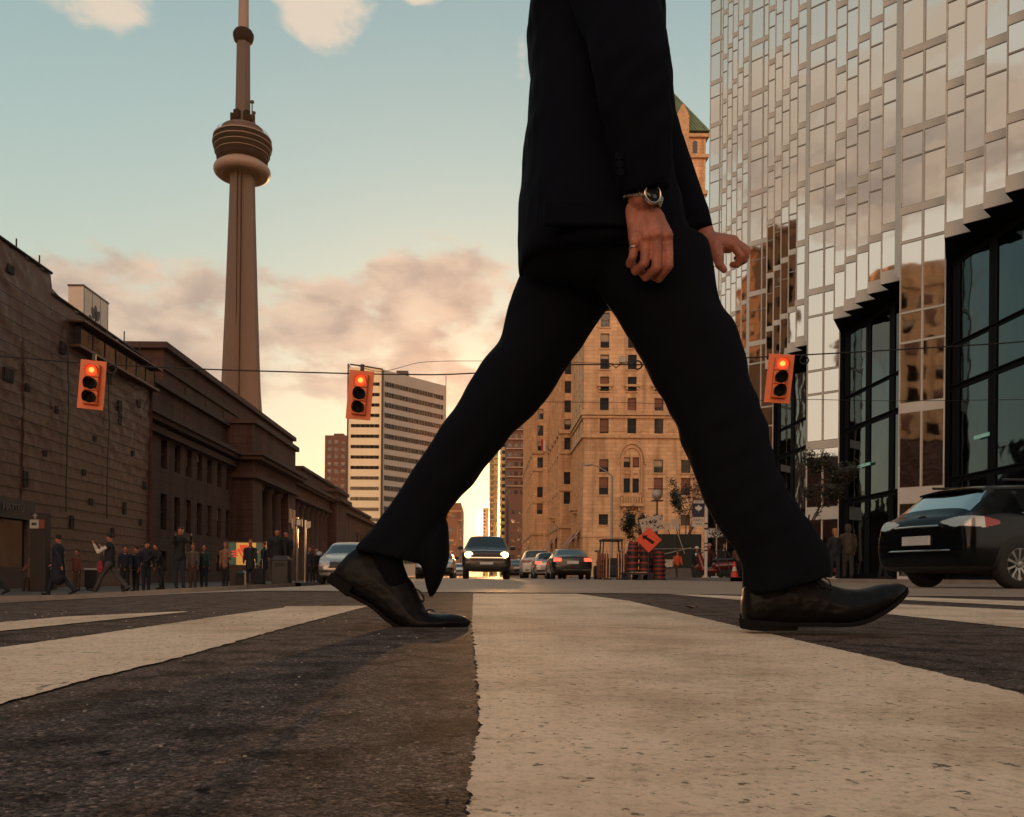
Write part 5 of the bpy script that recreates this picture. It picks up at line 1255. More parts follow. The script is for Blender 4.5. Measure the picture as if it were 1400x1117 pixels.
def cloth_folds(q):
    s = noise.fractal(Vector((q.x * 9, q.y * 9, q.z * 5)), 0.9, 2.0, 3) * 0.006
    # diagonal drag folds that run across the limb
    w = noise.noise(Vector((q.x * 3 + 5, q.y * 3, q.z * 3)))
    s += 0.0022 * math.sin((q.z * 1.0 - q.x * 0.8) * 85 + w * 7) * max(0, noise.noise(Vector((q.x * 4, q.y * 4 + 9, q.z * 4))) + 0.15)
    return s

man = thing("person", "man in a dark suit striding across the zebra crossing, head out of the picture", "person", (0.5, MANY, 0))
MO = (0.5, MANY, 0)
def man_trousers():
    mb = MB()
    mb.loft(pair_rings(smooth_pairs(REAR), YR)); mb.loft(pair_rings(smooth_pairs(FLAP, 3), YR - 0.01, p=1.0))
    mb.loft(pair_rings(smooth_pairs(FRONT), YF))
    mb.loft(pair_rings(smooth_pairs([((724, 200), (892, 200), .14), ((716, 270), (905, 270), .165), ((712, 330), (940, 330), .175), ((714, 372), (930, 380), .165), ((740, 395), (900, 408), .13)]), MANY))
    fuse(mb, "trousers", M_suit2, 0.006, 3, man, MO, cloth_folds)
def man_jacket():
    mb = MB()
    mb.loft(pair_rings(smooth_pairs([((795, -132), (842, -132), .07), ((772, -112), (850, -112), .12), ((742, -88), (872, -85), .19), ((728, -45), (890, -45), .215), ((726, 0), (898, 0), .205),
        ((719.5, 40), (902, 40), .2), ((723, 76), (903, 76), .195), ((725, 112), (900, 112), .19), ((723, 155), (900, 155), .19), ((719.5, 184), (903, 184), .19), ((716, 202), (906, 200), .192),
        ((714.5, 245), (912, 245), .197), ((710.5, 276), (918, 276), .2), ((709, 305), (926, 305), .205), ((708.5, 345), (932, 350), .208), ((709.5, 366), (930, 376), .205), ((714, 372), (924, 384), .195)]), MANY, p=0.8))
    # near (right) sleeve
    ch = [((822, -85), 1.56, .080), ((838, -20), 1.515, .074), ((857, 40), 1.49, .070), ((866, 98), 1.475, .066), ((869, 150), 1.475, .060), ((876, 210), 1.49, .053), ((881, 262), 1.505, .045)]
    pts = [P(*p, y) for p, y, r in ch]
    mb.tube(pts, [r for _, _, r in ch], 24)
    # far (left) sleeve, swung forward
    ch = [((820, -85), 1.94, .080), ((850, -10), 2.0, .074), ((874, 60), 2.03, .069), ((884, 112), 2.04, .064), ((893, 165), 2.03, .056), ((918, 235), 2.02, .050), ((944, 300), 2.01, .045), ((952, 322), 2.0, .043)]
    mb.tube([P(*p, y) for p, y, r in ch], [r for _, _, r in ch], 24)
    o = fuse(mb, "jacket", M_suit, 0.006, 3, man, MO, cloth_folds)
    # details: pocket flap, vent edge, sleeve buttons
    d = MB()
    A = P(800, 292, 1.535)
    d.box(A, (0.15, 0.012, 0.045)); f = d.build("pocket_flap", M_suit, man, MO, bevel=0.004)
    b = MB()
    for k in range(3): b.lathe([(0.0, -.003), (.007, -.003), (.007, .002), (.003, .003), (0, .003)], P(846 + k * 1.0, 214 + k * 11, 1.452), 12, 'Y')
    b.build("cuff_buttons", M_suit, man, MO)
def man_body():
    mb = MB()
    C = lambda a, ya, b, yb, ra, rb, **k: capsule(mb, P(*a, ya), P(*b, yb), ra, rb, **k)
    # trunk, neck, head
    mb.loft(pair_rings(smooth_pairs([((765, -100), (850, -100), .13), ((745, -60), (872, -60), .17), ((742, 0), (880, 0), .165), ((748, 100), (878, 100), .145), ((745, 200), (882, 200), .14), ((735, 290), (890, 290), .155), ((740, 360), (890, 360), .14)]), MANY))
    C((822, -90), 1.75, (838, -165), 1.75, .062, .055)
    hc = P(852, -238, 1.75)
    mb.lathe([(0, -.115), (.035, -.11), (.055, -.09), (.068, -.05), (.076, 0), (.078, .04), (.07, .08), (.05, .105), (.02, .118), (0, .12)], hc + Vector((-.012, 0, 0)), 24)
    mb.lathe([(0, -.10), (.04, -.09), (.062, -.03), (.066, .03), (.06, .07), (.03, .1), (0, .105)], hc + Vector((.028, 0, 0)), 24)
    capsule(mb, hc + Vector((.085, 0, .02)), hc + Vector((.108, 0, -.022)), .008, .013)       # nose
    capsule(mb, hc + Vector((.085, -.018, -.058)), hc + Vector((.085, .018, -.058)), .011, .011)  # lips
    capsule(mb, hc + Vector((.07, 0, -.10)), hc + Vector((.06, 0, -.095)), .022, .025)        # chin
    for s in (-1, 1): capsule(mb, hc + Vector((-.01, .078 * s, -.02)), hc + Vector((-.016, .084 * s, .018)), .012, .014, flat=(Vector((0, 1, 0)), .5))
    # arms
    C((830, -60), 1.56, (862, 100), 1.475, .052, .042); C((862, 100), 1.475, (878, 272), 1.508, .042, .026)
    C((832, -60), 1.94, (880, 110), 2.04, .052, .042); C((880, 110), 2.04, (962, 322), 2.0, .040, .026)
    # legs
    C((800, 370), 1.83, (717, 500), 1.83, .075, .055); C((717, 500), 1.83, (560, 700), 1.83, .052, .036); C((560, 700), 1.83, (526, 764), 1.83, .034, .028); C((528, 768), 1.83, (560, 838), 1.83, .028, .022)
    C((880, 360), 1.67, (965, 530), 1.67, .075, .055); C((965, 530), 1.67, (1060, 740), 1.67, .052, .036); C((1060, 740), 1.67, (1066, 815), 1.67, .034, .030); C((1060, 825), 1.67, (1150, 828), 1.67, .026, .022)
    # right hand, back towards the street, ring finger side to the left
    nf = Vector((0, 1, 0))
    W0 = P(878, 283, 1.512)
    kn = [((911.5, 322), 1.508), ((897.5, 320), 1.503), ((883, 323), 1.505), ((868.5, 330), 1.512)]
    for (k, y), w in zip(kn, ((889, 284), (882, 283), (874, 284), (866, 287))):
        capsule(mb, P(*w, 1.514), P(*k, y + .004), .0150, .0118, flat=(nf, .95))
    for a, b in zip(kn, kn[1:]): capsule(mb, P(a[0][0] * .6 + 878 * .4, a[0][1] * .6 + 290 * .4, 1.518), P(b[0][0] * .6 + 878 * .4, b[0][1] * .6 + 290 * .4, 1.518), .0135, .0135)
    fin = [[((912.5, 321), 1.509), ((914, 363), 1.516), ((901, 381), 1.546), ((889, 376), 1.566)],
           [((898, 320), 1.504), ((897.5, 366), 1.514), ((883, 379), 1.545), ((874, 369), 1.562)],
           [((883, 323), 1.506), ((881, 360), 1.515), ((868.5, 371), 1.542), ((864, 358), 1.56)],
           [((868, 330), 1.512), ((865, 351), 1.515), ((860, 361), 1.534), ((864, 350), 1.552)]]
    rad = [(.0094, .0090, .0080, .0072), (.0094, .0090, .0080, .0073), (.0090, .0086, .0077, .0068), (.0082, .0078, .0070, .0060)]
    for f, r in zip(fin, rad):
        for i in range(3): capsule(mb, P(*f[i][0], f[i][1]), P(*f[i + 1][0], f[i + 1][1]), r[i], r[i + 1], n=14)
        capsule(mb, P(*f[0][0], f[0][1] - .004), P(*f[0][0], f[0][1] + .002), .0098, .0095, n=14)     # knuckle
    t = [((897, 298), 1.535, .0155), ((908, 322), 1.552, .0125), ((911, 343), 1.562, .0105), ((905, 358), 1.57, .0085)]
    for a, b in zip(t, t[1:]): capsule(mb, P(*a[0], a[1]), P(*b[0], b[1]), a[2], b[2], n=14)
    # left hand, swung forward, fingers loosely curled
    kn = [((1002, 336), 1.965), ((1004, 331), 1.985), ((1003, 329), 2.005), ((999, 330), 2.025)]
    for (k, y), wy in zip(kn, (1.985, 1.995, 2.005, 2.012)):
        capsule(mb, P(966, 327, wy), P(*k, y), .0195, .0125, n=14)
    capsule(mb, P(972, 333, 1.985), P(996, 338, 1.975), .022, .014, n=14)
    capsule(mb, P(985, 334, 1.99), P(990, 336, 2.01), .019, .017, n=14)
    fin = [[((1002, 336), 1.965), ((1013, 350), 1.955), ((1008, 362), 1.965), ((1001, 362), 1.975)],
           [((1004, 331), 1.985), ((1020, 345), 1.978), ((1018, 356), 1.985), ((1009, 361), 1.995)],
           [((1003, 329), 2.005), ((1021, 341), 2.003), ((1020, 352), 2.008), ((1011, 357), 2.015)],
           [((999, 330), 2.025), ((1014, 340), 2.026), ((1014, 349), 2.028), ((1006, 353), 2.03)]]
    for f, r in zip(fin, rad):
        for i in range(3): capsule(mb, P(*f[i][0], f[i][1]), P(*f[i + 1][0], f[i + 1][1]), r[i], r[i + 1], n=14)
    t = [((978, 340), 1.97, .019), ((982, 352), 1.958, .0135), ((984, 363), 1.955, .0098), ((990, 369), 1.957, .0078)]
    for a, b in zip(t, t[1:]): capsule(mb, P(*a[0], a[1]), P(*b[0], b[1]), a[2], b[2], n=14)
    def skin_detail(q):
        return noise.noise(q * 160) * 0.0004
    fuse(mb, "body", M_skin, 0.0023, 5, man, MO, skin_detail)
    h = MB()
    h.lathe([(0, -.02), (.05, -.05), (.074, -.04), (.085, 0), (.087, .045), (.079, .09), (.056, .118), (.022, .132), (0, .134)], hc + Vector((-.02, 0, 0)), 24)
    h.lathe([(0, .05), (.066, .052), (.07, .075), (.05, .105), (0, .12)], hc + Vector((.03, 0, 0)), 24)
    fuse(h, "hair", M_hair, 0.005, 3, man, MO, lambda q: noise.noise(q * 60) * 0.003)
    for s in (-1, 1):
        e = MB(); e.lathe([(0, -.012), (.007, -.009), (.0115, 0), (.007, .009), (0, .012)], hc + Vector((.078, .031 * s, .012)), 12, 'X'); e.build("eye", M_eye, man, MO, True)
def shoe(st, Y, heel, sole_n, lace):
    up = thing  # parts below hang from the man
    mb = MB(); rings = []
    sts = smooth_pairs(st, 4); n = 20
    for a, b, w in sts:
        A, B = P(*a, Y), P(*b, Y); c, h = (A + B) / 2, (B - A) / 2; ring = []
        for k in range(n):
            q = 2 * math.pi * k / n; cc, ss = math.cos(q), math.sin(q)
            u = math.copysign(abs(cc) ** .75, cc)
            wid = w * (1.0 if u < 0 else 1.0 - 0.35 * u)           # narrower towards the top
            ring.append(c + h * u + Vector((0, wid, 0)) * math.copysign(abs(ss) ** .75, ss))
        rings.append(ring)
    mb.loft(rings)
    def leather(q): return 0.0012 * noise.noise(Vector((q.x * 60, q.y * 25, q.z * 60))) + 0.0008 * noise.noise(q * 25)
    o = fuse(mb, "shoe", M_shoe, 0.003, 2, man, MO, leather)
    # sole: thin welt following the bottom line
    so_ = MB(); rings = []
    for a, b, w in sts[2:-1]:
        A, B = P(*a, Y), P(*b, Y); d = (B - A).normalized(); ww = w + .004
        rings.append([A + d * .007 + Vector((0, -ww, 0)), A + d * .007 + Vector((0, ww, 0)), A - d * .001 + Vector((0, ww, 0)), A - d * .001 + Vector((0, -ww, 0))])
    so_.loft(rings); so_.build("sole", M_sole, o, MO, bevel=.0015)
    hb = MB(); rings = []
    for (a, b, w) in heel:
        A, B = P(*a, Y), P(*b, Y)
        rings.append([A + Vector((0, -w, 0)), A + Vector((0, w, 0)), B + Vector((0, w, 0)), B + Vector((0, -w, 0))])
    hb.loft(rings); hb.build("heel", M_sole, o, MO, bevel=.003)
    lb = MB()
    for path in lace: lb.tube([P(*p[:2], Y + p[2]) for p in path], .0016, 6)
    lb.build("laces", M_lace, o, MO, True)
man_trousers(); man_jacket(); man_body()
for pth, yy in (([(536, 735), (530, 756), (530, 774), (540, 802)], YR), ([(1062, 745), (1063, 790), (1063, 815)], YF)):
    sk = MB(); sk.tube([P(*p, yy) for p in pth], [.034, .034, .034, .034][:len(pth)], 18); fuse(sk, "sock", M_suit2, .004, 2, man, MO)
shoe([((1015.5, 838), (1015.5, 824), .012), ((1018, 849), (1017, 806), .026), ((1025, 854), (1022, 792), .032), ((1045, 855), (1042, 784), .035), ((1075, 855), (1078, 778), .036), ((1106, 854.5), (1112, 787), .038),
      ((1138, 855), (1134, 799), .043), ((1160, 853), (1159, 805.5), .046), ((1181, 846), (1175, 805), .044), ((1207, 832.5), (1201, 800), .036), ((1225, 820), (1222, 797.5), .026), ((1236, 811), (1233, 798.5), .014), ((1239.5, 806), (1239, 803), .004)], YF,
     [((1017.5, 860.5), (1015.5, 846), .030), ((1030, 861), (1030, 847), .036), ((1060, 861), (1060, 849), .037), ((1082.5, 860.5), (1084, 851), .035)], 8,
     [[(1110, 789, -.02), (1122, 787, -.03), (1133, 793, -.035), (1136, 800, -.03), (1130, 802, -.03)], [(1112, 790, .0), (1121, 794, .0), (1128, 799, -.01), (1124, 803, -.03)], [(1114, 792, -.03), (1124, 800, -.034)], [(1122, 797, .02), (1130, 803, -.036)], [(1130, 799, .02), (1139, 806, -.038)]])
shoe([((453, 790), (460, 776), .012), ((458, 799), (484, 751), .026), ((470, 808), (505, 748), .032), ((490, 819), (532, 764), .034), ((510, 830), (556, 785), .036), ((530, 847), (568.5, 803), .040), ((548, 858), (578, 823), .044),
      ((567, 862.5), (585, 836), .046), ((600, 861.5), (601, 838.5), .043), ((621, 859.5), (620, 839), .034), ((636, 857), (634, 842.5), .02), ((643.5, 853), (643.5, 849), .005)], YR,
     [((449, 795.5), (456, 782), .028), ((463, 804), (470, 790), .035), ((478, 816), (486, 801), .035)], 8,
     [[(566, 804, -.02), (574, 808, -.02), (580, 816, -.02), (579, 823, -.02), (573, 818, -.03)], [(570, 806, .01), (577, 812, .01), (580, 821, -.01), (574, 822, -.03)], [(583, 835, -.01), (588, 833, -.02), (594, 836, -.03)]])
def watch():
    t = thing("wristwatch", "steel wristwatch on the suited man's right wrist", "watch", tuple(P(879, 273, 1.508)))
    og = P(879, 273, 1.508); ax = Vector((0.26, 0.05, 1)).normalized(); side = Vector((1, 0, -0.26)).normalized(); fr = ax.cross(side)
    band = MB(); rings = []
    for z, k in ((-.0085, .97), (-.0085, 1.06), (.0085, 1.08), (.0085, .99)):
        rings.append([og + ax * z + side * (.0325 * k * math.cos(q)) + fr * (.0245 * k * math.sin(q)) for q in [2 * math.pi * i / 40 for i in range(40)]])
    rings.append(rings[0]); band.loft(rings, cap=False)
    band.build("strap", M_steel, t, og, True)
    d = Vector((.42, -.9, 0.15)).normalized(); d = (d - ax * d.dot(ax)).normalized(); c = og + d * .027
    Mx = Matrix((ax.cross(d), ax, d)).transposed()
    def disc(prof, m, nm, par):
        b = MB(); b.lathe(prof, (0, 0, 0), 32); b.v = [c + Mx @ p for p in b.v]; return b.build(nm, m, par, og, True)
    cs = disc([(0, -.006), (.016, -.006), (.0185, 0), (.0175, .005), (.015, .006), (.0145, .0045), (0, .0045)], M_steel, "case", t)
    disc([(0, .0046), (.0143, .0046), (.0143, .0052), (0, .0054)], M_dial, "dial", t)
    lk = MB()
    for i in range(14):
        q = math.pi * (0.62 + i / 13 * 0.75) + 0.9
        pp = og + side * (.0345 * math.cos(q)) + fr * (.0262 * math.sin(q)); lk.box(pp, (.004, .004, .015))
    lk.build("link", M_steel, t, og, bevel=.001)
    r = thing("finger_ring", "thin pale ring on the little finger of the suited man's right hand", "ring", tuple(P(866.5, 339, 1.513)))
    rg = MB(); og = P(866.5, 339, 1.513); rings = []
    for z, k in ((-.0013, .0086), (-.0013, .0097), (.0013, .0097), (.0013, .0086)):
        rings.append([og + Vector((math.cos(q) * k, math.sin(q) * k, z + .05 * k * math.cos(q))) for q in [2 * math.pi * i / 28 for i in range(28)]])
    rings.append(rings[0]); rg.loft(rings, cap=False); rg.build("band", M_steel, r, og, True)
watch()
# ------------------------------------------------------------------ signals, wires, lamps, signs
M_sig = mat("signal_sunset_orange", (.74, .15, .035), .45, var=.1, vs=6)  # yellow signal housings with the sunset's orange put into the colour
M_visor = mat("black_visor", (.006, .006, .007), .8)
M_wire = mat("black_cable", (.012, .011, .011), .7)
M_lred = glow("lit_red_lens", (1.0, .06, .015), 1.1)
M_lcore = glow("lit_red_bulb", (1.0, .36, .06), 1.5)
M_loff = mat("dark_lens", (.008, .009, .009), .7, spec=.1)
M_pole = mat("pale_steel_pole", (.42, .37, .32), .5, .3, var=.12)
M_dkpole = mat("dark_pole", (.03, .028, .027), .6)
YS = 20.5
def signal(px, py, tilt, yaw, label):
    c = P(px, py, YS); t = thing("traffic_signal", label, "traffic light", tuple(c), 0, "three traffic signals on the span wire")
    Mx = Matrix.Rotation(R(yaw), 4, 'Z') @ Matrix.Rotation(R(tilt), 4, 'Y'); t.matrix_world = Matrix.Translation(c) @ Mx
    b = MB(); b.bb(-.30, .30, 0, .02, -.59, .59); b.build("backboard", M_sig, t, bevel=.008)
    for k, z in enumerate((.325, 0, -.325)):
        b = MB(); b.bb(-.155, .185, -.13, -.001, z - .16, z + .16); b.build("housing", M_sig, t, bevel=.02)
        b = MB(); b.lathe([(0, -.012), (.08, -.008), (.13, 0), (.13, .02), (0, .02)], (.015, -.146, z), 28, 'Y'); b.v = [Vector((p.x, p.y, p.z)) for p in b.v]
        lens = b.build("lens", M_lred if k == 0 else M_loff, t, smooth=True)
        if k == 0:
            b = MB(); b.lathe([(0, -.02), (.05, -.015), (.062, 0), (0, .004)], (.015, -.16, z), 20, 'Y'); b.build("bulb", M_lcore, lens, smooth=True)
        b = MB(); n = 20; r0, r1 = .135, .143; vs = []; fs = []
        a0, a1 = R(-50 if k else -15), R(230 if k else 195)
        for i in range(n + 1):
            a = a0 + (a1 - a0) * i / n; dep = .24 * (0.55 + .45 * max(0, math.sin(a))) if k else .16 * (.3 + .7 * max(0, math.sin(a)))
            for r, y in ((r0, -.14), (r0, -.14 - dep), (r1, -.14 - dep), (r1, -.14)): vs.append((.015 + r * math.cos(a), y, z + r * math.sin(a) - (0 if y > -.15 else .02)))
        for i in range(n):
            for j in range(4): p = i * 4; fs.append((p + j, p + (j + 1) % 4, p + 4 + (j + 1) % 4, p + 4 + j))
        b.add(vs, fs); b.build("visor", M_visor if k else M_sig, t)
    b = MB(); b.bb(-.04, .04, -.02, .06, .59, .74); b.build("hanger", M_dkpole, t)
    return t
signal(125.5, 526, 4, 8, "red-lit traffic signal in sunset orange hanging in front of the wrapped building")
signal(492, 540, 4.5, -2, "red-lit traffic signal in sunset orange hanging in front of the cream office block")
signal(1065.5, 517.5, 5.5, -9, "red-lit traffic signal in sunset orange hanging before the gold glass tower")
def wire(name, pts, r, label, Y=YS + .08):
    q = [P(x, y, Y) for x, y in pts]; s = []
    for i in range(len(q) - 1):
        p0, p1, p2, p3 = q[max(i - 1, 0)], q[i], q[i + 1], q[min(i + 2, len(q) - 1)]
        for k in range(6):
            t = k / 6; s.append(0.5 * (2 * p1 + (p2 - p0) * t + (2 * p0 - 5 * p1 + 4 * p2 - p3) * t * t + (3 * p1 - p0 - 3 * p2 + p3) * t ** 3))
    s.append(q[-1]); b = MB(); b.tube(s, r, 6); return tag(b.build(name, M_wire), label, "cable")
wire("span_wire", [(-250, 470), (0, 487), (60, 492), (125, 497), (205, 501.5), (300, 505.5), (400, 508.5), (492, 511), (560, 512), (607, 512), (680, 508), (760, 499.5), (840, 498), (880, 498.5), (950, 494), (1015, 489.5), (1065, 487), (1140, 483), (1220, 478.5), (1310, 473), (1400, 467), (1570, 452)], .016, "black span wire carrying the three traffic signals across the street")
wire("upper_wire", [(478, 498), (486, 499), (500, 504), (521, 508), (545, 503), (580, 495), (655, 493.5), (760, 495), (838, 497)], .006, "thin upper wire sloping over the middle signal", YS + .2)
wire("telephone_line", [(700, 549), (760, 549.5), (850, 550.5), (912, 551.5), (1010, 549), (1090, 546), (1220, 548), (1400, 546), (1650, 540)], .010, "thin lower wire crossing in front of the hotel", 30)
for i, (px, py, lb) in enumerate(((872, 499, "coil of spare black cable on the span wire in front of the hotel"), (1099.5, 492, "coil of spare black cable right of the right-hand signal"), (153, 505, "coil of spare black cable beside the signal at the wrapped building"))):
    c = P(px, py, YS + .05); b = MB(); n = 24; b.tube([c + Vector((.10 * math.cos(2 * math.pi * k / n), .02 * math.sin(4 * math.pi * k / n), .10 * math.sin(2 * math.pi * k / n))) for k in range(n + 1)], .02, 6)
    tag(b.build("cable_coil", M_wire), lb, "cable coil", "coils of spare cable")
jb = thing("junction_box", "small grey metal box hanging on the span wire with looping cables", "junction box", tuple(P(851, 493, YS)))
b = MB(); b.box((0, 0, .02), (.16, .1, .15)); b.build("case", M_pole, jb, bevel=.01)
b = MB(); b.tube([(-.38, 0, -.03), (-.30, 0, -.16), (-.22, 0, -.10), (-.16, 0, -.18), (-.08, 0, -.12), (0, 0, -.04)], .012, 6); b.build("cable", M_wire, jb)
b = MB(); b.tube([(.1, 0, -.02), (.2, 0, -.14), (.34, 0, -.12)], .012, 6); b.build("cable", M_wire, jb)
for px, lb in ((-250, "steel pole holding the left end of the span wire"), (1570, "steel pole holding the right end of the span wire")):
    c = P(px, 460, YS + .08); t = thing("utility_pole", lb, "pole", (c.x, c.y, gz(c.x))); b = MB(); b.tube([(0, 0, -.1), (0, 0, c.z + .6 - gz(c.x))], [.14, .09], 12); b.build("shaft", M_dkpole, t)
    b = MB(); b.lathe([(.22, 0), (.22, .1), (.15, .3)], (0, 0, 0), 12); b.build("collar", M_dkpole, t)

# street lamp, globe lamp
Y = 60; x = at(835.5, Y); h = (789.5 - 650) * Y / F
t = thing("street_lamp", "slender pale street lamp with a bent arm before the hotel", "street lamp", (x, Y, .1))
b = MB(); b.tube([(0, 0, 0), (0, 0, h)], [.11, .07], 10); b.build("pole", M_pole, t); b = MB(); b.tube([(0, 0, h - .05), (-.5, 0, h + .35), (-1.1, 0, h + .68), (-1.45, 0, h + .75)], [.05, .045, .04, .035], 8); b.build("arm", M_pole, t)
b = MB(); b.lathe([(0, -.35), (.10, -.3), (.13, 0), (.08, .25), (0, .3)], (0, 0, 0), 12, 'X'); b.v = [Vector((p.x - 1.65, p.y, p.z * .6 + h + .74)) for p in b.v]; b.build("lamp_head", M_pole, t, smooth=True)
Y = 70; x = at(897.5, Y); h = (790 - 684) * Y / F
t = thing("globe_lamp", "dark post with a pale globe lamp in front of the hotel", "street lamp", (x, Y, .1))
b = MB(); b.tube([(0, 0, 0), (0, 0, h)], [.10, .06], 10); b.build("pole", M_dkpole, t); b = MB(); b.lathe([(0, -.42), (.25, -.36), (.42, -.05), (.42, .1), (.28, .38), (0, .45)], (0, 0, h + .45), 20); b.build("globe", mat("frosted_globe", (.45, .38, .32), .4), t, smooth=True)
b = MB(); b.bb(-.75, .75, -.03, .03, h + .92, h + .98); b.bb(-.45, .45, -.45, .45, h - .05, h + .0); b.build("cap", M_dkpole, t)

# blue leaf banner on a white pole
Y = 35; x = at(965, Y); h = (791 - 684) * Y / F; s = Y / F
t = thing("sign_post", "white pole with a dark blue leaf sign and a white lettered sign", "sign", (x, Y, .12))
b = MB(); b.tube([(0, 0, 0), (0, 0, h)], .068, 12); b.build("pole", mat("white_pole", (.6, .52, .45), .5), t)
for z0, z1 in ((1.98, 2.06), (2.2, 2.26), (1.25, 1.3), (1.1, 1.16), (1.4, 1.44)): b = MB(); b.lathe([(.07, z0), (.075, z0), (.075, z1), (.07, z1)], (0, 0, 0), 12); b.build("clamp", M_dkpole, t)
b = MB(); x0, x1 = -19 * s, -3 * s; zt, zm, zb = h, h - 23.5 * s, h - 37 * s; b.bb(x0, x1, -.02, .02, zm, zt); pn = b.build("blue_panel", mat("dark_blue_sign", (.008, .018, .05), .5), t)
b = MB(); b.bb(x0 + .03, x1 - .03, -.03, -.0205, zt - .15, zt - .03); b.build("title_strip", mat("white_sign", (.55, .50, .44), .5), pn)
b = MB(); add_text(b, "LEAFS", .10, ((x0 + x1) / 2, -.033, zt - .09), (1, 0, 0), (0, 0, 1), .004); b.build("lettering", M_sash, pn)
lf = [(0, 1), (.16, .62), (.34, .72), (.30, .28), (.62, .52), (.68, .36), (.98, .36), (.82, .08), (.92, -.02), (.45, -.38), (.5, -.52), (.08, -.46), (.06, -.95), (-.06, -.95), (-.08, -.46), (-.5, -.52), (-.45, -.38), (-.92, -.02), (-.82, .08), (-.98, .36), (-.68, .36), (-.62, .52), (-.30, .28), (-.34, .72), (-.16, .62)]
b = MB(); cx, cz = (x0 + x1) / 2, zt - .36; n = len(lf); b.add([(cx + a * .155, -.028, cz + c * .165) for a, c in lf] + [(cx + a * .155, -.021, cz + c * .165) for a, c in lf] + [(cx, -.028, cz - .01)], [(i, (i + 1) % n, 2 * n) for i in range(n)] + [(i, (i + 1) % n, (i + 1) % n + n, i + n) for i in range(n)]); b.build("leaf_emblem", mat("white_emblem", (.6, .56, .5), .5), pn)
b = MB(); b.bb(x0, x1, -.02, .02, zb, zm - .02); pn = b.build("white_panel", mat("white_sign_face", (.58, .50, .43), .5), t)
b = MB(); add_text(b, "FAPO", .17, (cx, -.024, (zb + zm) / 2 + .06), (1, 0, 0), (0, 0, 1), .004); add_text(b, "NEWS", .10, (cx, -.024, (zb + zm) / 2 - .09), (1, 0, 0), (0, 0, 1), .004); b.build("lettering", M_sash, pn)

# detour sign
Y = 37.2; c = P(887, 738, Y); hd = 17.5 * Y / F
t = thing("detour_sign", "orange diamond road work sign with a black arrow pointing up left", "road sign", (c.x, c.y, .0))
b = MB(); b.add([(hd * a, y, c.z + hd * d) for y in (-.015, .015) for a, d in ((0, 1), (1, 0), (0, -1), (-1, 0))], [(0, 1, 2, 3), (7, 6, 5, 4)] + [(i, (i + 1) % 4, (i + 1) % 4 + 4, i + 4) for i in range(4)]); b.build("panel", mat("orange_sign_sheet", (.80, .085, .03), .5), t)
ar = [(-.62, .36), (-.22, .40), (-.32, .26), (.10, -.06), (.36, -.28), (.52, -.10), (.26, .10), (-.10, .36) if False else (-.12, .10), (-.5, .62) if False else (-.20, .02)]
ar = [(-.52, .44), (-.05, .42), (-.17, .28), (.22, .0), (.46, -.22), (.30, -.44), (.06, -.22), (-.32, .10), (-.46, -.02)]
b = MB(); n = len(ar); b.add([(a * hd * 1.0, y, c.z + d * hd * .8) for y in (-.026, -.016) for a, d in ar], [tuple(range(n)), tuple(range(2 * n - 1, n - 1, -1))] + [(i, (i + 1) % n, (i + 1) % n + n, i + n) for i in range(n)]); b.build("arrow", M_visor, t)
b = MB(); b.tube([(0, .04, 0), (0, .04, c.z + hd * .6)], .03, 8); b.tube([(-.5, .05, .02), (0, .05, .35), (.5, .05, .02)], .025, 6); b.build("stand", M_dkpole, t)

# stacked road barrels
M_bo = mat("barrel_orange", (.26, .030, .020), .6); M_bk = mat("barrel_black", (.025, .018, .018), .6)
b = MB()
for k, (r, z, mi) in enumerate(((.28, 0, 1), (.30, .06, 1), (.26, .10, 0), (.255, .20, 0), (.25, .205, 1), (.245, .27, 1))):
    pass
def barrel_mesh():
    b = MB(); prof = [(.30, 0), (.30, .07), (.255, .08), (.25, .17), (.248, .171), (.245, .26), (.243, .261), (.235, .34), (.233, .341), (.22, .43), (.218, .431), (.2, .52), (.0, .53)]; n = 24
    for i in range(len(prof) - 1):
        b.mi = 1 if i in (0, 1, 4, 5, 8, 9) else 0
        b.loft([[Vector((r * math.cos(2 * math.pi * k / n), r * math.sin(2 * math.pi * k / n), z)) for k in range(n)] for r, z in prof[i:i + 2]], cap=False)
    return b.mesh("road_barrel", [M_bo, M_bk], smooth=True)
bmsh = barrel_mesh(); Y = 38.5
place = {0: "bottom", 1: "second", 2: "third", 3: "fourth", 4: "topmost"}
for px, nst, nm, hh in ((865, 4, "left", .28), (881, 4, "middle", .28), (889, 3, "right rear", .28), (901, 5, "separate", .19)):
    for k in range(nst):
        o = link("road_barrel", bmsh, None, (at(px, Y + (1.0 if nm == "right rear" else 0)), Y + (1.0 if nm == "right rear" else 0), .02 + (0.35 if nm != "separate" else 0) + k * hh)); o.rotation_euler = (R(rnd.uniform(-3, 3)), R(rnd.uniform(-3, 3)), rnd.uniform(0, 6))
        tag(o, "orange and black road barrel, %s of the %s stack by the detour sign" % (place[k], nm), "barrel", "stacked road barrels")
t = thing("barrel_skid", "dark low skid under the stacked orange barrels", "pallet", (at(874, Y), Y + .1, .0))
b = MB(); b.bb(-.62, .62, -.35, 1.3, .24, .34); b.build("deck", M_bk, t)
for s in (-.5, 0, .5): b = MB(); b.bb(s - .08, s + .08, -.35, 1.3, 0, .24); b.build("runner", M_bk, t)
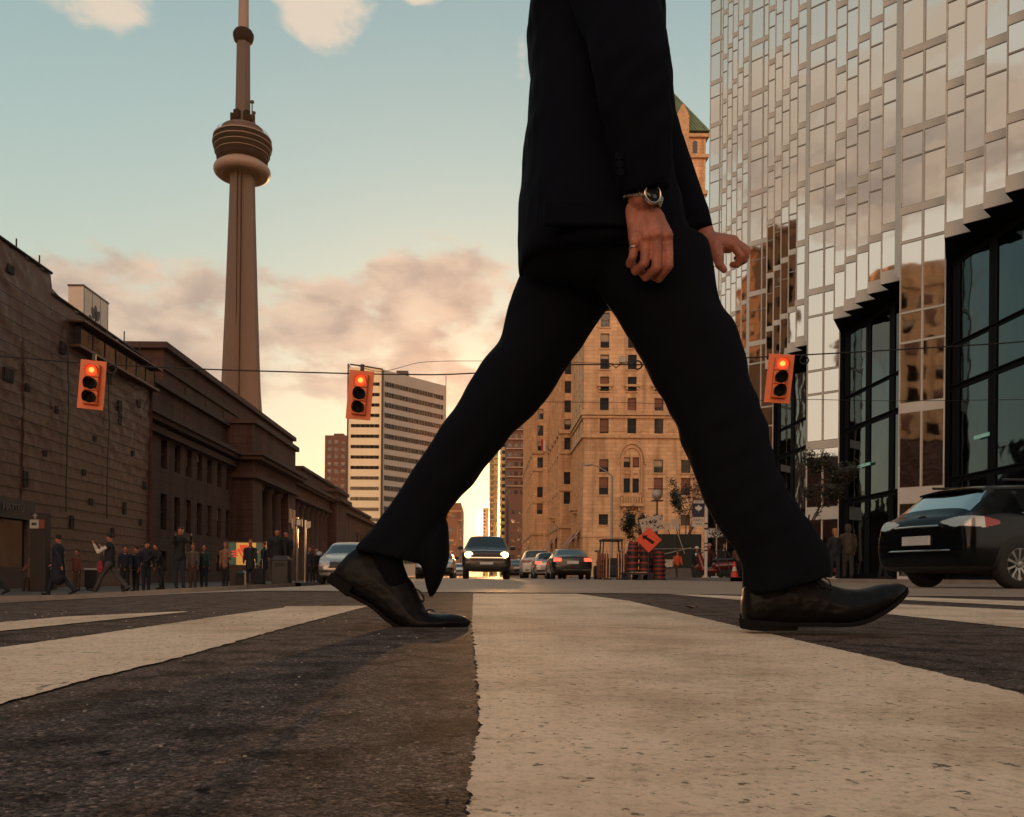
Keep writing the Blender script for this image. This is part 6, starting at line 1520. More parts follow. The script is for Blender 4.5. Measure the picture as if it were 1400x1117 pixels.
# small loader with cab
Y = 43; x = at(838, Y)
t = thing("skid_loader", "small dark construction loader with cab beside the stacked barrels", "loader", (x, Y, 0))
Mo = mat("worn_orange_machine", (.20, .06, .03), .55); s = 1
b = MB(); b.bb(-.55, .55, 0, 2.2, .35, 1.05); b.build("chassis", M_bk, t, bevel=.05)
b = MB()
for sx in (-.5, .5):
    for sy in (.2, 1.3): b.tube([(sx, sy, 1.05), (sx * .92, sy, 1.98)], .035, 6)
b.bb(-.52, .52, .1, 1.45, 1.96, 2.06); b.bb(-.42, .42, .19, .21, 1.05, 1.1); b.build("cab", M_bk, t)
for sx in (-.62, .62):
    b = MB(); b.tube([(sx, 2.0, 1.5), (sx, .9, 1.45), (sx, -.3, .8), (sx, -.55, .3)], .07, 6); b.build("lift_arm", Mo, t)
    for yy in (.45, 1.65): b = MB(); b.lathe([(.15, -.12), (.34, -.12), (.36, -.08), (.36, .08), (.34, .12), (.15, .12)], (sx, yy, .36), 20, 'X'); b.build("wheel", M_tyre, t)
b = MB(); b.loft([[(xx, -.55, .12), (xx, -.9, .12), (xx, -.95, .2), (xx, -.6, .75)] for xx in (-.72, .72)]); b.build("bucket", M_bk, t)
# bundle of posts and slatted crate lit by the sun
for i, (px, lb) in enumerate(((824, "bundle of upright slatted snow fence left of the loader"), (851, "roll of orange mesh fence right of the loader"))):
    x = at(px, 41); t = thing("fence_roll", lb, "fence roll", (x, 41, .02)); n = 16
    b = MB()
    for k in range(n): a = 2 * math.pi * k / n; b.box((.24 * math.cos(a), .24 * math.sin(a), .62 + .02 * (k % 3)), (.06, .03, 1.2), a)
    for z in (.2, .45, .7, .95): b.lathe([(.26, z), (.27, z), (.27, z + .03), (.26, z + .03)], (0, 0, 0), 16)
    b.build("slats", mat("weathered_lath", (.30, .11, .06), .7) if i == 0 else Mo, t)
for i, px in enumerate((829, 833, 846, 849, 853)):
    x = at(px, 40.6); t = thing("delineator_post", "thin upright work zone post, number %d from the left by the loader" % (i + 1) if False else ["leftmost thin pale post by the loader", "second thin pale post by the loader", "thin post in the middle before the loader's cab", "thin post right of the loader's cab", "rightmost thin post by the loader"][i], "post", (x, 40.6, 0), 0, "work zone posts")
    b = MB(); b.tube([(0, 0, .05), (rnd.uniform(-.1, .1), 0, 1.5 + .2 * math.sin(i * 2))], .028, 6); b.build("shaft", mat("pale_post", (.6, .35, .2), .5), t); b = MB(); b.lathe([(.14, 0), (.14, .05), (.04, .07)], (0, 0, 0), 10); b.build("base", M_bk, t)
# hoarding, boards and barriers of the work site
Y = 56; t = thing("hoarding", "dark site hoarding behind the orange diamond sign", "fence", (at(922, Y), Y, 0))
for k in range(4): b = MB(); b.bb(-1.75 + k * .88, -1.75 + k * .88 + .86, -.04, .04, .1, 3.0); b.build("board", mat("dark_green_board", (.018, .022, .018), .7), t)
b = MB(); b.tube([(-1.7, -.3, 1.5), (-.4, -.3, 1.75), (1.0, -.3, 2.1)], .03, 6); b.tube([(.15, -.25, 3.0), (.6, -.25, 1.7)], .03, 6); b.tube([(-1.7, -.3, 2.0), (1.7, -.3, 2.05)], .02, 6); b.build("brace", M_pole, t)
M_wb = mat("white_board", (.55, .45, .36), .7)
c = P(891, 717, 57); t = thing("banner_board", "tilted white board with dark blotches behind the diamond sign", "board", tuple(c)); t.rotation_euler = (0, R(-14), 0)
b = MB(); b.bb(-.75, .75, -.03, .03, -.5, .5); b.build("face", M_wb, t)
b = MB()
for k in range(26):
    x, z = rnd.uniform(-.68, .68), rnd.uniform(-.44, .44); b.box((x, -.034, z), (rnd.uniform(.05, .2), .006, rnd.uniform(.04, .12)), 0, Matrix.Rotation(rnd.uniform(-.6, .6), 3, 'Y'))
tag(b.build("blotch_pattern", M_bk, t))
b = MB(); b.tube([(.1, .05, -.5), (.4, .05, -c.z)], .04, 6); b.build("post", M_dkpole, t)
for px, py, w, h, tl, lb in ((913, 719, 7, 10, -10, "smaller tilted blank white board on a stick near the hoarding"), (923.5, 716.5, 9, 14, -12, "larger tilted blank white board on a stick near the hoarding")):
    c = P(px, py, 57); t = thing("placard", lb, "board", tuple(c)); t.rotation_euler = (0, R(tl), 0); s = 57 / F
    b = MB(); b.bb(-w * s / 2, w * s / 2, -.02, .02, -h * s / 2, h * s / 2); b.build("face", M_wb, t); b = MB(); b.tube([(0, .03, -h * s / 2), (.3, .03, -c.z)], .03, 6); b.build("stick", M_dkpole, t)
for px, w, lb in ((912, .62, "concrete block left of the orange-vested worker"), (935, .55, "concrete block right of the orange-vested worker")):
    Y = 45; t = thing("concrete_block", lb, "barrier", (at(px, Y), Y, 0)); b = MB(); b.loft([[(-w * .75, -.3, 0), (w * .75, -.3, 0), (w * .75, .3, 0), (-w * .75, .3, 0)], [(-w * .7, -.22, .12), (w * .7, -.22, .12), (w * .7, .22, .12), (-w * .7, .22, .12)], [(-w * .62, -.12, .62), (w * .62, -.12, .62), (w * .62, .12, .62), (-w * .62, .12, .62)]]); b.build("block", mat("site_concrete", (.16, .12, .10), .85, bump=.3), t, bevel=.02)
    b = MB(); b.bb(-w * .3, w * .3, -.02, .02, .62, .68); b.build("lifting_loop", M_dkpole, t)
t = thing("crate", "pale crate resting on the concrete block beside the worker", "crate", (at(911, 45), 45, .68)); b = MB(); b.bb(-.28, .28, -.2, .2, .0, .34); b.build("box", M_wb, t); b = MB(); b.bb(-.31, .31, -.23, .23, .34, .40); b.build("lid", M_wb, t)
# traffic cone, scooter heap
Y = 33; t = thing("traffic_cone", "red traffic cone with a white collar by the walking man's calf", "cone", (at(1004, Y), Y, .14))
b = MB(); b.lathe([(.15, .03), (.10, .25), (.095, .26)], (0, 0, 0), 20, cap=False); b.lathe([(.065, .42), (.03, .62), (.0, .63)], (0, 0, 0), 20, cap=False); b.build("cone", mat("cone_red", (.62, .035, .02), .5), t, smooth=True)
b = MB(); b.lathe([(.095, .26), (.065, .42)], (0, 0, 0), 20, cap=False); b.build("collar", M_wb, t); b = MB(); b.bb(-.2, .2, -.2, .2, 0, .03); b.build("foot", M_bk, t)
Y = 36; t = thing("motor_scooter", "dark red motor scooter parked by the white sign pole", "scooter", (at(976, Y), Y, .13), R(68))
Mr = car_paint("scooter_red", (.14, .015, .012), .1, .3)
for yy in (-.62, .62):
    b = MB(); b.lathe([(.12, -.05), (.22, -.055), (.24, 0), (.22, .055), (.12, .05)], (0, yy, .24), 24, 'X'); b.build("wheel", M_tyre, t)
b = MB(); capsule(b, (0, -.75, .55), (0, -.1, .5), .17, .19); capsule(b, (0, -.1, .32), (0, .4, .32), .14, .12); capsule(b, (0, .42, .35), (0, .62, .95), .16, .12); capsule(b, (0, .62, .48), (0, .75, .42), .1, .08); fuse(b, "body", Mr, .02, 4, t)
b = MB(); capsule(b, (0, -.75, .78), (0, -.05, .74), .11, .12, flat=(Vector((0, 0, 1)), .6)); b.build("seat", M_trim, t, smooth=True)
b = MB(); b.tube([(-.34, .5, 1.08), (0, .6, 1.02), (.34, .5, 1.08)], .02, 8); b.tube([(.34, .5, 1.08), (.38, .56, 1.22)], .01, 6); b.build("handlebar", M_dkpole, t)
b = MB(); b.lathe([(0, .0), (.08, .01), (.09, .06), (0, .09)], (0, .70, .98), 16, 'Y'); b.build("headlight", M_head, t)
Y = 34.6; t = thing("hand_truck", "dark folded hand truck leaning beside the scooter", "hand truck", (at(993, Y), Y, .13), R(15))
b = MB(); b.tube([(-.22, 0, .1), (-.22, .5, 1.05), (0, .55, 1.15), (.22, .5, 1.05), (.22, 0, .1)], .025, 8); [b.tube([(-.22, q, .1 + q * 1.9), (.22, q, .1 + q * 1.9)], .018, 6) for q in (.1, .2, .3, .4)]; b.build("frame", M_dkpole, t)
for s in (-.26, .26): b = MB(); b.lathe([(0, -.03), (.13, -.03), (.13, .03), (0, .03)], (s, .02, .13), 18, 'X'); b.build("wheel", M_tyre, t)
b = MB(); b.bb(-.22, .22, -.28, .0, .02, .04); b.build("toe_plate", M_dkpole, t)

# poles, pedestrian signal and bins at the left corner
def gp(px, Y): x = at(px, Y); return (x, Y, gz(x) + .13)
Y = 30.5; x, y, z = gp(405.5, Y); t = thing("signal_pole", "steel pole with pedestrian signal at the left corner, catching the low sun", "pole", (x, y, z))
M_shiny = mat("bright_steel", (.62, .50, .38), .3, .9)
b = MB(); b.tube([(0, 0, 0), (0, 0, 2.35)], .05, 14); b.build("shaft", M_shiny, t); b = MB(); b.tube([(-.1, -.05, 1.0), (-.1, -.05, 2.3)], .03, 8); b.build("conduit", M_shiny, t)
b = MB(); b.bb(-.02, .2, -.14, .0, 2.02, 2.30); b.build("signal_head", M_trim, t, bevel=.01)
b = MB(); b.bb(.02, .16, -.15, -.142, 2.06, 2.26); b.build("lamp_panel", mat("pale_lens", (.4, .4, .38), .3), t); b = MB(); b.bb(-.16, -.12, -.1, .1, 1.95, 2.3); b.build("side_sign", M_pole, t)
Y = 32; x, y, z = gp(417, Y); t = thing("sign_pole", "thin steel pole with a small pale sign right of the pedestrian signal", "pole", (x, y, z))
b = MB(); b.tube([(0, 0, 0), (0, 0, 2.35)], .04, 12); b.build("shaft", M_shiny, t); b = MB(); b.loft([[(.02, -.05, 2.0), (.02, -.05, 2.3), (.2, -.05, 2.3), (.2, -.05, 2.08)], [(.02, -.03, 2.0), (.02, -.03, 2.3), (.2, -.03, 2.3), (.2, -.03, 2.08)]]); b.build("panel", M_pole, t)
def litter_bin(px, Y, w, h, lb):
    x, y, z = gp(px, Y); t = thing("litter_bin", lb, "bin", (x, y, z)); b = MB(); b.bb(-w / 2, w / 2, -.3, .3, 0, h * .84); b.build("case", mat("dark_bin", (.02, .017, .017), .6), t, bevel=.03)
    b = MB(); b.loft([[(-w / 2 - .02, -.32, h * .85), (w / 2 + .02, -.32, h * .85), (w / 2 + .02, .32, h * .85), (-w / 2 - .02, .32, h * .85)], [(-w / 2 + .08, -.2, h), (w / 2 - .08, -.2, h), (w / 2 - .08, .2, h), (-w / 2 + .08, .2, h)]]); b.build("hood", mat("dark_bin_hood", (.03, .025, .022), .5), t, bevel=.02); b = MB(); b.bb(-w * .3, w * .3, -.31, -.3005, h * .62, h * .74); b.build("slot", M_black, t)
litter_bin(385, 29, .56, .95, "wide dark litter bin by the pedestrian signal pole"); litter_bin(331, 34, .34, .62, "low dark litter bin below the lit transit map panel")
# lit transit panel
Y = 38; x, y, z = gp(337.5, Y); s = Y / F; t = thing("transit_panel", "backlit green and yellow transit panel with a red winged emblem", "sign", (x, y, z))
zz0 = (803 - 775) * s
b = MB(); b.bb(-.85, .85, -.08, .1, zz0, zz0 + 1.1); b.build("case", mat("panel_case", (.05, .025, .02), .6), t)
for nm, x0, x1, col, es in (("green_face", -.79, -.46, (.02, .10, .055), .22), ("yellow_face", -.455, .42, (.75, .33, .06), .42), ("green_face", .425, .79, (.02, .10, .055), .22)):
    b = MB(); b.bb(x0, x1, -.095, -.081, zz0 + .05, zz0 + 1.04); b.build(nm, glow(nm + "_glow", col, es), t)
b = MB(); cz = .0
for sg in (-1, 1):
    b.loft([[(sg * .02, yy, cz - .22), (sg * .02, yy, cz - .12), (sg * .14, yy, cz + .12), (sg * .2, yy, cz + .08)] for yy in (-.112, -.097)])
    for k in range(3): b.loft([[(sg * (.2), yy, cz + .06 - k * .07), (sg * (.46 - k * .06), yy, cz + .02 - k * .07), (sg * (.44 - k * .06), yy, cz - .02 - k * .07), (sg * .16, yy, cz + .02 - k * .07)] for yy in (-.112, -.097)])
b.lathe([(0, -.112), (.13, -.112), (.13, -.1), (0, -.1)], (0, 0, 0), 6, 'Y') if False else b.loft([[(-.13, yy, cz + .22), (.13, yy, cz + .22), (.1, yy, cz + .05), (0, yy, cz - .04), (-.1, yy, cz + .05)] for yy in (-.1125, -.0975)])
b.v = [Vector((p.x * 1.45 - .12, p.y, p.z * 1.45 + zz0 + .62)) for p in b.v]; b.build("winged_emblem", glow("red_emblem_glow", (.75, .05, .02), .45), t)
b = MB(); b.bb(-.75, .75, -.05, .05, 0, zz0); b.build("base", mat("panel_base", (.06, .035, .03), .8), t)
# pillar with arrow sign, newspaper boxes
Y = 31; x, y, z = gp(55, Y); t = thing("wayfinding_pillar", "dark pillar with a white arrow and a pale lit sign box by the shop front", "sign", (x, y, z))
b = MB(); b.bb(-.28, .28, -.2, .2, 0, 2.85); b.build("pillar", mat("dark_pillar", (.03, .02, .019), .6), t, bevel=.02)
b = MB(); b.bb(-.27, .05, -.24, -.205, 2.28, 2.6); pn = b.build("sign_box", mat("pale_sign_box", (.42, .42, .36), .5), t); b = MB(); b.bb(-.2, -.03, -.25, -.241, 2.39, 2.49); b.build("dark_bar", mat("sign_green", (.03, .05, .02), .5), pn)
b = MB(); b.bb(.07, .26, -.24, -.205, 2.28, 2.6); b.build("red_box", mat("red_sign_box", (.22, .05, .035), .5), t)
b = MB(); ax, az = -.1, 2.72; b.add([(ax + p, -.206, az + q) for p, q in ((-.1, .0), (0, .12), (.1, 0), (.035, 0), (.035, -.09), (-.035, -.09), (-.035, 0))] + [(ax + p, -.2005, az + q) for p, q in ((-.1, .0), (0, .12), (.1, 0), (.035, 0), (.035, -.09), (-.035, -.09), (-.035, 0))], [tuple(range(7)), tuple(range(13, 6, -1))]); b.build("arrow", mat("pale_arrow", (.25, .22, .2), .6), t)
for px, w, lb in ((71, .34, "dark newspaper box behind the navy-coated walker"), (127, .5, "wider dark newspaper box behind the white-sleeved walker")):
    x, y, z = gp(px, 34); t = thing("newspaper_box", lb, "newspaper box", (x, y, z)); b = MB(); b.bb(-w / 2, w / 2, -.2, .2, .12, .8); b.build("case", M_trim, t, bevel=.02); b = MB(); b.bb(-w / 2, w / 2, -.22, -.19, .82, .87); b.build("title_strip", mat("white_strip", (.6, .58, .55), .5), t); b = MB()
    b.bb(-w * .4, w * .4, -.15, .15, 0, .12)
    b.build("plinth", M_trim, t)

# ------------------------------------------------------------------ trees
M_bark = mat("dark_bark", (.045, .028, .02), .9, var=.3, vs=8, bump=.5, bs=20)
def tree(name, label, loc, h, crown, n_leaf, leaf, lcol, seed, dense=None, bare=.25, crown_lo=.35):
    rr = random.Random(seed); t = thing(name, label, "tree", loc); b = MB(); tips = []
    def grow(p, d, ln, r, lv):
        pts = [p]; q = p.copy(); dd = d.copy(); k = 5
        for i in range(k):
            dd = (dd + Vector((rr.uniform(-.18, .18), rr.uniform(-.18, .18), rr.uniform(-.05, .14)))).normalized(); q = q + dd * ln / k; pts.append(q.copy())
            if lv >= 2: tips.append(q.copy())
        b.tube(pts, [r * (1 - .12 * i) for i in range(k + 1)], 6 if lv < 2 else 4)
        if lv < 4:
            for i in range(rr.randint(2, 4)):
                s = pts[rr.randint(2, k)]; a = rr.uniform(0, 6.28); e = rr.uniform(.45, 1.0)
                nd = (dd * math.cos(e) + Vector((math.cos(a), math.sin(a), .25)) * math.sin(e)).normalized(); grow(s, nd, ln * rr.uniform(.5, .72), r * .5, lv + 1)
    grow(Vector((0, 0, 0)), Vector((0, 0, 1)), h * .52, h * .016, 0)
    mx = max(p.z for p in tips) ; k = h / mx
    ex = max(max(abs(p.x), abs(p.y)) for p in tips); kx = crown / ex
    sc = lambda p: Vector((p.x * kx, p.y * kx, p.z * k))
    b.v = [sc(p) for p in b.v]; tips = [sc(p) for p in tips]
    b.build("trunk", M_bark, t)
    f = MB()
    for i in range(n_leaf):
        c = tips[rr.randrange(len(tips))]
        if c.z < h * crown_lo: continue
        if noise.noise(c * (2.2 / max(crown, .8)) + Vector((seed, 0, 0))) < bare - .35: continue
        c = c + Vector((rr.gauss(0, leaf * 1.5), rr.gauss(0, leaf * 1.5), rr.gauss(0, leaf * 1.3)))
        s = leaf * rr.uniform(.6, 1.3); u = Vector((rr.gauss(0, 1), rr.gauss(0, 1), rr.gauss(0, .7))).normalized(); v = u.orthogonal().normalized(); f.mi = rr.randrange(3)
        f.add([c - u * s, c + v * s * .45, c + u * s, c - v * s * .45], [(0, 1, 2, 3)])
    f.build("crown", [mat("leaf_a", lcol, .7, var=.3), mat("leaf_b", tuple(c * .65 for c in lcol), .7, var=.3), mat("leaf_c", (lcol[0] * 1.5, lcol[1] * 1.1, lcol[2]), .7, var=.3)], t)
tree("street_tree", "dark leafy street tree in front of the gold tower's lower bay", (at(1108, 34), 34, .13), 4.9, 1.75, 5200, .075, (.035, .034, .018), 21, bare=.2, crown_lo=.30)
tree("street_tree", "half bare reddish tree against the hotel behind the leaf sign", (at(936, 80), 80, .13), 11.0, 2.6, 1800, .13, (.075, .035, .022), 5, bare=.05)
tree("street_tree", "small green tree below the hotel's stone balcony", (at(868, 64), 64, .13), 5.1, 1.2, 2200, .11, (.035, .036, .016), 9, bare=.25)
tree("street_tree", "dark narrow tree with dense foliage by the hotel's right windows", (at(928, 92), 92, .13), 10.8, 1.15, 2400, .14, (.028, .026, .015), 14, bare=.3, crown_lo=.62)
tree("street_tree", "low reddish bush-like tree at the foot of the hotel by the leaf sign", (at(985, 66), 66, .13), 5.2, 2.6, 2600, .12, (.085, .03, .02), 31, bare=.2, crown_lo=.1)
# ------------------------------------------------------------------ people on the pavements
_pm = {}
def cloth(col):
    k = tuple(round(c, 4) for c in col)
    if k not in _pm: _pm[k] = mat("cloth", k, .85, var=.25, vs=5, bump=.2, bs=30)
    return _pm[k]
def person(label, px, Y, H, face, top, legs, hair=(.015, .01, .008), stride=0.0, arms=((10, 10), (-10, 10)), coat=0.0, longhair=False, hood=False, hat=None, ground=None, build=1.0, lean=0.0, knee=(0, 0), skin=None, seat=False, sleeve=None):
    """face: heading in degrees (0 = away from the camera, 90 = towards the left, -90 = towards the right, 180 = facing the camera)"""
    x = at(px, Y); z = (gz(x) + .13) if ground is None else ground
    t = thing("person", label, "person", (x, Y, z), R(face)); k = H / 1.75
    hz = .90 * k if not seat else .50 * k
    hip = Vector((0, 0, hz)); ln = R(lean); sh = hip + Vector((0, math.sin(ln), math.cos(ln))) * .53 * k; nk = sh + Vector((0, math.sin(ln) * .05, .10 * k)); hd = nk + Vector((0, .02 + math.sin(ln) * .05, .13 * k))
    b, J, T, S_ = MB(), MB(), MB(), MB(); w = .175 * k * build
    feet = []
    a0 = stride
    for s, th, kn in ((-1, a0, knee[0]), (1, -a0, knee[1])):
        if seat: th, kn = 82, 88
        h0 = hip + Vector((s * .09 * k, 0, -.02)); d = Vector((0, math.sin(R(th)), -math.cos(R(th)))); k0 = h0 + d * .43 * k
        d2 = Vector((0, math.sin(R(th - kn)), -math.cos(R(th - kn)))); an = k0 + d2 * .41 * k
        capsule(b, h0, k0, .080 * k, .056 * k); capsule(b, k0, an, .052 * k, .035 * k)
        capsule(T, h0, k0, .098 * k * build, .072 * k); capsule(T, k0, an + d2 * .01, .070 * k, .058 * k)
        fd = Vector((0, math.cos(R((th - kn) * .8)), math.sin(R((th - kn) * .8)) * .7)).normalized(); toe = an + fd * .17 * k - Vector((0, 0, .035))
        capsule(b, an, toe, .03 * k, .025 * k); capsule(S_, an - Vector((0, .03, .02)), toe, .048 * k, .036 * k); feet.append(min(an.z, toe.z) - .05 * k)
    capsule(b, hip, hip + (sh - hip) * .5, .125 * k, .12 * k); capsule(b, hip + (sh - hip) * .5, sh - Vector((0, 0, .05)), .12 * k, .13 * k)
    capsule(b, sh - Vector((w * .9, 0, .04)), sh - Vector((-w * .9, 0, .04)), .062 * k, .062 * k); capsule(b, sh, nk, .055 * k, .052 * k)
    b.lathe([(0, -.125 * k), (.055 * k, -.11 * k), (.075 * k, -.04 * k), (.08 * k, .03 * k), (.06 * k, .095 * k), (0, .122 * k)], hd, 14)
    capsule(b, hd + Vector((0, .07, -.0)) * k, hd + Vector((0, .094, -.03)) * k, .012 * k, .015 * k)
    capsule(T, hip + Vector((-.05, 0, 0)), hip + Vector((.05, 0, .0)), .125 * k * build, .125 * k * build)
    capsule(J, hip + Vector((0, 0, .04 - coat)), hip + (sh - hip) * .55, (.15 + coat * .08) * k * build, .148 * k * build); capsule(J, hip + (sh - hip) * .5, sh - Vector((0, 0, .07)), .145 * k * build, .15 * k * build)
    capsule(J, sh - Vector((w, 0, .05)), sh - Vector((-w, 0, .05)), .078 * k, .078 * k); capsule(J, sh, nk - Vector((0, 0, .02)), .075 * k, .065 * k)
    SL = MB() if sleeve else J
    for s, (a, e) in zip((-1, 1), arms):
        s0 = sh + Vector((s * (w + .02), 0, -.05)); d = Vector((s * .12, math.sin(R(a)), -math.cos(R(a)))).normalized(); el = s0 + d * .29 * k
        d2 = Vector((-s * .10 if e > 40 else s * .02, math.sin(R(a + e)), -math.cos(R(a + e)))).normalized(); wr = el + d2 * .25 * k
        capsule(b, s0, el, .042 * k, .036 * k); capsule(b, el, wr, .034 * k, .025 * k); capsule(b, wr, wr + d2 * .085 * k, .03 * k, .026 * k, flat=(Vector((1, 0, 0)), .55)); capsule(b, wr + d2 * .03 * k, wr + d2 * .06 * k + Vector((0, .03, 0)), .014, .012)
        for q in range(4): capsule(b, wr + d2 * .08 * k + Vector((0, -.022 + q * .015, 0)), wr + d2 * (.15 - .01 * abs(q - 1.5)) * k + Vector((0, -.022 + q * .015, 0)), .009, .008, n=8)
        capsule(SL, s0, el, .062 * k, .055 * k); capsule(SL, el, wr, .055 * k, .043 * k)
    dz = -min(feet) if not seat else 0
    for m_ in (b, J, T, S_) + ((SL,) if sleeve else ()): m_.v = [p + Vector((0, 0, dz)) for p in m_.v]
    org = (0, 0, 0)
    fold = lambda q: noise.noise(q * 7) * .014 + noise.noise(q * 16) * .005
    fuse(b, "body", skin or M_skin, .014, 2, t); fuse(J, "jacket", cloth(top), .022, 2, t, disp=fold); fuse(T, "trousers", cloth(legs), .022, 2, t, disp=fold)
    if sleeve:
        h_ = len(SL.v) // 2; g_ = len(SL.f) // 2
        for s0_, s1_, f0_, f1_ in ((0, h_, 0, g_), (h_, len(SL.v), g_, len(SL.f))):
            q_ = MB(); q_.v = SL.v[s0_:s1_]; q_.f = [[i - s0_ for i in f] for f in SL.f[f0_:f1_]]; q_.m = [0] * len(q_.f); fuse(q_, "sleeve", cloth(sleeve), .02, 2, t)
    fuse(S_, "shoes", cloth((.012, .011, .011)), .014, 2, t)
    hb = MB(); c = hd + Vector((0, -.018, dz + .022 * k))
    if hood:
        hb.lathe([(0, -.16 * k), (.09 * k, -.15 * k), (.115 * k, -.05 * k), (.11 * k, .05 * k), (.07 * k, .12 * k), (0, .135 * k)], c + Vector((0, -.015, -.02)), 14); fuse(hb, "hood", cloth(top), .016, 2, t)
    else:
        hb.lathe([(0, -.03 * k), (.078 * k, -.03 * k), (.093 * k, .03 * k), (.072 * k, .098 * k), (0, .12 * k)], c, 14)
        if longhair: capsule(hb, c + Vector((0, -.03, 0)), c + Vector((0, -.07, -.22 * k)), .085 * k, .06 * k)
        fuse(hb, "hair", cloth(hair), .014, 2, t, disp=lambda q: noise.noise(q * 40) * .006)
    if hat:
        h_ = MB(); h_.lathe([(0, .03), (.10, .03), (.14, .035), (.14, .045), (.105, .05), (.10, .10), (.06, .145), (0, .155)], c, 16); h_.build("helmet", cloth(hat), t, smooth=True)
    return t
NAVY, BLK, BRN, GRY = (.008, .011, .022), (.010, .010, .012), (.05, .028, .02), (.045, .04, .037)
wk = ((-28, 12), (28, 18))
person("walker in a long navy coat heading left past the shop front", 80, 25.5, 1.80, 90, NAVY, NAVY, stride=20, arms=wk, coat=.42, build=1.15, knee=(4, 22))
person("walker with white sleeves and black vest, hands raised to the face", 150, 25.5, 1.80, 90, BLK, (.05, .045, .042), stride=30, arms=((55, 95), (40, 105)), knee=(6, 12), sleeve=(.50, .45, .40))
person("person leaving the picture at its left edge, only a dark shoe showing", -14, 25.5, 1.75, 90, BLK, BLK, stride=26, arms=wk, knee=(0, 20))
person("seated person in a tan coat below the arrow pillar", 43, 31.5, 1.65, 180, (.16, .075, .045), BRN, seat=True, arms=((40, 60), (40, 60)))
person("person in a dull red coat half behind the navy-coated walker", 105, 32, 1.50, 170, (.11, .035, .025), BRN)
person("dark figure, left one of the group by the wrapped corner", 171, 31, 1.62, 200, NAVY, BLK, arms=((5, 20), (5, 30)))
person("dark figure, middle one of the group by the wrapped corner", 186, 31.5, 1.60, 160, NAVY, BLK)
person("dark figure in navy, right one of the group by the wrapped corner", 200, 30.5, 1.70, 215, NAVY, NAVY, build=1.1)
person("person in black stooping beside the tall dark figure", 221, 30.5, 1.66, 150, BLK, BLK, lean=26, arms=((32, 20), (38, 22)), stride=10)
person("tall dark figure raising a camera at the left corner", 246, 26.0, 1.82, 210, BLK, (.010, .014, .028), arms=((75, 60), (70, 70)), build=1.1, stride=5)
person("person in a grey top beside the tall dark figure", 264, 31.0, 1.58, 180, (.075, .06, .045), BRN, hair=(.10, .05, .025))
person("person in a teal jacket near the station windows", 279, 31.5, 1.55, 190, (.012, .03, .032), NAVY)
person("woman in a tan jacket standing left of the lit transit panel", 308, 32, 1.62, 178, (.24, .115, .075), BLK, hair=(.16, .07, .03), longhair=True, arms=((25, 70), (-20, 30)), coat=.10, stride=4)
person("person in a dark coat standing before the lit transit panel", 342, 31, 1.62, 190, (.012, .013, .02), NAVY, hair=(.09, .03, .015), coat=.25, arms=((10, 15), (6, 10)))
person("dark figure with a suitcase right of the transit panel", 361, 31.5, 1.52, 100, NAVY, BLK, hair=(.08, .025, .015), coat=.2)
person("tall dark figure leaning over the wide litter bin", 378, 29.5, 1.86, 200, BLK, BLK, coat=.3, build=1.15, lean=8)
person("second dark figure next to the wide litter bin", 391, 30, 1.80, 160, BLK, BLK, coat=.25, build=1.1)
person("dark figure, left of the pair beyond the signal pole", 423, 38, 1.55, 180, BLK, BLK)
person("dark figure, right of the pair beyond the signal pole", 432, 38.5, 1.50, 200, NAVY, BLK)
person("blonde woman in a dark jacket and jeans seen from behind", 1141, 28.8, 1.62, 10, (.012, .014, .018), (.014, .016, .024), hair=(.34, .15, .065), longhair=True, arms=((10, 30), (5, 10)), stride=7)
person("man in an olive hooded jacket beside the blonde woman", 1159, 29.0, 1.78, -8, (.05, .038, .024), (.03, .026, .022), hood=True, build=1.12, coat=.06, arms=((6, 30), (5, 25)), stride=6)
person("person in a grey red shirt half hidden by the dark wagon", 1207, 30, 1.72, -95, (.13, .06, .055), BLK, stride=10, arms=((20, 30), (-15, 20)))
person("road worker in an orange vest by the concrete blocks", 926, 47, 1.52, 175, (.62, .09, .025), (.08, .045, .035), arms=((12, 40), (10, 20)), ground=.0, build=1.1)
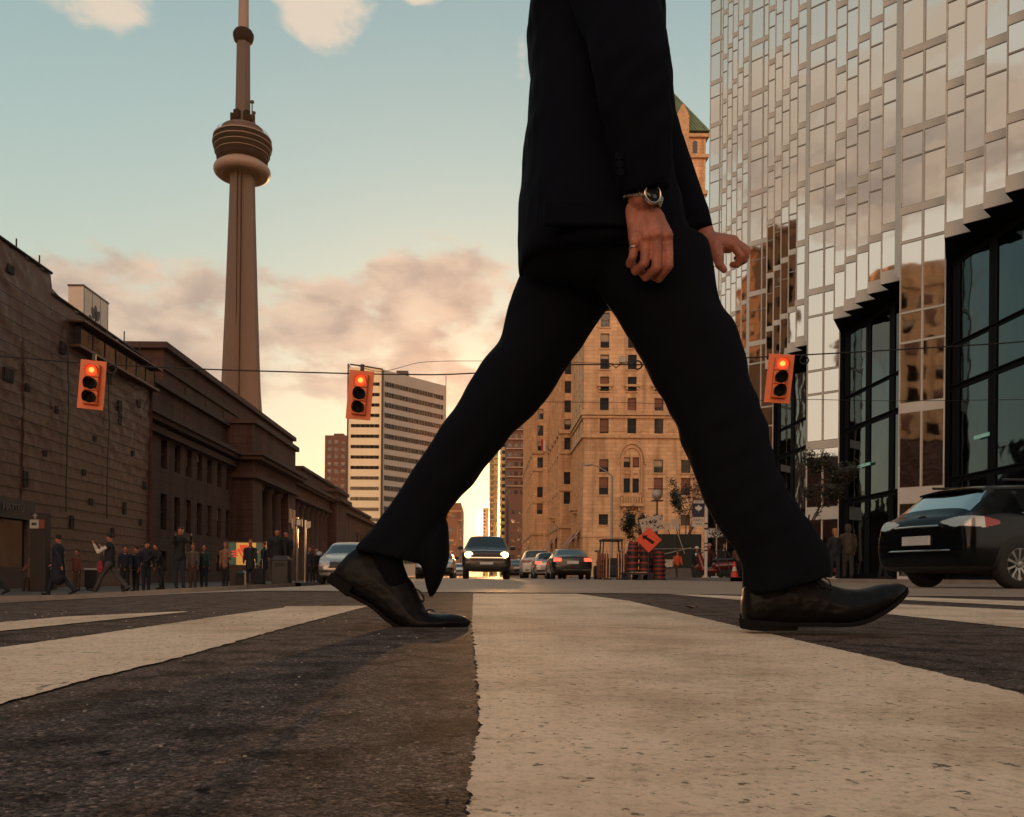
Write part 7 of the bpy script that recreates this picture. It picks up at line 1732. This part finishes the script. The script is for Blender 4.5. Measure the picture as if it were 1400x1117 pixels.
person("road worker in black with a pale helmet by the leaf sign pole", 952.5, 42, 1.55, 170, BLK, BLK, hat=(.55, .48, .42), ground=.0)
person("person bending behind the dark red scooter", 968, 39, 1.45, 185, (.06, .015, .014), BLK, hair=(.12, .05, .03), lean=15, hat=(.35, .16, .13))
person("person in dark clothes beyond the hand truck", 990, 39.5, 1.50, 180, BLK, BLK, hair=(.2, .09, .05), arms=((30, 60), (20, 40)))
person("person in a brown top next to the walking man's calf", 1008, 36, 1.36, 180, (.10, .055, .04), BLK)
t = thing("suitcase", "dark upright suitcase beside the figure right of the transit panel", "suitcase", gp(354, 31))
b = MB(); b.bb(-.2, .2, -.12, .12, .05, .62); b.build("case", cloth(BLK), t, bevel=.03); b = MB(); b.tube([(-.12, 0, .62), (-.12, 0, .95), (.12, 0, .95), (.12, 0, .62)], .012, 6); b.build("handle", M_pole, t)
t = thing("red_bag", "small red bag carried by the white-sleeved walker", "bag", tuple(Vector(gp(141, 25.5)) + Vector((0, -.1, .62)))); b = MB(); b.loft([[(-.05, -.1, 0), (.05, -.1, 0), (.05, .1, 0), (-.05, .1, 0)], [(-.09, -.14, .12), (.09, -.14, .12), (.09, .14, .12), (-.09, .14, .12)], [(-.05, -.1, .34), (.05, -.1, .34), (.05, .1, .34), (-.05, .1, .34)]]); b.build("pouch", cloth((.22, .02, .03)), t); b = MB(); b.tube([(0, -.08, .33), (0, -.06, .5), (0, .06, .5), (0, .08, .33)], .012, 6); b.build("strap", cloth(BLK), t)
# ------------------------------------------------------------------ evening haze
hz = MB(); hz.bb(-680, 690, -60, 1020, -2.0, 600)
mh = bpy.data.materials.new("haze_air"); mh.use_nodes = True; nt = mh.node_tree; nt.nodes.clear()
ho = nt.nodes.new('ShaderNodeOutputMaterial'); pv = nt.nodes.new('ShaderNodeVolumePrincipled')
pv.inputs['Color'].default_value = (.98, .52, .22, 1); pv.inputs['Density'].default_value = .00004; pv.inputs['Anisotropy'].default_value = .88
nt.links.new(pv.outputs[0], ho.inputs['Volume'])
tag(hz.build("haze", mh), kind='stuff')
